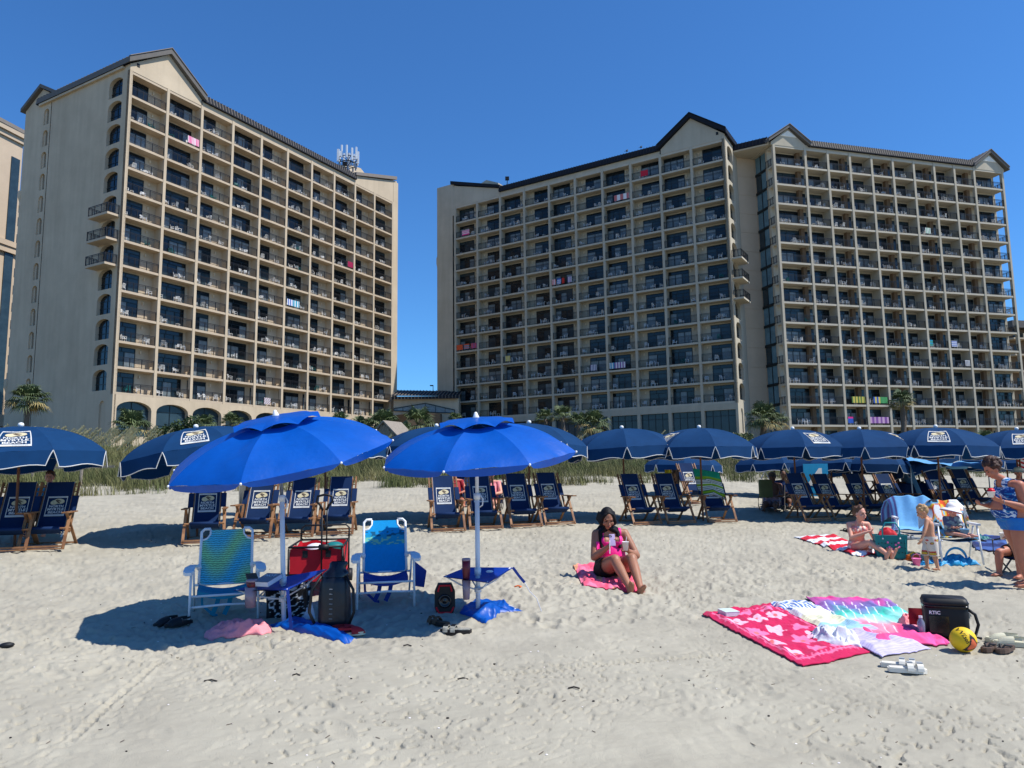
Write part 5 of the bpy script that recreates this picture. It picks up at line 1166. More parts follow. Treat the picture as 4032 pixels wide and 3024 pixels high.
heap('crumpled_shorts', 'black shorts under the rumpled white shirt', 'clothes', 1810, 1372, .62, .16, .05, 'black_shorts', 29, -.25)
heap('crumpled_cloth', 'rumpled salmon cloth between the tie-dye towel and the cooler', 'clothes', 1962, 1352, .22, .16, .10, 'pink_cloth', 19, .2)
heap('crumpled_cloth', 'small black cloth behind the water bottle', 'clothes', 1972, 1366, .25, .14, .04, 'black_shorts', 21, .2)
heap('crumpled_cloth', 'dark green cloth on the navy towel', 'clothes', 2122, 1164, .30, .22, .07, 'teal_plastic', 23, .1)
heap('crumpled_shirt', 'red cloth on the sand at the right behind the woman\'s legs', 'clothes', 2163, 1195, .16, .12, .08, 'red', 25, .1)
# royal blue anchor bags at the pole feet
def bag(lab, corners, seed, hh=.10):
    P = [g0(*c) for c in corners]; cols = []; m = MB()
    def fn(u, v):
        p = P[0].lerp(P[1], u).lerp(P[3].lerp(P[2], u), v); e = (math.sin(math.pi * min(max(u, 0), 1)) * math.sin(math.pi * v)) ** .45
        n = float(vnoise(u * 3 + seed, v * 2.5, 95)); n2 = abs(float(vnoise(u * 4.5 + v * 3 + seed, v * 3, 96)) - .5) * 2
        return (p.x, p.y, gz(p.x, p.y) + .003 + hh * e * (.35 + .5 * n) + hh * .4 * e * (1 - n2) ** 2)
    m.grid(fn, 54, 30); o = m.build('anchor_bag', 'royal', None, True); return tag(o, lab, 'bag', 'blue sand anchor bags')
bag('long crumpled royal blue anchor bag at the foot of the left umbrella', [(580, 1350), (640, 1342), (772, 1388), (745, 1398)], 2, .09)
b2 = bag('short royal blue anchor bag at the foot of the right umbrella', [(992, 1335), (1030, 1314), (1100, 1322), (1050, 1357)], 7, .10)
b3 = bag('flat end of the blue anchor bag with white drawstring right of the right pole', [(1045, 1316), (1095, 1318), (1130, 1330), (1060, 1338)], 11, .07)
t = thing('drawstring', 'white drawstring tied round the end of the right blue anchor bag', 'cord', G(1108, 1328)); m = MB(); m.tube([(-.32, .12, .09), (-.15, .08, .09), (0, 0, .06), (.03, -.05, .05), (-.05, -.09, .02)], .006, 6); m.build('cord', 'white_cloth', t)
# speaker
def box_round(m, w_, d_, h_, r=.03, mi=0, z0=0, taper=1.0, n=4):
    def ring(z, k):
        vs = []
        for cx, cy, a in ((w_ / 2 - r, d_ / 2 - r, 0), (-w_ / 2 + r, d_ / 2 - r, 1), (-w_ / 2 + r, -d_ / 2 + r, 2), (w_ / 2 - r, -d_ / 2 + r, 3)):
            for i in range(n + 1): t_ = (a + i / n) * math.pi / 2; vs.append(((cx + r * math.cos(t_)) * k, (cy + r * math.sin(t_)) * k, z))
        return vs
    zs = [(z0, .96), (z0 + r * .5, 1), (z0 + h_ - r * .5, taper), (z0 + h_, taper * .95)]; vs = []; N = 4 * (n + 1)
    for z, k in zs: vs += ring(z, k)
    fs = [(j * N + i, j * N + (i + 1) % N, (j + 1) * N + (i + 1) % N, (j + 1) * N + i) for j in range(3) for i in range(N)] + [tuple(range(N - 1, -1, -1)), tuple(3 * N + i for i in range(N))]
    return m.add(vs, fs, mi)
p = G(961, 1334); t = thing('party_speaker', 'black and red portable speaker standing upright on the sand', 'speaker', p - Vector((0, 0, .02)), .1)
m = MB()
def oct_(s, hh): return [(-.08 * s, 0), (.08 * s, 0), (.105 * s, .07), (.105 * s, .22), (.07 * s, hh), (-.07 * s, hh), (-.105 * s, .22), (-.105 * s, .07)]
m.prism(oct_(1, .30), lambda u, z, h: (u, h, z), -.05, .06); m.build('cabinet', 'black', t)
m = MB(); m.tube([(-.07, -.055, .225), (-.055, -.06, .285), (.055, -.06, .285), (.07, -.055, .225)], .010, 6); m.build('top_handle', 'red', t); m = MB(); m.tube([(-.09, -.055, .07), (-.06, -.06, .015), (.06, -.06, .015), (.09, -.055, .07)], .011, 6); m.build('base_guard', 'red', t)
m = MB(); m.lathe([(.066, 0), (.07, .012), (.05, .012), (.045, .002), (.02, .006), (.004, .012)], 20, (0, -.05, .13), R=Matrix.Rotation(math.pi / 2, 3, 'X')); m.build('driver_cone', 'black_gloss', t, True)
# tumblers
def tumbler(lab, p, body, h=.19, r=.043, lower='smoke'):
    t = thing('tumbler', lab, 'tumbler', p); m = MB(); m.lathe([(r * .72, 0), (r * .78, .01), (r * .95, h * .55), (r, h)], 16); m.build('cup_body', body, t, True)
    m = MB(); m.lathe([(r * 1.02, h), (r * 1.04, h + .02), (r * .8, h + .025)], 16); m.build('lid', 'smoke', t, True); return t
tumbler('maroon tumbler with steel rim standing through the right pole table', gB + cB + Vector((-.11, -.13, -.05)), 'maroon')
t_ = thing('cup_sleeve', 'pale mesh cup pocket hanging under the right pole table', 'cup holder', gB + cB + Vector((-.11, -.13, -.24))); m = MB(); m.lathe([(.032, 0), (.045, .19)], 12); m.build('sleeve', 'smoke', t_, True)
tumbler('dark red lidded pot on the left pole table', gA + cA + Vector((-.24, -.19, -.03)), 'maroon', .06, .055)
t_ = thing('cup_sleeve', 'pinkish mesh cup pocket hanging under the left pole table', 'cup holder', gA + cA + Vector((-.25, -.19, -.21))); m = MB(); m.lathe([(.05, 0), (.058, .19)], 12); m.build('sleeve', 'smoke', t_, True)
t_ = thing('white_shell', 'white shell lying on the right pole table', 'shell', gB + cB + Vector((.12, .02, .0))); m = MB(); m.ell((0, 0, .01), (.04, .02, .015), 8, 5); m.build('shell', 'white_plastic', t_, True)
# books
def book(lab, p, w_, d_, h_, rz, cover, tx=None, tilt=0, tcol='white_plastic'):
    t = thing('book', lab, 'book', p, rz); t.rotation_euler = (tilt, 0, rz); m = MB(); m.box(-w_ / 2 + .004, w_ / 2 - .004, -d_ / 2 + .002, d_ / 2 - .004, .003, h_ - .003); m.build('pages', 'white_cloth', t)
    m = MB(); m.box(-w_ / 2, w_ / 2, -d_ / 2, d_ / 2, h_ - .003, h_); m.box(-w_ / 2, w_ / 2, -d_ / 2, d_ / 2, 0, .003); m.box(-w_ / 2 - .003, -w_ / 2, -d_ / 2, d_ / 2, 0, h_); m.build('cover', cover, t)
    if tx:
        for i, s in enumerate(tx):
            v, f = text_tris(s, w_ * .75, d_ * .22); m = MB(); m.add([(a, b + d_ * (.22 - .3 * i), h_ + .001) for a, b in v], f); m.build('title', tcol, t)
mat('grey_cover', lin(120, 124, 134), .5); mat('pale_cover', lin(205, 222, 218), .5, (20, .2)); mat('title_teal', lin(40, 90, 100), .6)
book('thick grey paperback lying on the left pole table', gA + cA + Vector((-.10, -.14, .015)), .17, .22, .05, -.35, 'grey_cover', ['NOT', 'HERE'][:1], .25)
t = thing('sandal_sole', 'dark tan sandal sole leaning on the grey paperback', 'sandal', gA + cA + Vector((-.26, -.12, .0)), .5); m = MB(); m.add([(-.05, -.12, 0), (.05, -.12, 0), (.05, .12, .07), (-.05, .12, .07), (-.05, -.12, .02), (.05, -.12, .02), (.05, .12, .09), (-.05, .12, .09)], [(0, 3, 2, 1), (4, 5, 6, 7), (0, 1, 5, 4), (2, 3, 7, 6), (1, 2, 6, 5), (0, 4, 7, 3)]); m.build('sole', 'leather', t)
p = G(1575, 1332, .03); book('pale green paperback with small print on the hibiscus towel', p, .15, .20, .045, .15, 'pale_cover', ['PLANT', 'NOTES'][:0] or None)
# shoes
def outline(L, W): return [(W * a, L * b) for a, b in ((-.28, -.5), (0, -.54), (.28, -.5), (.36, -.25), (.33, .0), (.44, .22), (.42, .40), (.2, .52), (-.08, .54), (-.32, .42), (-.42, .2), (-.36, 0), (-.36, -.25))]
def shoe(m, kind, L=.26, W=.11, th=.03, x=0, y=0, rz=0, z=0):
    R = Matrix.Rotation(rz, 3, 'Z')
    def T(a, b, h): q = R @ Vector((a, b, 0)); return (x + q.x, y + q.y, z + h)
    m.prism(outline(L, W), T, 0, th); m.prism([(a * .9, b * .93) for a, b in outline(L, W)], T, th + .0005, th + .006, 1)
    if kind == 'slide':
        for yc in (.02, .09):
            vs = []
            for i in range(9):
                a = math.pi * i / 8
                for o in (-.022, .022):
                    for q in (0, .006): vs.append(T(math.cos(a) * (W * .44 + q), yc + o, th * .6 + math.sin(a) * (.05 + q)))
            m.add(vs, [f for i in range(8) for f in ((i * 4 + 1, i * 4 + 3, i * 4 + 7, i * 4 + 5), (i * 4, i * 4 + 4, i * 4 + 6, i * 4 + 2), (i * 4, i * 4 + 1, i * 4 + 5, i * 4 + 4), (i * 4 + 2, i * 4 + 6, i * 4 + 7, i * 4 + 3))], 2)
            m.bar(T(-.015, yc - .02, th * .6 + .055), T(-.015, yc + .02, th * .6 + .055), .03, .006, 3); m.bar(T(.015, yc - .02, th * .6 + .056), T(.015, yc + .02, th * .6 + .056), .006, .008, 3)
    if kind == 'flip':
        for s in (-1, 1): m.tube([T(0, .09, th), T(s * .02, .06, th + .03), T(s * W * .38, -.03, th + .012)], [.006, .009, .007], 6, 2)
    if kind == 'clog':
        vs = []
        def f_(u, v):
            a = math.pi * u; yy = -.01 + .13 * v; w2 = W * .45 * (1 - .35 * max(0, v - .5) ** 1); return T(math.cos(a) * w2, yy, th * .5 + math.sin(a) * .065 * (1 - .75 * v ** 3))
        m.grid(f_, 12, 7, 2); m.grid(lambda u, v: T(math.cos(math.pi * u) * W * .42, -.01 - .0 - math.sin(math.pi * u) * .11, th + .025 + .018 * v), 12, 1, 2)
def shoes(name, lab, u, v, kind, mats, rz=0, gap=.12, L=.26, two=True, cat='shoes', dz=0, th=.03, W=.11, y2=.02):
    p = G(u, v); t = thing(name, lab, cat, p + Vector((0, 0, .006 + dz)), rz)
    for i, s in enumerate((-1, 1) if two else (0,)):
        m = MB(); shoe(m, kind, L, W, th, s * gap / 2, s * y2, .08 * s); m.build('shoe', mats, t)
    return t
shoes('slide_sandals', 'pair of cream two-strap buckled slides alone on the near sand', 1952, 1452, 'slide', ['slide', 'slide', 'slide', 'print_grey'], -1.95, .12, .26)
shoes('flip_flops', 'pair of brown flip-flops beside the cream clogs', 2155, 1408, 'flip', ['brownflip', 'brownflip', 'black'], 2.3, .11)
shoes('clogs', 'pair of cream rubber clogs at the right edge', 2178, 1390, 'clog', ['cream_rubber', 'cream_rubber', 'cream_rubber'], 1.2, .14, .28, th=.035, dz=.01)
shoes('clogs', 'black rubber clogs in the shade left of the teal chair', 373, 1347, 'clog', ['black', 'black', 'black'], 2.6, .13)
shoes('camo_sandal', 'grey camouflage sandal with rubber sole upside on the sand', 985, 1374, 'slide', ['sole', 'sandy_grey', 'sandy_grey', 'black'], 1.4, .1, .28, False, th=.045, W=.13)
shoes('leather_sandal', 'brown leather sandal behind the camouflage sandal', 948, 1358, 'slide', ['sole', 'leather', 'leather', 'leather'], .9, .1, .24, False, th=.035)
shoes('water_shoes', 'maroon and red water shoes beside the black backpack', 752, 1378, 'clog', ['cream_rubber', 'maroon', 'red_dark'], -1.2, .12, .24)
shoes('toddler_shoes', 'small cream shoes in the shade under the toddler chair', 2025, 1160, 'clog', ['cream_rubber', 'cream_rubber', 'cream_rubber'], 1.3, .16, .2)
shoes('flip_flops', 'black flip-flops at the right of the red striped towel', 1835, 1150, 'flip', ['black', 'black', 'black'], 1.3, .12)
shoes('grey_slides', 'grey slides under the white folding chair, behind the boy', 1968, 1166, 'slide', ['print_grey', 'print_grey', 'print_grey', 'black'], 1.4, .14, .2)
p = G(14, 1400); t = thing('black_mask', 'small black object with cord on the sand at the left edge', 'litter', p, .5); m = MB(); m.ell((0, 0, .02), (.06, .035, .025), 10, 6); m.build('body', 'black', t, True); m = MB(); m.tube([(-.05, 0, .01), (-.1, -.02, .012), (-.09, -.06, .01), (-.14, -.05, .01)], .004, 5); m.build('cord', 'black', t)
t = thing('orange_scrap', 'scrap of orange rubber on the sand right of the right table', 'litter', G(1119, 1281)); m = MB(); m.tube([(-.04, 0, .012), (0, .02, .02), (.04, 0, .012), (.02, -.03, .012)], .009, 6); m.build('strip', 'orange', t, True)
# bits of shell, weed and twig strewn on the sand
r = np.random.RandomState(77); m = MB()
for i in range(520):
    d = r.uniform(4.2, 14); a = r.uniform(-.66, .66); x, y = d * math.sin(a), d * math.cos(a); z = gz(x, y); k = r.rand(); an = r.uniform(0, 3.14); c, s = math.cos(an), math.sin(an)
    if k < .45: L = r.uniform(.008, .022); m.bar((x - c * L, y - s * L, z + .003), (x + c * L, y + s * L, z + .006), .004, .003, 0)
    elif k < .8: L = r.uniform(.004, .009); m.ell((x, y, z + .002), (L, L * .8, L * .4), 6, 4, None, 1)
    else: L = r.uniform(.006, .012); m.ell((x, y, z + .003), (L, L * .7, L * .6), 6, 4, None, 2)
for (u, v, L) in ((1000, 1478, .04), (455, 1480, .05), (880, 1410, .035), (1290, 1275, .03), (640, 1468, .03), (1240, 1500, .04)):
    p = G(u, v); m.tube([(p.x - L, p.y, p.z + .006), (p.x, p.y + .01, p.z + .012), (p.x + L, p.y - .01, p.z + .006)], .006, 5, 2)
o = m.build('beach_debris', ['bark', 'hat_white', 'sole']); o['kind'] = 'stuff'; o['label'] = 'tiny bits of shell, weed and twig on the sand'
# red wagon
p = G(682, 1300); t = thing('folding_wagon', 'red canvas folding wagon with black frame and pull handle', 'wagon', p + Vector((-.16, .78, gz(p.x - .1, p.y + .78) - p.z)), .15)
W2, D2, zb, zt = .29, .50, .16, .52
m = MB(); o1 = [(-W2, -D2), (W2, -D2), (W2, D2), (-W2, D2)]
for (x0, y0), (x1, y1) in zip(o1, o1[1:] + o1[:1]):
    m.grid(lambda u, v: (x0 + (x1 - x0) * u, y0 + (y1 - y0) * u, zb + (zt - zb) * v + .015 * math.sin(u * 11) * v), 10, 6)
    k = .955; m.grid(lambda u, v: ((x0 + (x1 - x0) * u) * k, (y0 + (y1 - y0) * u) * k, zb + (zt - zb) * v + .015 * math.sin(u * 11) * v), 10, 6)
m.box(-W2, W2, -D2, D2, zb - .01, zb); m.build('canvas_tub', 'red', t)
m = MB()
for (x0, y0), (x1, y1) in zip(o1, o1[1:] + o1[:1]): m.tube([(x0 * 1.04, y0 * 1.03, zt + .02), (x1 * 1.04, y1 * 1.03, zt + .02)], .012, 8)
m.tube([(-W2 * 1.04, D2 * 1.03, zt), (-W2 * 1.04, D2 * 1.1, zt + .16), (-W2 * .9, D2 * 1.1, zt + .20), (W2 * .9, D2 * 1.1, zt + .20), (W2 * 1.04, D2 * 1.1, zt + .16), (W2 * 1.04, D2 * 1.03, zt)], .012, 8); m.build('top_frame', 'black', t, True)
for x, y in o1:
    m = MB(); m.tube([(x * 1.04, y * 1.03, zt), (x * 1.04, y * 1.03, .12)], .012, 8); m.build('corner_post', 'black', t, True)
    m = MB(); m.lathe([(.02, -.035), (.085, -.035), (.09, 0), (.085, .035), (.02, .035)], 16, (x * 1.1, y * .9, .09), R=Matrix.Rotation(math.pi / 2, 3, 'Y')); m.build('wheel', 'black', t, True)
for s in (-1, 1):
    m = MB(); m.tube([(s * W2 * 1.05, -D2, .16), (s * W2 * 1.05, D2 * .2, zt)], .008, 6); m.tube([(s * W2 * 1.05, -D2 * .2, .16), (s * W2 * 1.05, -D2, zt)], .008, 6); m.build('cross_strut', 'black', t)
m = MB(); hb = Vector((.07, -D2 - .05, .18)); m.tube([hb, hb + Vector((0, -.02, .78))], .010, 8); m.tube([hb + Vector((.055, 0, .3)), hb + Vector((.055, -.02, .78))], .008, 8); m.box(.04, .15, -D2 - .10, -D2 - .02, zt - .01, zt + .05); m.build('pull_shaft', 'black', t, True)
m = MB(); c = hb + Vector((.027, -.02, .78)); m.tube([c + Vector(q) for q in ((-.02, 0, 0), (-.05, 0, .06), (-.09, 0, .10), (-.08, 0, .16), (0, 0, .18), (.08, 0, .16), (.09, 0, .10), (.05, 0, .06), (.02, 0, 0))], .014, 8); m.build('pull_handle', 'black', t, True)
for s in (-.12, .14): m = MB(); m.box(s - .03, s + .03, -D2 - .006, -D2 + .0, .42, .50); m.build('velcro_patch', 'black', t)
for x, y, mi, nm in ((-.05, -.1, 'white_cloth', 'plastic_bag'), (.16, .05, 'teal_plastic', 'folded_teal_bag')):
    wv = t.matrix_basis @ Vector((x, y, .47)); m = MB(); m.ell((0, 0, 0), (.13, .12, .08), 12, 8); o = m.build(nm, mi, None, True, None, wv); tag(o, 'white plastic bag inside the red wagon' if mi == 'white_cloth' else 'folded teal bag inside the red wagon', 'bag')
# black dry backpack
p = G(722, 1366); t = thing('dry_backpack', 'tall black waterproof backpack with grey sheen standing in the sand', 'backpack', p, -.08)
m = MB(); m.lathe([(.10, 0), (.15, .015), (.158, .1), (.155, .30), (.14, .44), (.12, .50)], 24)
m.v = [(x, y * .72, z) for x, y, z in m.v]; m.build('pack_body', 'dark_navy_vinyl', t, True)
m = MB(); m.grid(lambda u, v: ((.125 * (1 - .45 * v) + .012 * math.sin(v * 9)) * math.cos(2 * math.pi * u) + .04 * v, (.09 * (1 - .8 * v)) * math.sin(2 * math.pi * u), .495 + .14 * v), 24, 8, close=True); m.build('roll_top', 'black_gloss', t, True)
for s in (-1, 1):
    m = MB(); m.tube([(s * .12, -.04, .50), (s * .20, -.07, .38), (s * .215, -.09, .18), (s * .15, -.07, .03)], .014, 6); m.build('shoulder_strap', 'black', t, True)
m = MB()
for k in range(7): m.box(-.015, .015, -.118, -.112, .12 + .045 * k, .124 + .045 * k)
m.build('daisy_chain', 'print_grey', t)
# patterned tote
def totecol(u, v):
    n = float(vnoise(u * 26, v * 12, 97)); n2 = float(vnoise(u * 15 + 4, v * 7, 98)); return lin(215, 220, 226) if (abs(n - .55) < .045 or n2 > .80) else lin(16, 18, 24)
p = G(612, 1338); t = thing('tote_bag', 'black beach tote printed with white shells and anchors behind the left pole', 'bag', p + Vector((0, .16, 0)), .05); cols = []; m = MB()
def tf(u, v):
    cols.append(totecol(u, v)); a = 2 * math.pi * u; c, s = math.cos(a), math.sin(a); k = 1 / max(abs(c) ** 1.0, abs(s)) ** .6; w2 = .21 + .03 * math.sin(v * 3 + u * 9); return (c * k * w2, s * k * .09, .36 * v + .012 * math.sin(u * 31) * v)
m.grid(tf, 110, 44, close=True); cols2 = cols[:]; m.build('bag_body', 'attr', t, True, cols2)
m = MB(); m.box(-.2, .2, -.08, .08, .0, .3); m.build('contents', 'black', t)
for s in (-1, 1): m = MB(); m.tube([(-.1, s * .09, .35), (-.07, s * .1, .42), (.07, s * .1, .42), (.1, s * .09, .35)], .01, 6); m.build('handle', 'black', t, True)
heap('tissue', 'crumpled white tissue hanging from the tote under the left table', 'tissue', 668, 1345, .10, .06, .14, 'white_cloth', 41)
# cooler
p = G(2062, 1382); t = thing('soft_cooler', 'black soft cooler with white lettering on the tie-dye towel', 'cooler', p + Vector((0, .12, .03)), -.38)
m = MB(); box_round(m, .36, .26, .28, .05, 0); m.build('cooler_body', 'black', t, True); m = MB(); box_round(m, .38, .28, .06, .05, 0, .285, .96); m.build('lid', 'black', t, True)
m = MB(); box_round(m, .37, .27, .012, .05, 0, .272); m.build('zip_seam', 'black_gloss', t, True)
v, f = text_tris('RTIC', .09, .032, .03); m = MB(); m.add([(-.10 + a, -.1345, .22 + b) for a, b in v], f); m.build('lettering', 'white_plastic', t)
m = MB(); m.box(-.15, .01, -.138, -.131, .04, .19); m.build('front_pocket', 'black_gloss', t); m = MB(); m.tube([(.18, -.08, .25), (.23, -.08, .21), (.25, -.08, .12), (.22, -.06, .01), (.26, -.1, .005)], .014, 6); m.build('shoulder_strap', 'black', t, True)
m = MB(); m.box(.184, .192, -.07, .07, .17, .22); m.tube([(.195, -.05, .2), (.21, 0, .18), (.195, .05, .2)], .008, 6); m.build('side_handle', 'steel', t)
# ball
p = G(2083, 1409); t = thing('volleyball', 'yellow and black volleyball with orange centre beside the cooler', 'ball', p + Vector((0, 0, .0)), 0); R_ = .104; cols = []; m = MB()
def bc(u, v):
    a, b = 2 * math.pi * u, math.pi * v; d = Vector((math.sin(b) * math.cos(a), math.sin(b) * math.sin(a), math.cos(b))); c0 = Vector((.28, -.9, -.28)).normalized(); s1 = Vector((0, 0, 1)).cross(c0).normalized(); u1 = c0.cross(s1)
    z = d.dot(c0); x, y = d.dot(s1), d.dot(u1); r = math.hypot(x, y); an = (math.atan2(y, x) + .3) % (2 * math.pi / 3) - math.pi / 3; k = r * math.cos(an) ; e = math.cos(an * 3) 
    col = lin(232, 190, 30)
    if z > 0:
        tri = .30 + .26 * (abs(an) / (math.pi / 3)) ** 2
        if r < tri * 1.0: col = lin(230, 110, 70)
        elif r < .42 + .42 * (abs(an) / (math.pi / 3)) ** 2: col = lin(34, 34, 38)
    if z < -.75: col = lin(34, 34, 38)
    return col
m.grid(lambda u, v: (cols.append(bc(u, v)), (R_ * math.sin(math.pi * v) * math.cos(2 * math.pi * u) , R_ * math.sin(math.pi * v) * math.sin(2 * math.pi * u), R_ + R_ * math.cos(math.pi * v)))[1], 96, 64, close=True); m.build('ball_skin', 'attr_smooth', t, True, cols)
v, f = text_tris('Wilson', .11, .035, .02); m = MB()
def onball(a, b): th_ = -1.5 + (-.028 + b) / R_ * 1 - .18; ph = .62 - a / R_ * .0; q = Matrix.Rotation(-1.25, 2) @ Vector((a, b)); X, Z = q.x - .035, q.y + .045; Y = -math.sqrt(max(1e-4, R_ ** 2 - X * X - Z * Z)); return (X * 1.012, Y * 1.012, R_ + Z * 1.012)
m.add([onball(a, b) for a, b in v], f); m.build('lettering', 'black', t)
# bottle
p = G(1992, 1378); t = thing('water_bottle', 'clear plastic water bottle leaning on the cooler', 'bottle', p + Vector((0, 0, .025)), 0); m = MB(); m.lathe([(.028, 0), (.032, .01), (.031, .06), (.033, .07), (.032, .13), (.014, .165), (.014, .17)], 14); m.build('bottle_body', 'bottle', t, True); m = MB(); m.lathe([(.016, .17), (.016, .19)], 10); m.build('bottle_cap', 'white_plastic', t)
p = G(1985, 1362); t = thing('snack_bag', 'red foil snack bag leaning behind the water bottle', 'bag', p + Vector((0, .03, .03)), -.3); m = MB(); m.grid(lambda u, v: ((u - .5) * .13, -.02 * math.sin(math.pi * u) * math.sin(math.pi * v), .19 * v), 8, 8); m.grid(lambda u, v: ((.5 - u) * .13, .02 * math.sin(math.pi * u) * math.sin(math.pi * v), .19 * v), 8, 8); m.build('foil', 'red_dark', t, True)
# teal totes
def eva(lab, u, v, rz, w_, h_, side=True):
    p = G(u, v); t = thing('rubber_tote', lab, 'bag', p + Vector((0, .1, .0)), rz)
    m = MB(); k = .90
    m.add([(-w_ / 2 * k, -.10, 0), (w_ / 2 * k, -.10, 0), (w_ / 2 * k, .10, 0), (-w_ / 2 * k, .10, 0), (-w_ / 2, -.12, h_), (w_ / 2, -.12, h_), (w_ / 2, .12, h_), (-w_ / 2, .12, h_)], [(0, 3, 2, 1), (0, 1, 5, 4), (1, 2, 6, 5), (2, 3, 7, 6), (3, 0, 4, 7)]); o = m.build('bag_body', 'teal_tote', t); md = o.modifiers.new('s', 'SOLIDIFY'); md.thickness = .012; md = o.modifiers.new('b', 'BEVEL'); md.width = .012; md.segments = 2
    m = MB()
    for j in range(3):
        for i in range(9): x, z = (-.4 + i * .1) * w_, h_ * (.25 + .2 * j) + .01 * (i % 2); m.box(x - .006, x + .006, -.130, -.118, z - .006, z + .006)
    m.build('punched_holes', 'black', t)
    for q, (cx, cz) in enumerate(((-.12, .70), (.20, .68), (-.08, .5), (.22, .5), (.0, .42), (.12, .60))): m = MB(); m.ell((cx * w_, -.131, cz * h_), (.016, .004, .016), 10, 5); m.build('charm', 'pinkp', t, True)
    for s in (-1, 1):
        m = MB(); m.tube([(-.12, s * .125, h_ - .05), (-.12, s * .13, h_ + .10), (-.07, s * .13, h_ + .19), (.07, s * .13, h_ + .19), (.12, s * .13, h_ + .10), (.12, s * .125, h_ - .05)] if s < 0 else [(-.12, .125, h_ - .05), (-.1, .16, h_ + .07), (.1, .16, h_ + .05), (.12, .125, h_ - .05)], .012, 8); m.build('handle', 'teal_tote_side', t, True)
        for x in (-.12, .12): m = MB(); m.ell((x, s * .135, h_ - .05), .014, 8, 5); m.build('rivet', 'white_plastic', t, True)
    return t, p
t, p = eva('teal rubber tote with charms between the seated girl and the boy', 1932, 1204, -.28, .46, .36)
m = MB(); m.grid(lambda u, v: (.19 + .06 * u - .1 * v * 0, -.135 - .01 * math.sin(u * 20) + .2 * u, .30 - .27 * v), 16, 8); o = m.build('hanging_cloth', 'teal_tote_side', None, True, None, p + Vector((0, .1, 0)), -.28); tag(o, 'turquoise fringed cloth draped over the end of the teal tote', 'towel')
m = MB(); m.grid(lambda a, b: ((a - .5) * .28, (b - .5) * .16, .10 * (math.sin(math.pi * a) * math.sin(math.pi * b)) ** .6 * (.5 + float(vnoise(a * 6, b * 6, 99)))), 24, 18); o = m.build('red_cloth', 'red', None, True, None, p + Vector((-.03, .1, .345)), -.28); tag(o, 'red cloth bulging out of the teal tote', 'clothes')
eva('second teal rubber tote in the shade behind the toddler chair', 2052, 1152, .1, .46, .34)
# toys
def pail(lab, u, v, mi, r=.05, h=.09, tilt=0, rz=0):
    p = G(u, v); t = thing('sand_pail', lab, 'toy', p, rz); t.rotation_euler = (tilt, 0, rz); m = MB(); m.lathe([(r * .75, 0), (r, h), (r * 1.1, h), (r * 1.1, h + .008), (r * .95, h + .008), (r * .7, .01)], 16); m.build('bucket', mi, t, True)
    m = MB(); m.tube([(-r, 0, h), (-r * .8, -.02, h + r), (0, -.03, h + r * 1.3), (r * .8, -.02, h + r), (r, 0, h)], .004, 6); m.build('handle', mi, t, True)
pail('pink toy pail on the sand by the boy', 1980, 1218, 'pinkp', .058, .10)
p = G(1972, 1206); t = thing('sand_toy', 'orange and yellow plastic sand toy behind the pink pail', 'toy', p, .3); m = MB(); m.box(-.12, .12, -.05, .05, 0, .03); m.box(-.1, -.06, -.03, .03, .03, .09); m.ell((.06, 0, .05), (.06, .045, .04)); m.build('scoop', 'orange', t, True); m = MB(); m.tube([(-.08, 0, .08), (0, -.02, .13), (.1, 0, .08)], .012, 6); m.build('toy_handle', 'yellow', t, True)
heap('mesh_beach_bag', 'crumpled bright blue mesh bag on the sand right of the boy', 'bag', 2062, 1216, .62, .26, .10, 'sky_mesh', 51, .05, fold=1.6)
t = thing('bag_handle', 'looped blue strap of the crumpled mesh bag', 'strap', G(2062, 1216), .1); m = MB()
for i in range(14):
    a, b = math.pi * i / 14, math.pi * (i + 1) / 14; A = Vector((-.14 + .17 * (1 - math.cos(a)), 0, .06 + .18 * math.sin(a))); B = Vector((-.14 + .17 * (1 - math.cos(b)), 0, .06 + .18 * math.sin(b))); m.bar(A, B, .035, .004, up=(0, 1, 0.2))
m.build('strap_loop', 'sky_mesh', t)
heap('blue_bag_end', 'small blue end of a mesh bag left of the boy\'s feet', 'bag', 2000, 1215, .16, .12, .05, 'sky_mesh', 53)
# lawn chairs (white frames) with terry towels
def lawn_chair(lab, x, y, rz, webm, H=.34):
    t = thing('lawn_chair', lab, 'chair', (x, y, gz(x, y)), rz)
    for s in (-1, 1):
        m = MB(); m.tube([(s * .27, -.30, 0), (s * .26, -.18, .56)], .014, 8); m.build('front_leg', 'white_metal', t, True)
        m = MB(); m.tube([(s * .26, .28, 0), (s * .26, -.02, H + .2)], .014, 8); m.build('rear_leg', 'white_metal', t, True)
        m = MB(); m.box(s * .27 - .025, s * .27 + .025, -.24, .22, .56, .59); m.build('armrest', 'white_plastic', t)
        m = MB(); m.tube([(s * .24, .16, H), (s * .24, .42, .86)], .014, 8); m.build('back_tube', 'white_metal', t, True)
        m = MB(); m.tube([(s * .24, -.26, H), (s * .24, .2, H)], .014, 8); m.build('seat_tube', 'white_metal', t, True)
    m = MB(); m.grid(lambda u, v: (-.24 + .48 * u, -.26 + .44 * v, H + .012 - .03 * math.sin(math.pi * u)), 8, 8); m.build('seat_webbing', webm, t, True)
    m = MB(); m.grid(lambda u, v: (-.24 + .48 * u, .17 + .25 * v + .03 * math.sin(math.pi * u), H + .02 + (.86 - H) * v), 8, 8); m.build('back_webbing', webm, t, True)
    return t
p = at(1978, 1170, 11.9); L1 = lawn_chair('white-framed lawn chair under a light blue towel, behind the boy', p.x, p.y, -.35, 'white_cloth')
p = at(2062, 1172, 11.2); L2_ = lawn_chair('white-framed lawn chair where the toddler in the hat sits', p.x, p.y, -.25, 'tent_blue')
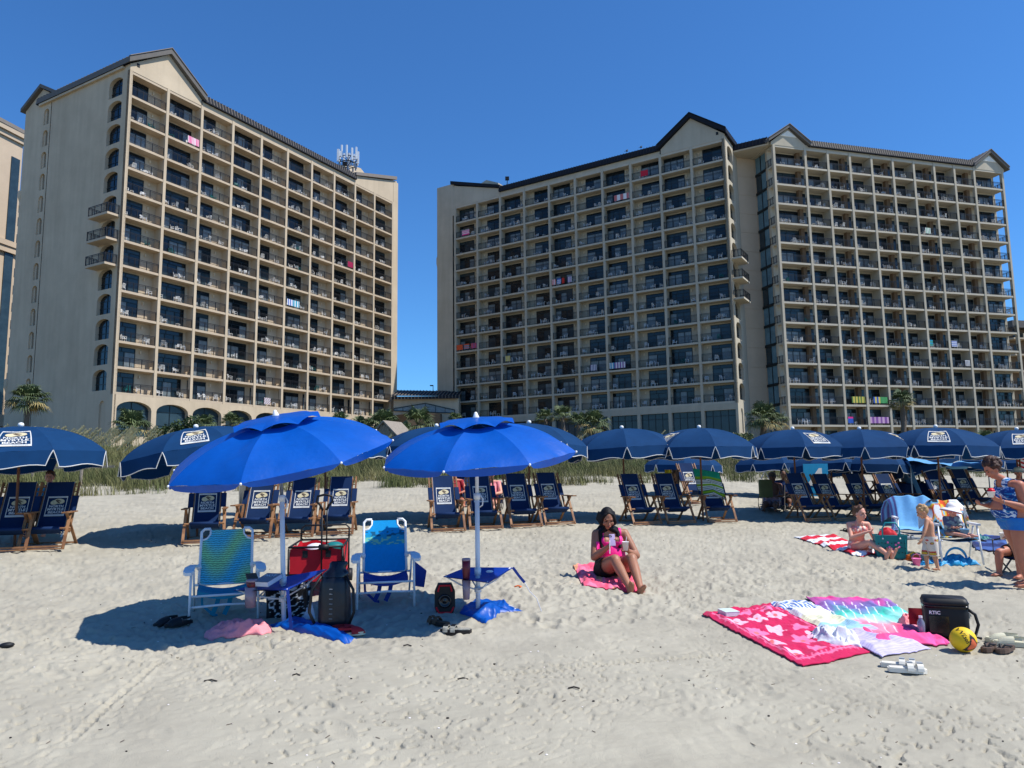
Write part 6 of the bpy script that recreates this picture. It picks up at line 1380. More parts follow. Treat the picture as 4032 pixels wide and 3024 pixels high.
def over_back(ch, lab, cf, mi, w_=.62, f0=.50, b0=.25, seed=0, xo=0, lift=.0):
    cols = []; m = MB()
    path = [(-.20, .37), (.0, .36), (.12, .40), (.20, .50), (.28, .64), (.36, .80), (.41, .89), (.46, .88), (.49, .75), (.50, .55)]
    def fn(u, v):
        k = v * (len(path) - 1); i = min(int(k), len(path) - 2); f = k - i; y = path[i][0] * (1 - f) + path[i + 1][0] * f; z = path[i][1] * (1 - f) + path[i + 1][1] * f
        n = float(vnoise(u * 6 + seed, v * 3, 101)); cols.append(cf(u, v) if cf else (1, 1, 1)); sp = w_ * (1.15 - .35 * math.sin(math.pi * min(1, v * 1.1)) * 1)
        return ((u - .5) * sp + xo, y - .03 - .03 * math.sin(math.pi * v) * n, z + lift + .045 * n - .16 * max(0, abs(u - .5) - .34) * 4 * (.4 + v * .6))
    m.grid(fn, 40, 48); o = m.build('draped_towel', 'attr' if cf else mi, None, True, cols if cf else None); o.matrix_basis = ch.matrix_basis.copy(); md = o.modifiers.new('s', 'SOLIDIFY'); md.thickness = .012; return tag(o, lab, 'towel')
over_back(L1, 'light blue terry towel with dark striped end draped over the left lawn chair', lambda u, v: lin(90, 86, 140) if (u < .16 and int(u * 60) % 2) else lin(112, 172, 216), None, .74, seed=2)
def cartoonless(u, v):
    n = float(vnoise(u * 7, v * 6, 103)); return lin(238, 238, 235) if n > .58 else (lin(226, 84, 40) if n > .48 else (lin(236, 196, 60) if n > .40 else (lin(120, 190, 225) if n > .28 else lin(30, 30, 40))))
over_back(L2_, 'white, orange and yellow patterned towel draped over the toddler\'s chair', cartoonless, None, .62, seed=6)
# green striped towel over wooden chair 13
x, y = ch_at(1560, 1120, 15.6); cols = []; m = MB()
def gs(u, v):
    k = (v * 11 + .3 * u); return lin(20, 140, 110) if int(k) in (0, 1, 2) else (lin(120, 160, 40) if int(k) in (3, 6, 9) else (lin(225, 230, 225) if int(k * 3) % 2 else lin(20, 60, 60)))
m.grid(lambda u, v: (cols.append(gs(u, v)), (-.42 + .58 * u + .1 * v, .30 - .10 * v - .03 * float(vnoise(u * 5, v * 5, 104)), 1.16 - .52 * v - .14 * u * 0 - .22 * abs(u - .55) * v - .1 * u))[1], 40, 34)
o = m.build('striped_towel', 'attr', None, True, cols, (x, y + .35, gz(x, y))); tag(o, 'green, white and lime striped towel hung over a navy chair back', 'towel'); md = o.modifiers.new('s', 'SOLIDIFY'); md.thickness = .01
x, y = ch_at(1445, 1100, 16.2)
for k, (dx, mi, lab) in enumerate(((-.06, 'yellow', 'yellow towel hanging between two navy chairs'), (.1, 'brownflip', 'brown patterned cloth hanging beside the yellow towel'))):
    m = MB(); m.grid(lambda u, v: (dx + .16 * u, .05 * math.sin(u * 9), 1.08 - (.30 + .1 * k) * v), 10, 8); o = m.build('hanging_cloth', mi, None, True, None, (x, y, gz(x, y))); tag(o, lab, 'towel')
# light blue canopy, flag, dark wagon tents behind
p = at(2030, 995, 18.5); t = thing('sun_canopy', 'light blue fabric sun canopy under the navy umbrellas at the right', 'canopy', (p.x, p.y, gz(p.x, p.y)), -.1); zt = p.z - gz(p.x, p.y)
m = MB(); m.grid(lambda u, v: (-1.0 + 1.9 * u, -.6 + 1.2 * v, zt + .18 * math.sin(math.pi * v) - .25 * u + .02 * math.sin(u * 20)), 16, 10); m.grid(lambda u, v: (-1.0 + .25 * v, -.6 + .9 * u, zt - .8 * v), 8, 8); m.build('canopy_cloth', 'tent_blue', t, True)
for x, y in ((-.95, -.55), (.85, -.55), (-.95, .55), (.85, .55)): m = MB(); m.tube([(x, y, 0), (x, y, zt - .1)], .015, 6); m.build('canopy_pole', 'steel', t)
p = at(2203, 1005, 17.5); t = thing('striped_flag', 'red and white striped cloth at the right edge under the umbrella', 'flag', (p.x, p.y, gz(p.x, p.y)), 0); cols = []; m = MB(); m.grid(lambda u, v: (cols.append(lin(190, 30, 50) if int(v * 8) % 2 else lin(235, 235, 235)), (-.05 + .6 * u, .05 * math.sin(u * 7), 1.45 - .42 * v - .25 * u))[1], 16, 24); m.build('flag_cloth', 'attr', t, True, cols); m = MB(); m.tube([(-.06, 0, 0), (-.06, 0, 1.5)], .02, 8); m.build('flag_pole', 'wood_pole', t)
p = at(1765, 1060, 18.2); t = thing('letter_towel', 'turquoise towel with a large white number 4 behind the wooden chairs', 'towel', (p.x, p.y, gz(p.x, p.y)), .1); m = MB(); m.box(-.32, .32, 0, .02, .35, 1.15); m.build('towel_cloth', 'sky_mesh', t); v, f = text_tris('4', .42, .6, .04); m = MB(); m.add([(a, -.012, .74 + b) for a, b in v], f); m.build('printed_number', 'white_plastic', t)
p = at(1995, 1075, 18.6); t = thing('dark_wagon', 'large dark blue folding wagon in the shade behind the chairs', 'wagon', (p.x, p.y, gz(p.x, p.y)), .1); m = MB(); box_round(m, 1.3, .6, .45, .06, 0, .18); m.build('canvas_tub', 'navy_chair', t, True)
for x in (-.5, .5):
    for y in (-.25, .25): m = MB(); m.lathe([(.02, -.04), (.11, -.04), (.11, .04), (.02, .04)], 14, (x, y, .11), R=Matrix.Rotation(math.pi / 2, 3, 'Y')); m.build('wheel', 'black', t, True)
m = MB(); m.tube([(-.6, 0, .6), (-.85, 0, 1.05)], .015, 6); m.build('pull_handle', 'black', t)
p = at(1655, 1075, 17.4); t = thing('hanging_tote', 'green leaf-print tote hanging by the shaded people', 'bag', (p.x, p.y, gz(p.x, p.y)), .1); m = MB(); box_round(m, .32, .12, .42, .04, 0, .4); m.build('bag_body', 'olive_shrub', t, True); m = MB(); m.tube([(-.1, 0, .83), (0, 0, 1.02), (.1, 0, .83)], .012, 6); m.build('handle', 'white_cloth', t)
# ================================================================== PEOPLE
def remesh_body(m, name, mi, vox, parent, it=6):
    me = m.mesh('tmp_body', mi); ob = bpy.data.objects.new('tmp', me); COL.objects.link(ob)
    a = ob.modifiers.new('r', 'REMESH'); a.mode = 'VOXEL'; a.voxel_size = vox; a.use_smooth_shade = True
    b = ob.modifiers.new('s', 'SMOOTH'); b.factor = .5; b.iterations = it
    dg = bpy.context.evaluated_depsgraph_get(); dg.update(); nm = bpy.data.meshes.new_from_object(ob.evaluated_get(dg)); bpy.data.objects.remove(ob)
    nm.name = name; nm.materials.clear(); nm.materials.append(MT[mi]); nm.polygons.foreach_set('use_smooth', [True] * len(nm.polygons))
    o = bpy.data.objects.new(name, nm); COL.objects.link(o); o.parent = parent; return o
def hand(m, wr, d, nrm, curl, s=1.0, spread=.18, thumb=1):
    """palm and five separate fingers; d = direction of fingers, nrm = palm normal (fingers curl towards it)"""
    d = Vector(d).normalized(); n = Vector(nrm); n = (n - d * n.dot(d)).normalized(); sd_ = d.cross(n) * thumb; w_ = Vector(wr)
    for k in (-1.3, -.45, .45, 1.3): m.cap(w_ + d * .012 * s, w_ + d * .075 * s + sd_ * k * .019 * s, .019 * s, .014 * s, 8)
    for k, L in ((1.3, .066), (.45, .076), (-.45, .072), (-1.3, .056)):
        p = w_ + d * .078 * s + sd_ * k * .0195 * s; dd = (d + sd_ * k * spread * .35).normalized(); ang = 0
        for j in range(3):
            ang += curl * (.55 + .25 * j); q = (dd * math.cos(ang) + n * math.sin(ang)); e = p + q * L * s * (.42 - .06 * j); m.cap(p, e, .0095 * s * (1 - .08 * j), .0088 * s * (1 - .08 * j), 7); p = e
    b = w_ + d * .02 * s + sd_ * .022 * s; q1 = b + (d * .5 + sd_ * .8 + n * .25).normalized() * .04 * s; q2 = q1 + (d * .8 + sd_ * .15 + n * .6).normalized() * .034 * s
    m.cap(b, q1, .014 * s, .011 * s, 7); m.cap(q1, q2, .0105 * s, .009 * s, 7)
def foot(m, an, toe, s=1.0):
    a, t = Vector(an), Vector(toe); d = (t - a).normalized(); side = d.cross(Vector((0, 0, 1))).normalized()
    heel = a - d * .035 * s - Vector((0, 0, .045 * s)); m.cap(a, heel, .036 * s, .030 * s, 10); m.cap(heel, t - d * .05 * s, .030 * s, .026 * s, 10); m.cap(a - Vector((0, 0, .01)), t - d * .07 * s, .034 * s, .022 * s, 10)
    for k in range(5): b = t - d * (.045 + .008 * k) * s + side * (.030 - .015 * k) * s; m.cap(b - d * .03 * s, b + d * (.032 - .004 * k) * s, .013 * s, (.0115 - .001 * k) * s, 6)
def figure(t, J, S, skin, vox=.007, it=6):
    """J joints, S sizes -> one continuous body"""
    m = MB(); V = Vector; k = S.get('k', 1.0); f = S.get('fat', 1.0)
    pel, wa, ch, nk, hd = (V(J[q]) for q in ('pelvis', 'waist', 'chest', 'neck', 'head')); side = V(J['side']).normalized(); fw = V(J['fwd']).normalized()
    hw, sw, ww = S.get('hip', .155) * k, S.get('sh', .165) * k, S.get('waist', .115) * k
    for s in (-1, 1):
        m.cap(pel + side * s * hw * .50, wa + side * s * ww * .42, .105 * k * f, .092 * k * f); m.cap(wa + side * s * ww * .42, ch + side * s * sw * .38, .092 * k * f, .092 * k * f)
        m.cap(ch + side * s * sw * .4, nk + side * s * sw * .35 - V((0, 0, .045 * k)), .085 * k * f, .05 * k * f); m.cap(nk - V((0, 0, .03 * k)), V(J['shL' if s < 0 else 'shR']), .045 * k, .050 * k * f)
        if S.get('bust'): m.ell(ch + side * s * .075 * k + fw * (.075 * k) + V((0, 0, -.01)), (.068 * S['bust'] * k,) * 3, 12, 8)
    m.cap(pel, wa, .10 * k * f, .085 * k * f); m.cap(wa, ch, .088 * k * f, .10 * k * f); m.cap(ch, nk, .085 * k * f, .045 * k)
    if S.get('belly'): m.ell(wa + fw * .06 * k - V((0, 0, .02)), (.17 * k * S['belly'], .16 * k * S['belly'], .17 * k), 14, 10)
    if S.get('bum'): m.ell(pel - fw * .07 * k, (.15 * k * S['bum'], .13 * k * S['bum'], .14 * k), 14, 10)
    m.cap(nk, hd - V((0, 0, .06 * k)), .048 * k, .045 * k)
    for s in 'LR':
        sh, el, wr = V(J['sh' + s]), V(J['el' + s]), V(J['wr' + s]); m.cap(sh, sh.lerp(el, .5), .052 * k * f, .046 * k * f); m.cap(sh.lerp(el, .5), el, .046 * k * f, .037 * k * f); m.cap(el, el.lerp(wr, .35), .037 * k * f, .038 * k * f); m.cap(el.lerp(wr, .35), wr, .038 * k * f, .024 * k)
        hp, kn, an = V(J['hp' + s]), V(J['kn' + s]), V(J['an' + s]); lg = S.get('leg', 1.0); m.cap(hp, hp.lerp(kn, .45), .088 * k * f * lg, .078 * k * f * lg); m.cap(hp.lerp(kn, .45), kn, .078 * k * f * lg, .054 * k * (f * .5 + .5) * lg); m.cap(kn, kn.lerp(an, .32), .052 * k * (f * .5 + .5), .055 * k * (f * .5 + .5)); m.cap(kn.lerp(an, .32), an, .055 * k * (f * .5 + .5), .034 * k)
        foot(m, an, J['to' + s], k * S.get('ft', 1))
        if 'hd' + s in J: d, n, c, th = J['hd' + s]; hand(m, wr, d, n, c, k * S.get('hs', 1.0), thumb=th)
    H = Matrix(J['headm']); hk = S.get('hk', 1.0) * k       # head frame: x right, y forward(face), z up
    def h(x, y, z): return hd + H @ V((x, y, z)) * hk
    m.ell(h(0, -.012, .02), (.074 * hk, .094 * hk, .098 * hk), 20, 14, H); m.ell(h(0, .018, -.035), (.056 * hk, .066 * hk, .078 * hk), 18, 12, H); m.ell(h(0, .052, -.088), (.026 * hk, .022 * hk, .022 * hk), 10, 8, H)
    m.cap(h(0, .085, .0), h(0, .101, -.028), .010 * hk, .0145 * hk, 8); m.cap(h(-.03, .074, .022), h(.03, .074, .022), .013 * hk, .013 * hk, 8)
    for s in (-1, 1): m.ell(h(s * .042, .052, -.03), (.026 * hk, .022 * hk, .028 * hk), 10, 8); m.ell(h(s * .076, -.005, -.012), (.010 * hk, .020 * hk, .032 * hk), 8, 8, H)
    m.cap(h(-.02, .079, -.058), h(.02, .079, -.058), .009 * hk, .009 * hk, 8)
    body = remesh_body(m, 'body', skin, vox, t, it)
    for s in (-1, 1):
        q = MB(); q.ell(h(s * .031, .079, .002), (.0135 * hk, .006 * hk, .006 * hk), 10, 6, H); q.build('eye', 'eye_dark', t, True)
        q = MB(); q.cap(h(s * .017, .090, .024), h(s * .046, .080, .026), .0042 * hk, .003 * hk, 6); q.build('eyebrow', 'brow', t, True)
    q = MB(); q.cap(h(-.020, .087, -.060), h(.020, .087, -.060), .0052 * hk, .0052 * hk, 6); q.build('lips', 'lip', t, True)
    return body, h, hd, H, hk
def garment(body, name, mi, pred, off=.007, parent=None, attrf=None, sol=.004):
    me = body.data; n = len(me.vertices); co = np.empty(n * 3); me.vertices.foreach_get('co', co); co = co.reshape(-1, 3); no = np.empty(n * 3); me.vertices.foreach_get('normal', no); no = no.reshape(-1, 3)
    keep = pred(co[:, 0], co[:, 1], co[:, 2]); idx = -np.ones(n, int); fs = [tuple(p.vertices) for p in me.polygons if keep[list(p.vertices)].all()]
    used = sorted(set(i for f in fs for i in f)); 
    for j, i in enumerate(used): idx[i] = j
    P = co[used] + no[used] * off; m = MB(); m.v = [tuple(p) for p in P]; m.f = [tuple(int(idx[i]) for i in f) for f in fs]; m.m = [0] * len(fs)
    cols = [attrf(*p) for p in P] if attrf else None
    o = m.build(name, mi, parent or body.parent, True, cols); md = o.modifiers.new('s', 'SMOOTH'); md.factor = .5; md.iterations = 2; md = o.modifiers.new('t', 'SOLIDIFY'); md.thickness = sol; md.offset = 1; return o
def headm(yaw=0, pitch=0, roll=0):      # yaw 0 faces -y; positive yaw turns towards +x
    B = Matrix(((-1, 0, 0), (0, -1, 0), (0, 0, 1))); return [list(r_) for r_ in (Matrix.Rotation(yaw, 3, 'Z') @ B @ Matrix.Rotation(-pitch, 3, 'X') @ Matrix.Rotation(roll, 3, 'Y'))]
def hair_short(t, h, hk, H, mi, vol=1.06, back=.0, seed=0):
    m = MB(); r = np.random.RandomState(seed)
    for i in range(26):
        a = r.uniform(0, 6.28); e = r.uniform(-.15, 1.5); x, y, z = .074 * math.cos(e) * math.cos(a), .088 * math.cos(e) * math.sin(a) - .018, .10 * math.sin(e) + .024
        if y > .03 and z < .085: continue
        m.ell(h(x * vol, y * vol, z * vol), (.024 * hk * vol, .024 * hk * vol, .020 * hk * vol), 8, 6)
    m.ell(h(0, -.026, .03), (.078 * hk * vol, .090 * hk * vol, .096 * hk * vol), 16, 12, H)
    return remesh_body(m, 'hair', mi, .008, t, 2)
# ---------------------------------------------------------------- dark-haired woman on the pink towel
p = G(1334, 1253); WS = 1.1; t = thing('person', 'woman in hot pink swim top and black shorts sitting, holding phone and cup', 'person', p, 0); t.scale = (WS, WS, WS)
J = dict(pelvis=(-.05, .12, .10), waist=(-.05, .11, .27), chest=(-.055, .09, .43), neck=(-.07, .05, .57), head=(-.10, -.01, .70), side=(1, 0, 0), fwd=(0, -1, .1),
    shL=(-.225, .07, .515), elL=(-.275, -.07, .26), wrL=(-.115, -.225, .40), shR=(.105, .07, .515), elR=(.225, -.05, .27), wrR=(.10, -.235, .345),
    hpL=(-.145, .06, .10), knL=(-.075, -.38, .26), anL=(.03, -.76, .0), toL=(.05, -.83, .10), hpR=(.06, .06, .10), knR=(.115, -.37, .27), anR=(.135, -.78, .0), toR=(.20, -.84, .06),
    hdL=((.35, -.30, .85), (.75, .1, -.2), .75, -1), hdR=((-.35, -.6, .45), (-.3, .3, .6), .9, 1), headm=headm(.12, .42))
body, h, hd, H, hk = figure(t, J, dict(hip=.16, sh=.16, waist=.13, bust=1.0, fat=1.12, belly=.72, hk=1.04, leg=1.16), 'skin_tan', .0065)
garment(body, 'swim_top', 'hot_pink', lambda x, y, z: (z > .235) & (z < .60) & (np.abs(x + .06) < .19) & ((z < .435) | (((np.abs(np.abs(x + .06) - .105) < .022)) & (y < .2))) & ~((y < -.045) & (z < .34) & (np.abs(x + .05) > .12)) & (y > -.13), .006)
garment(body, 'shorts', 'black_shorts', lambda x, y, z: (z < .250) & (y > -.20 + (z - .1) * .25) & (y < .35) & (np.abs(x + .04) < .27) & ~((z > .20) & (y < -.02) & (np.abs(x + .04) > .19)), .013, sol=.006)
m = MB(); m.ell(h(0, -.020, .034), (.080 * hk, .092 * hk, .094 * hk), 18, 12, H)
for s in (-1, 1):
    for k in range(4):
        a = h(s * (.050 + .008 * k), .030 - .030 * k, .050); b = h(s * (.086 + .004 * k), .030 - .03 * k, -.02); c_ = Vector((hd.x + .02 + s * (.100 + .014 * k), hd.y + .035 + .03 * k, .53)); d_ = Vector((hd.x + .03 + s * (.105 + .022 * k), hd.y - .035 + .04 * k, .36 + .03 * k))
        m.tube([a, b, c_, d_], [.028, .032, .036, .022], 8)
    m.tube([h(0, .045, .096), h(s * .045, .050, .070), h(s * .070, .040, .02), h(s * .078, .03, -.06)], [.010, .016, .018, .024], 8)
for k in range(5): x = hd.x - .08 + .04 * k; m.tube([h(-.05 + .025 * k, -.075, .02), (x, hd.y + .10, .58), (x, hd.y + .13, .42)], [.022, .032, .02], 8)
remesh_body(m, 'hair', 'hair_black', .007, t, 3)
ph = thing('phone', 'smartphone in lilac case with beaded strap held by the seated woman', 'phone', p + WS * Vector((-.085, -.285, .475)), 0); ph.rotation_euler = (-.35, 0, .1); m = MB(); box_round(m, .072, .009, .148, .004, 0, -.074); m.build('phone_case', 'phone', ph, True); m = MB(); m.box(-.030, -.004, -.0075, -.005, .036, .064); m.build('camera_bump', 'smoke', ph)
for dx, dz in ((-.024, .057), (-.010, .043)): m = MB(); m.lathe([(.006, 0), (.006, .003)], 10, (dx, -.0075, dz), R=Matrix.Rotation(math.pi / 2, 3, 'X')); m.build('lens', 'black_gloss', ph)
m = MB()
for k in range(11): m.ell((-.038 - .0015 * k, -.012, -.01 - .016 * k), .0075, 8, 6)
m.build('bead_strap', 'hat_white', ph, True)
def cup(lab, pos, r=.04, h_=.10, syrup=True, spoon=True, strw=False):
    c = thing('paper_cup', lab, 'cup', pos); m = MB(); m.lathe([(r * .7, 0), (r * .98, h_), (r * 1.05, h_), (r * 1.05, h_ + .004), (r * .93, h_ + .002), (r * .7, .01)], 18); m.build('cup', 'cupw', c, True)
    if syrup: m = MB(); m.ell((0, 0, h_ + .004), (r * .95, r * .95, r * .9), 12, 8); m.ell((r * .3, 0, h_ + .02), (r * .5, r * .5, r * .6), 8, 6); m.build('shaved_ice', 'syrup', c, True)
    if spoon: m = MB(); m.tube([(0, 0, h_ * .6), (.018, .0, h_ + .065)], .0035, 6); m.build('spoon', 'white_plastic', c)
    return c
cup('white paper cup with spoon held by the dark-haired woman', p + WS * Vector((.055, -.335, .36)), .042, .105, False)
# ---------------------------------------------------------------- girl in bikini
p = G(1858, 1192); t = thing('person', 'girl in peach bikini with hair tied back, sitting on the striped towel', 'person', p, 0)
J = dict(pelvis=(0, .08, .09), waist=(.0, .08, .24), chest=(.01, .05, .385), neck=(.015, .02, .50), head=(.035, -.02, .63), side=(1, .1, 0), fwd=(0, -1, 0),
    shL=(-.135, .03, .46), elL=(-.175, -.10, .26), wrL=(.02, -.20, .345), shR=(.165, .03, .455), elR=(.215, -.06, .225), wrR=(.09, -.22, .16),
    hpL=(-.08, .02, .09), knL=(.03, -.30, .20), anL=(.14, -.58, .045), toL=(.20, -.63, .15), hpR=(.09, .02, .09), knR=(.17, -.28, .21), anR=(.24, -.56, .05), toR=(.32, -.58, .15),
    hdL=((.7, -.4, .25), (.1, -.2, 1), .5, -1), hdR=((-.5, -.6, .1), (-.5, .3, .3), .8, 1), headm=headm(.45, .05))
body, h, hd, H, hk = figure(t, J, dict(hip=.14, sh=.15, waist=.10, bust=.72, fat=.86, k=.95, hk=1.05), 'skin_pale', .006)
peach = lambda x, y, z: lin(240, 150, 140) if vnoise(x * 40, z * 40, 111) > .45 else lin(240, 226, 205)
garment(body, 'bikini_top', 'attr', lambda x, y, z: (((z > .335) & (z < .43)) | ((z >= .43) & (z < .50) & (np.abs(np.abs(x - .01) - .055 - (.5 - z) * .1) < .008))) & (np.abs(x - .01) < .14) & (y > -.13) & ~((y < -.06) & (np.abs(x) > .09)), .005, attrf=peach)
garment(body, 'bikini_bottom', 'attr', lambda x, y, z: (z < .19) & (y > -.06 + np.abs(x) * .3) & (y < .3) & (np.abs(x) < .2), .005, attrf=peach)
hair_short(t, h, hk, H, 'hair_brown', 1.04, seed=2)
m = MB(); m.ell(h(0, -.10, .06), (.03, .03, .03)); m.tube([h(0, -.10, .06), h(.01, -.13, .0), h(.0, -.12, -.06)], [.02, .018, .006], 8); m.build('hair_tail', 'hair_brown', t, True)
cup('white cup of red shaved ice held by the girl in the bikini', p + Vector((.05, -.275, .10)), .045, .085, True, False)
# ---------------------------------------------------------------- boy
p = G(2016, 1229); t = thing('person', 'small boy with blond hair and printed swim shorts standing with his back turned', 'person', p, 0); k = .56
J = dict(pelvis=(0, 0, .43), waist=(-.005, 0, .53), chest=(-.005, .0, .64), neck=(-.035, -.01, .735), head=(-.105, -.03, .82), side=(.45, .9, 0), fwd=(-.9, .4, 0),
    shL=(-.075, -.075, .70), elL=(-.135, -.12, .57), wrL=(-.20, -.13, .455), shR=(.055, .07, .70), elR=(.06, .10, .56), wrR=(.0, .12, .47),
    hpL=(-.02, -.045, .42), knL=(.0, -.06, .23), anL=(.025, -.07, .035), toL=(-.07, -.08, .02), hpR=(.015, .045, .42), knR=(-.05, .06, .235), anR=(-.045, .07, .04), toR=(-.14, .08, .02),
    hdL=((-.5, -.05, -.9), (-.3, .5, 0), .4, 1), hdR=((-.4, .2, -.9), (-.3, -.5, 0), .4, -1), headm=headm(-1.85, .45))
body, h, hd, H, hk = figure(t, J, dict(k=.60, hip=.13, sh=.145, waist=.13, fat=1.0, belly=.62, hk=1.36, hs=1.1), 'skin_boy', .005, 4)
def boyc(x, y, z):
    n = float(vnoise(x * 30 + y * 14, z * 26, 112)); return lin(214, 204, 192) if n < .66 else (lin(190, 60, 60) if n < .76 else (lin(90, 150, 80) if n < .84 else lin(220, 170, 60)))
garment(body, 'swim_shorts', 'attr', lambda x, y, z: (z < .475) & (z > .20) & ~((x < -.105)), .022, attrf=boyc, sol=.006)
hair_short(t, h, hk, H, 'hair_blond', 1.03, seed=3)
# ---------------------------------------------------------------- toddler in the chair
p = L2_.matrix_basis @ Vector((0, .0, .36)); t = thing('person', 'toddler in wide white sun hat sitting in the lawn chair', 'person', p, -.1)
J = dict(pelvis=(0, .06, .05), waist=(0, .06, .14), chest=(0, .05, .24), neck=(0, .03, .32), head=(0, .0, .40), side=(1, 0, 0), fwd=(0, -1, 0),
    shL=(-.08, .04, .29), elL=(-.11, -.03, .19), wrL=(-.03, -.11, .16), shR=(.08, .04, .29), elR=(.11, -.03, .19), wrR=(.04, -.11, .16),
    hpL=(-.045, .02, .05), knL=(-.06, -.15, .07), anL=(.03, -.28, .06), toL=(.09, -.33, .05), hpR=(.045, .02, .05), knR=(.09, -.15, .07), anR=(.14, -.28, .06), toR=(.20, -.32, .05),
    hdL=((.8, -.5, 0), (0, .2, .8), .5, 1), hdR=((-.8, -.5, 0), (0, .2, .8), .5, -1), headm=headm(-.1, .15))
body, h, hd, H, hk = figure(t, J, dict(k=.56, hip=.13, sh=.145, waist=.13, fat=1.0, hk=1.35), 'skin_pale', .006, 4)
garment(body, 'shirt', 'attr', lambda x, y, z: (z > .08) & (z < .315) & (np.abs(x) < .135) & (y > -.09), .012, attrf=lambda x, y, z: lin(96, 100, 124) if vnoise(x * 30, z * 30, 113) > .5 else lin(150, 170, 170))
m = MB(); m.lathe([(.155, -.045), (.15, -.035), (.10, -.005), (.082, .0), (.08, .035), (.062, .075), (.03, .09), (.005, .092)], 24, h(0, -.01, .05), R=Matrix.Rotation(.25, 3, 'Y')); m.build('hat_top', 'hat_white', t, True)
m = MB(); m.lathe([(.153, -.050), (.10, -.010), (.082, -.002)], 24, h(0, -.01, .048), R=Matrix.Rotation(.25, 3, 'Y')); m.build('hat_lining', 'hat_pink', t, True)
c_ = thing('blue_pail', 'light blue printed pail on the toddler\'s lap', 'toy', p + Vector((.06, -.17, .02)), 0); m = MB(); m.lathe([(.052, 0), (.065, .12), (.069, .12), (.069, .128), (.06, .128), (.05, .01)], 18); m.build('bucket', 'terry_blue', c_, True)
# ---------------------------------------------------------------- standing woman in blue swimsuit
p = G(2203, 1270); t = thing('person', 'older woman with short curly hair in blue patterned swimsuit standing at the right edge', 'person', p, 0)
J = dict(pelvis=(.02, 0, .84), waist=(-.0, 0, 1.01), chest=(.015, 0, 1.17), neck=(-.07, .0, 1.335), head=(-.215, -.01, 1.475), side=(0, 1, 0), fwd=(-1, 0, 0),
    shL=(.0, -.17, 1.265), elL=(.03, -.235, .99), wrL=(-.235, -.17, 1.075), shR=(-.01, .17, 1.265), elR=(-.03, .22, 1.0), wrR=(-.28, .10, 1.02),
    hpL=(.02, -.10, .82), knL=(-.02, -.10, .46), anL=(.05, -.10, .075), toL=(-.14, -.11, .03), hpR=(.03, .10, .82), knR=(.10, .12, .46), anR=(.20, .13, .075), toR=(.03, .14, .03),
    hdL=((-.9, .2, .45), (.1, .5, .9), .75, -1), hdR=((-.95, -.2, .15), (0, -.2, 1), .7, 1), headm=headm(-1.57, .52))
body, h, hd, H, hk = figure(t, J, dict(hip=.17, sh=.17, waist=.17, bust=1.45, fat=1.32, belly=1.08, bum=.95, hk=1.0), 'skin_red', .0085)
def swimc(x, y, z):
    n = float(vnoise(x * 26 + y * 20, z * 26 - y * 16, 114)) * .6 + float(vnoise(x * 60 + y * 20, z * 60, 115)) * .4; return lin(20, 60, 130) if n < .42 else (lin(40, 120, 180) if n < .52 else (lin(214, 226, 238) if n < .62 else lin(30, 80, 160)))
garment(body, 'swimsuit', 'attr', lambda x, y, z: (z > .86) & (z < 1.36) & ((z < 1.20) | ((np.abs(np.abs(y) - .085) < .03) & (z < 1.36)) | ((x < -.03) & (z < 1.25))) & (np.abs(y) < .185) & ~((x < -.19) & (z > .97)) & (x > -.30), .010, attrf=swimc)
garment(body, 'swim_skirt', 'swim_blue', lambda x, y, z: (z > .715) & (z <= .875) & (np.abs(y) < .24), .014)
m = MB(); r = np.random.RandomState(4); m.ell(h(0, -.035, .035), (.092, .098, .105), 16, 12, H)
for i in range(110):
    a = r.uniform(0, 6.28); e = r.uniform(-.35, 1.5); x, y, z = .092 * math.cos(e) * math.cos(a), .10 * math.cos(e) * math.sin(a) - .035, .115 * math.sin(e) + .035
    if y > .03 and z < .07: continue
    m.ell(h(x, y, z), (.02, .02, .02), 7, 5)
remesh_body(m, 'hair', 'hair_auburn', .007, t, 1)
cup('white cup heaped with red shaved ice in the standing woman\'s raised hand', p + Vector((-.33, -.13, 1.125)), .046, .07, True, False)
t2 = thing('wristband', 'thin bracelet on the standing woman\'s near wrist', 'bracelet', p + Vector((-.222, -.172, 1.07)), 0); m = MB(); m.tube([(0, .03 * math.cos(a), .03 * math.sin(a)) for a in (k * 2 * math.pi / 12 for k in range(12))], .004, 5, closed=True); m.build('band', 'print_grey', t2)
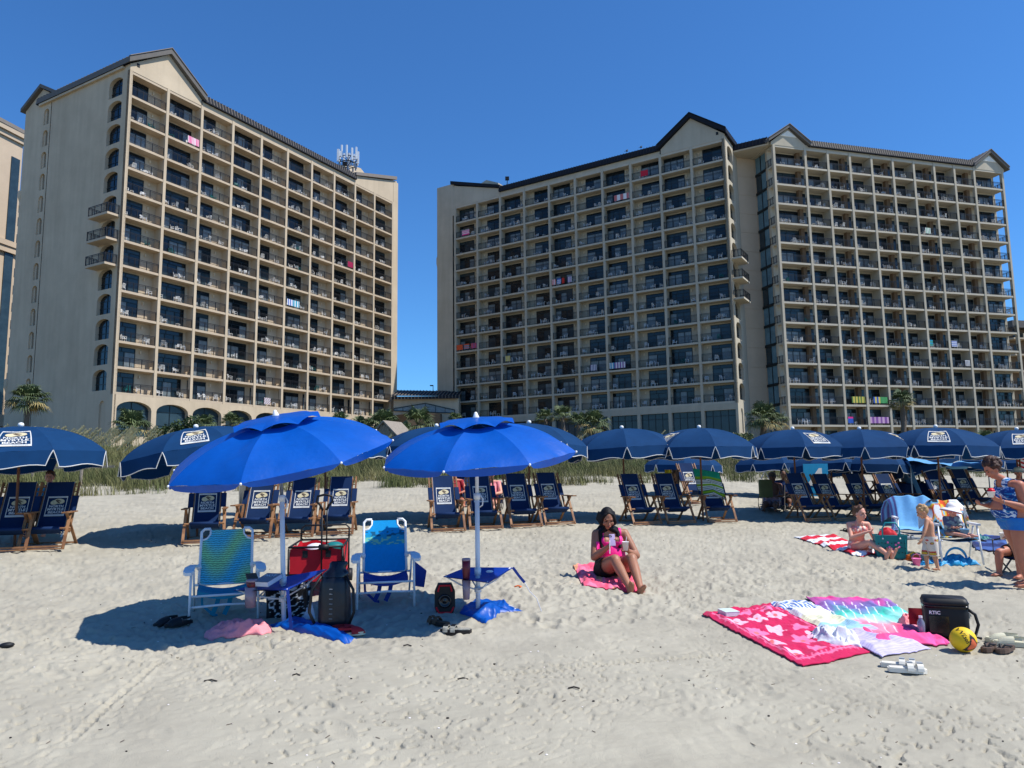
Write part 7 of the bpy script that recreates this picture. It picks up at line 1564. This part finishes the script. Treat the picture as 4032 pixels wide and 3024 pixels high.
# ---------------------------------------------------------------- generic sitters
def sitter(lab, pos, rz, skin, topm, botm, hairm, hat=None, k=.97, seat=.38, lean=.12, arms='lap', vox=.010, topz=(.18, .52), straight=False, yaw=0, pitch=.1):
    t = thing('person', lab, 'person', pos, rz); z = seat; V = Vector
    kz, ky = (z + .06, -.42) if not straight else (z + .05, -.42); az, ay = (.07, -.46) if not straight else (.07, -.80)
    J = dict(pelvis=(0, .05, z + .10), waist=(0, .08, z + .27), chest=(0, .08 + lean, z + .43), neck=(0, .07 + lean, z + .58), head=(0, .03 + lean, z + .71), side=(1, 0, 0), fwd=(0, -1, 0),
        shL=(-.17, .08 + lean, z + .52), elL=(-.25, -.02, z + .28), wrL=(-.13, -.22, z + .26), shR=(.17, .08 + lean, z + .52), elR=(.25, -.02, z + .28), wrR=(.12, -.22, z + .26),
        hpL=(-.09, 0, z + .09), knL=(-.13, ky, kz), anL=(-.13, ay, az), toL=(-.14, ay - .14, .04), hpR=(.09, 0, z + .09), knR=(.13, ky, kz), anR=(.13, ay, az), toR=(.15, ay - .14, .04),
        hdL=((.6, -.7, 0), (0, .1, -1), .4, -1), hdR=((-.6, -.7, 0), (0, .1, -1), .4, 1), headm=headm(yaw, pitch))
    body, h, hd, H, hk = figure(t, J, dict(k=k, fat=1.05, sh=.17), skin, vox, 4)
    if topm: garment(body, 'shirt', topm, lambda x, y, zz: (zz > z + topz[0]) & (zz < z + topz[1] + .03) & (np.abs(x) < .215) & (y > -.12 + lean * .3), .012)
    garment(body, 'shorts', botm, lambda x, y, zz: (zz < z + .24) & (zz > z - .05) & (y > -.28) & (np.abs(x) < .25) & ~((np.abs(x) > .17) & (zz > z + .17)), .012)
    hair_short(t, h, hk, H, hairm, 1.04, seed=int(abs(pos[0] * 10)))
    if hat: m = MB(); m.lathe([(.16, -.012), (.15, -.004), (.095, .0), (.088, .05), (.06, .085), (.005, .095)], 18, h(0, -.005, .05), R=Matrix.Rotation(.1, 3, 'X')); m.build('hat', hat, t, True)
    return t
def seatchair(lab, pos, rz, mi='navy_chair', fr='roof_metal'):
    t = thing('camp_chair', lab, 'chair', pos, rz)
    for s in (-1, 1):
        m = MB(); m.tube([(s * .28, -.25, 0), (s * .27, .30, .40)], .012, 6); m.tube([(s * .28, .3, 0), (s * .27, -.25, .40), (s * .27, -.25, .58), (s * .27, .2, .60)], .012, 6); m.tube([(s * .26, .22, .36), (s * .26, .42, .88)], .012, 6); m.build('side_frame', fr, t)
    m = MB(); m.grid(lambda u, v: (-.26 + .52 * u, -.25 + .5 * v, .38 - .05 * math.sin(math.pi * u)), 6, 6); m.build('seat', mi, t, True); m = MB(); m.grid(lambda u, v: (-.26 + .52 * u, .22 + .2 * v + .04 * math.sin(math.pi * u), .38 + .5 * v), 6, 6); m.build('backrest', mi, t, True); return t
def sit_at(u, v, d, seat=.38, headz=1.06):     # head centre pixel -> ground point under the sitter
    q = at(u, v, d); return onz((q.x, q.y))
for (u, v, d, lab, rz, sk, tp, bt, hr, hat, clab, cm) in (
    (1060, 1036, 17.6, 'person in pink shirt and red cap sitting behind the middle navy chairs', -.1, 'skin_pale', 'pink_cloth', 'maroon', 'hair_brown', 'maroon', 'low chair under the person in the red cap', 'navy_chair'),
    (984, 1046, 17.8, 'dark-haired person in red seen between the first two middle navy chairs', .2, 'skin_red', 'red_dark', 'black_shorts', 'hair_auburn', None, 'low chair under the dark-haired person in red', 'navy_chair'),
    (1004, 1040, 18.6, 'person in a pale cap seen behind the second middle navy chair', .1, 'skin_pale', 'navy_chair', 'black_shorts', 'hair_brown', 'hat_white', 'low chair under the person in the pale cap', 'navy_chair'),
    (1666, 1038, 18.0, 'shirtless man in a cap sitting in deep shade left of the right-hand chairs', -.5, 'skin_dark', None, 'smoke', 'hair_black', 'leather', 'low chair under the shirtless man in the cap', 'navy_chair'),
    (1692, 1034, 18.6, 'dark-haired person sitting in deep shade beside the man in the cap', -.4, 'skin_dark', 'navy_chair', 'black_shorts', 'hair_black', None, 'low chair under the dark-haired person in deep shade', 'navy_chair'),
    (1937, 1040, 18.6, 'pink-shouldered man sitting under the tilted logo umbrella', -.6, 'skin_red', None, 'navy_chair', 'hair_brown', 'black', 'low chair under the pink-shouldered man', 'navy_chair'),
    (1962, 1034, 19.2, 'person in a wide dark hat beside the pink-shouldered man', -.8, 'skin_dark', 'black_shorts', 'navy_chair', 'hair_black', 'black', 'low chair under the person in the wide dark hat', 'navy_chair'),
    (2205, 1024, 16.8, 'person in a straw hat at the far right edge behind the standing woman', -.3, 'skin_red', 'navy_chair', 'black_shorts', 'hair_brown', 'cream_rubber', 'low chair under the person in the straw hat', 'navy_chair')):
    g_ = sit_at(u, v, d); zz = at(u, v, d).z - g_.z; seat = max(.1, min(.5, zz - .71 * .97)); sitter(lab, g_, rz, sk, tp, bt, hr, hat, .95, seat); seatchair(clab, g_ + Vector((0, .05, seat - .36)), rz, cm)
g_ = at(2196, 1150, 10.1); g_ = onz((g_.x + .12, g_.y)); t = sitter('seated person behind the standing woman holding a white cup, knee raised', g_, -1.1, 'skin_red', 'olive_shrub', 'black_shorts', 'hair_auburn', None, .95, .28)
seatchair('low chair behind the standing woman', g_ + Vector((0, .05, -.1)), -1.1); cup('white cup with spoon held low behind the standing woman', g_ + Vector((-.30, .02, .50)), .04, .085, False)
# half-hidden sitter at far left
q = at(97, 1105, 12.6); g_ = onz((q.x, q.y)); sitter('person in turquoise sitting behind the second wooden chair at far left', g_, .3, 'skin_pale', 'sky_mesh', 'black_shorts', 'hair_brown', None, .9, .28); seatchair('teal low chair behind the wooden chairs at far left', g_ + Vector((0, .05, -.08)), .3, 'teal_strap', 'white_metal')
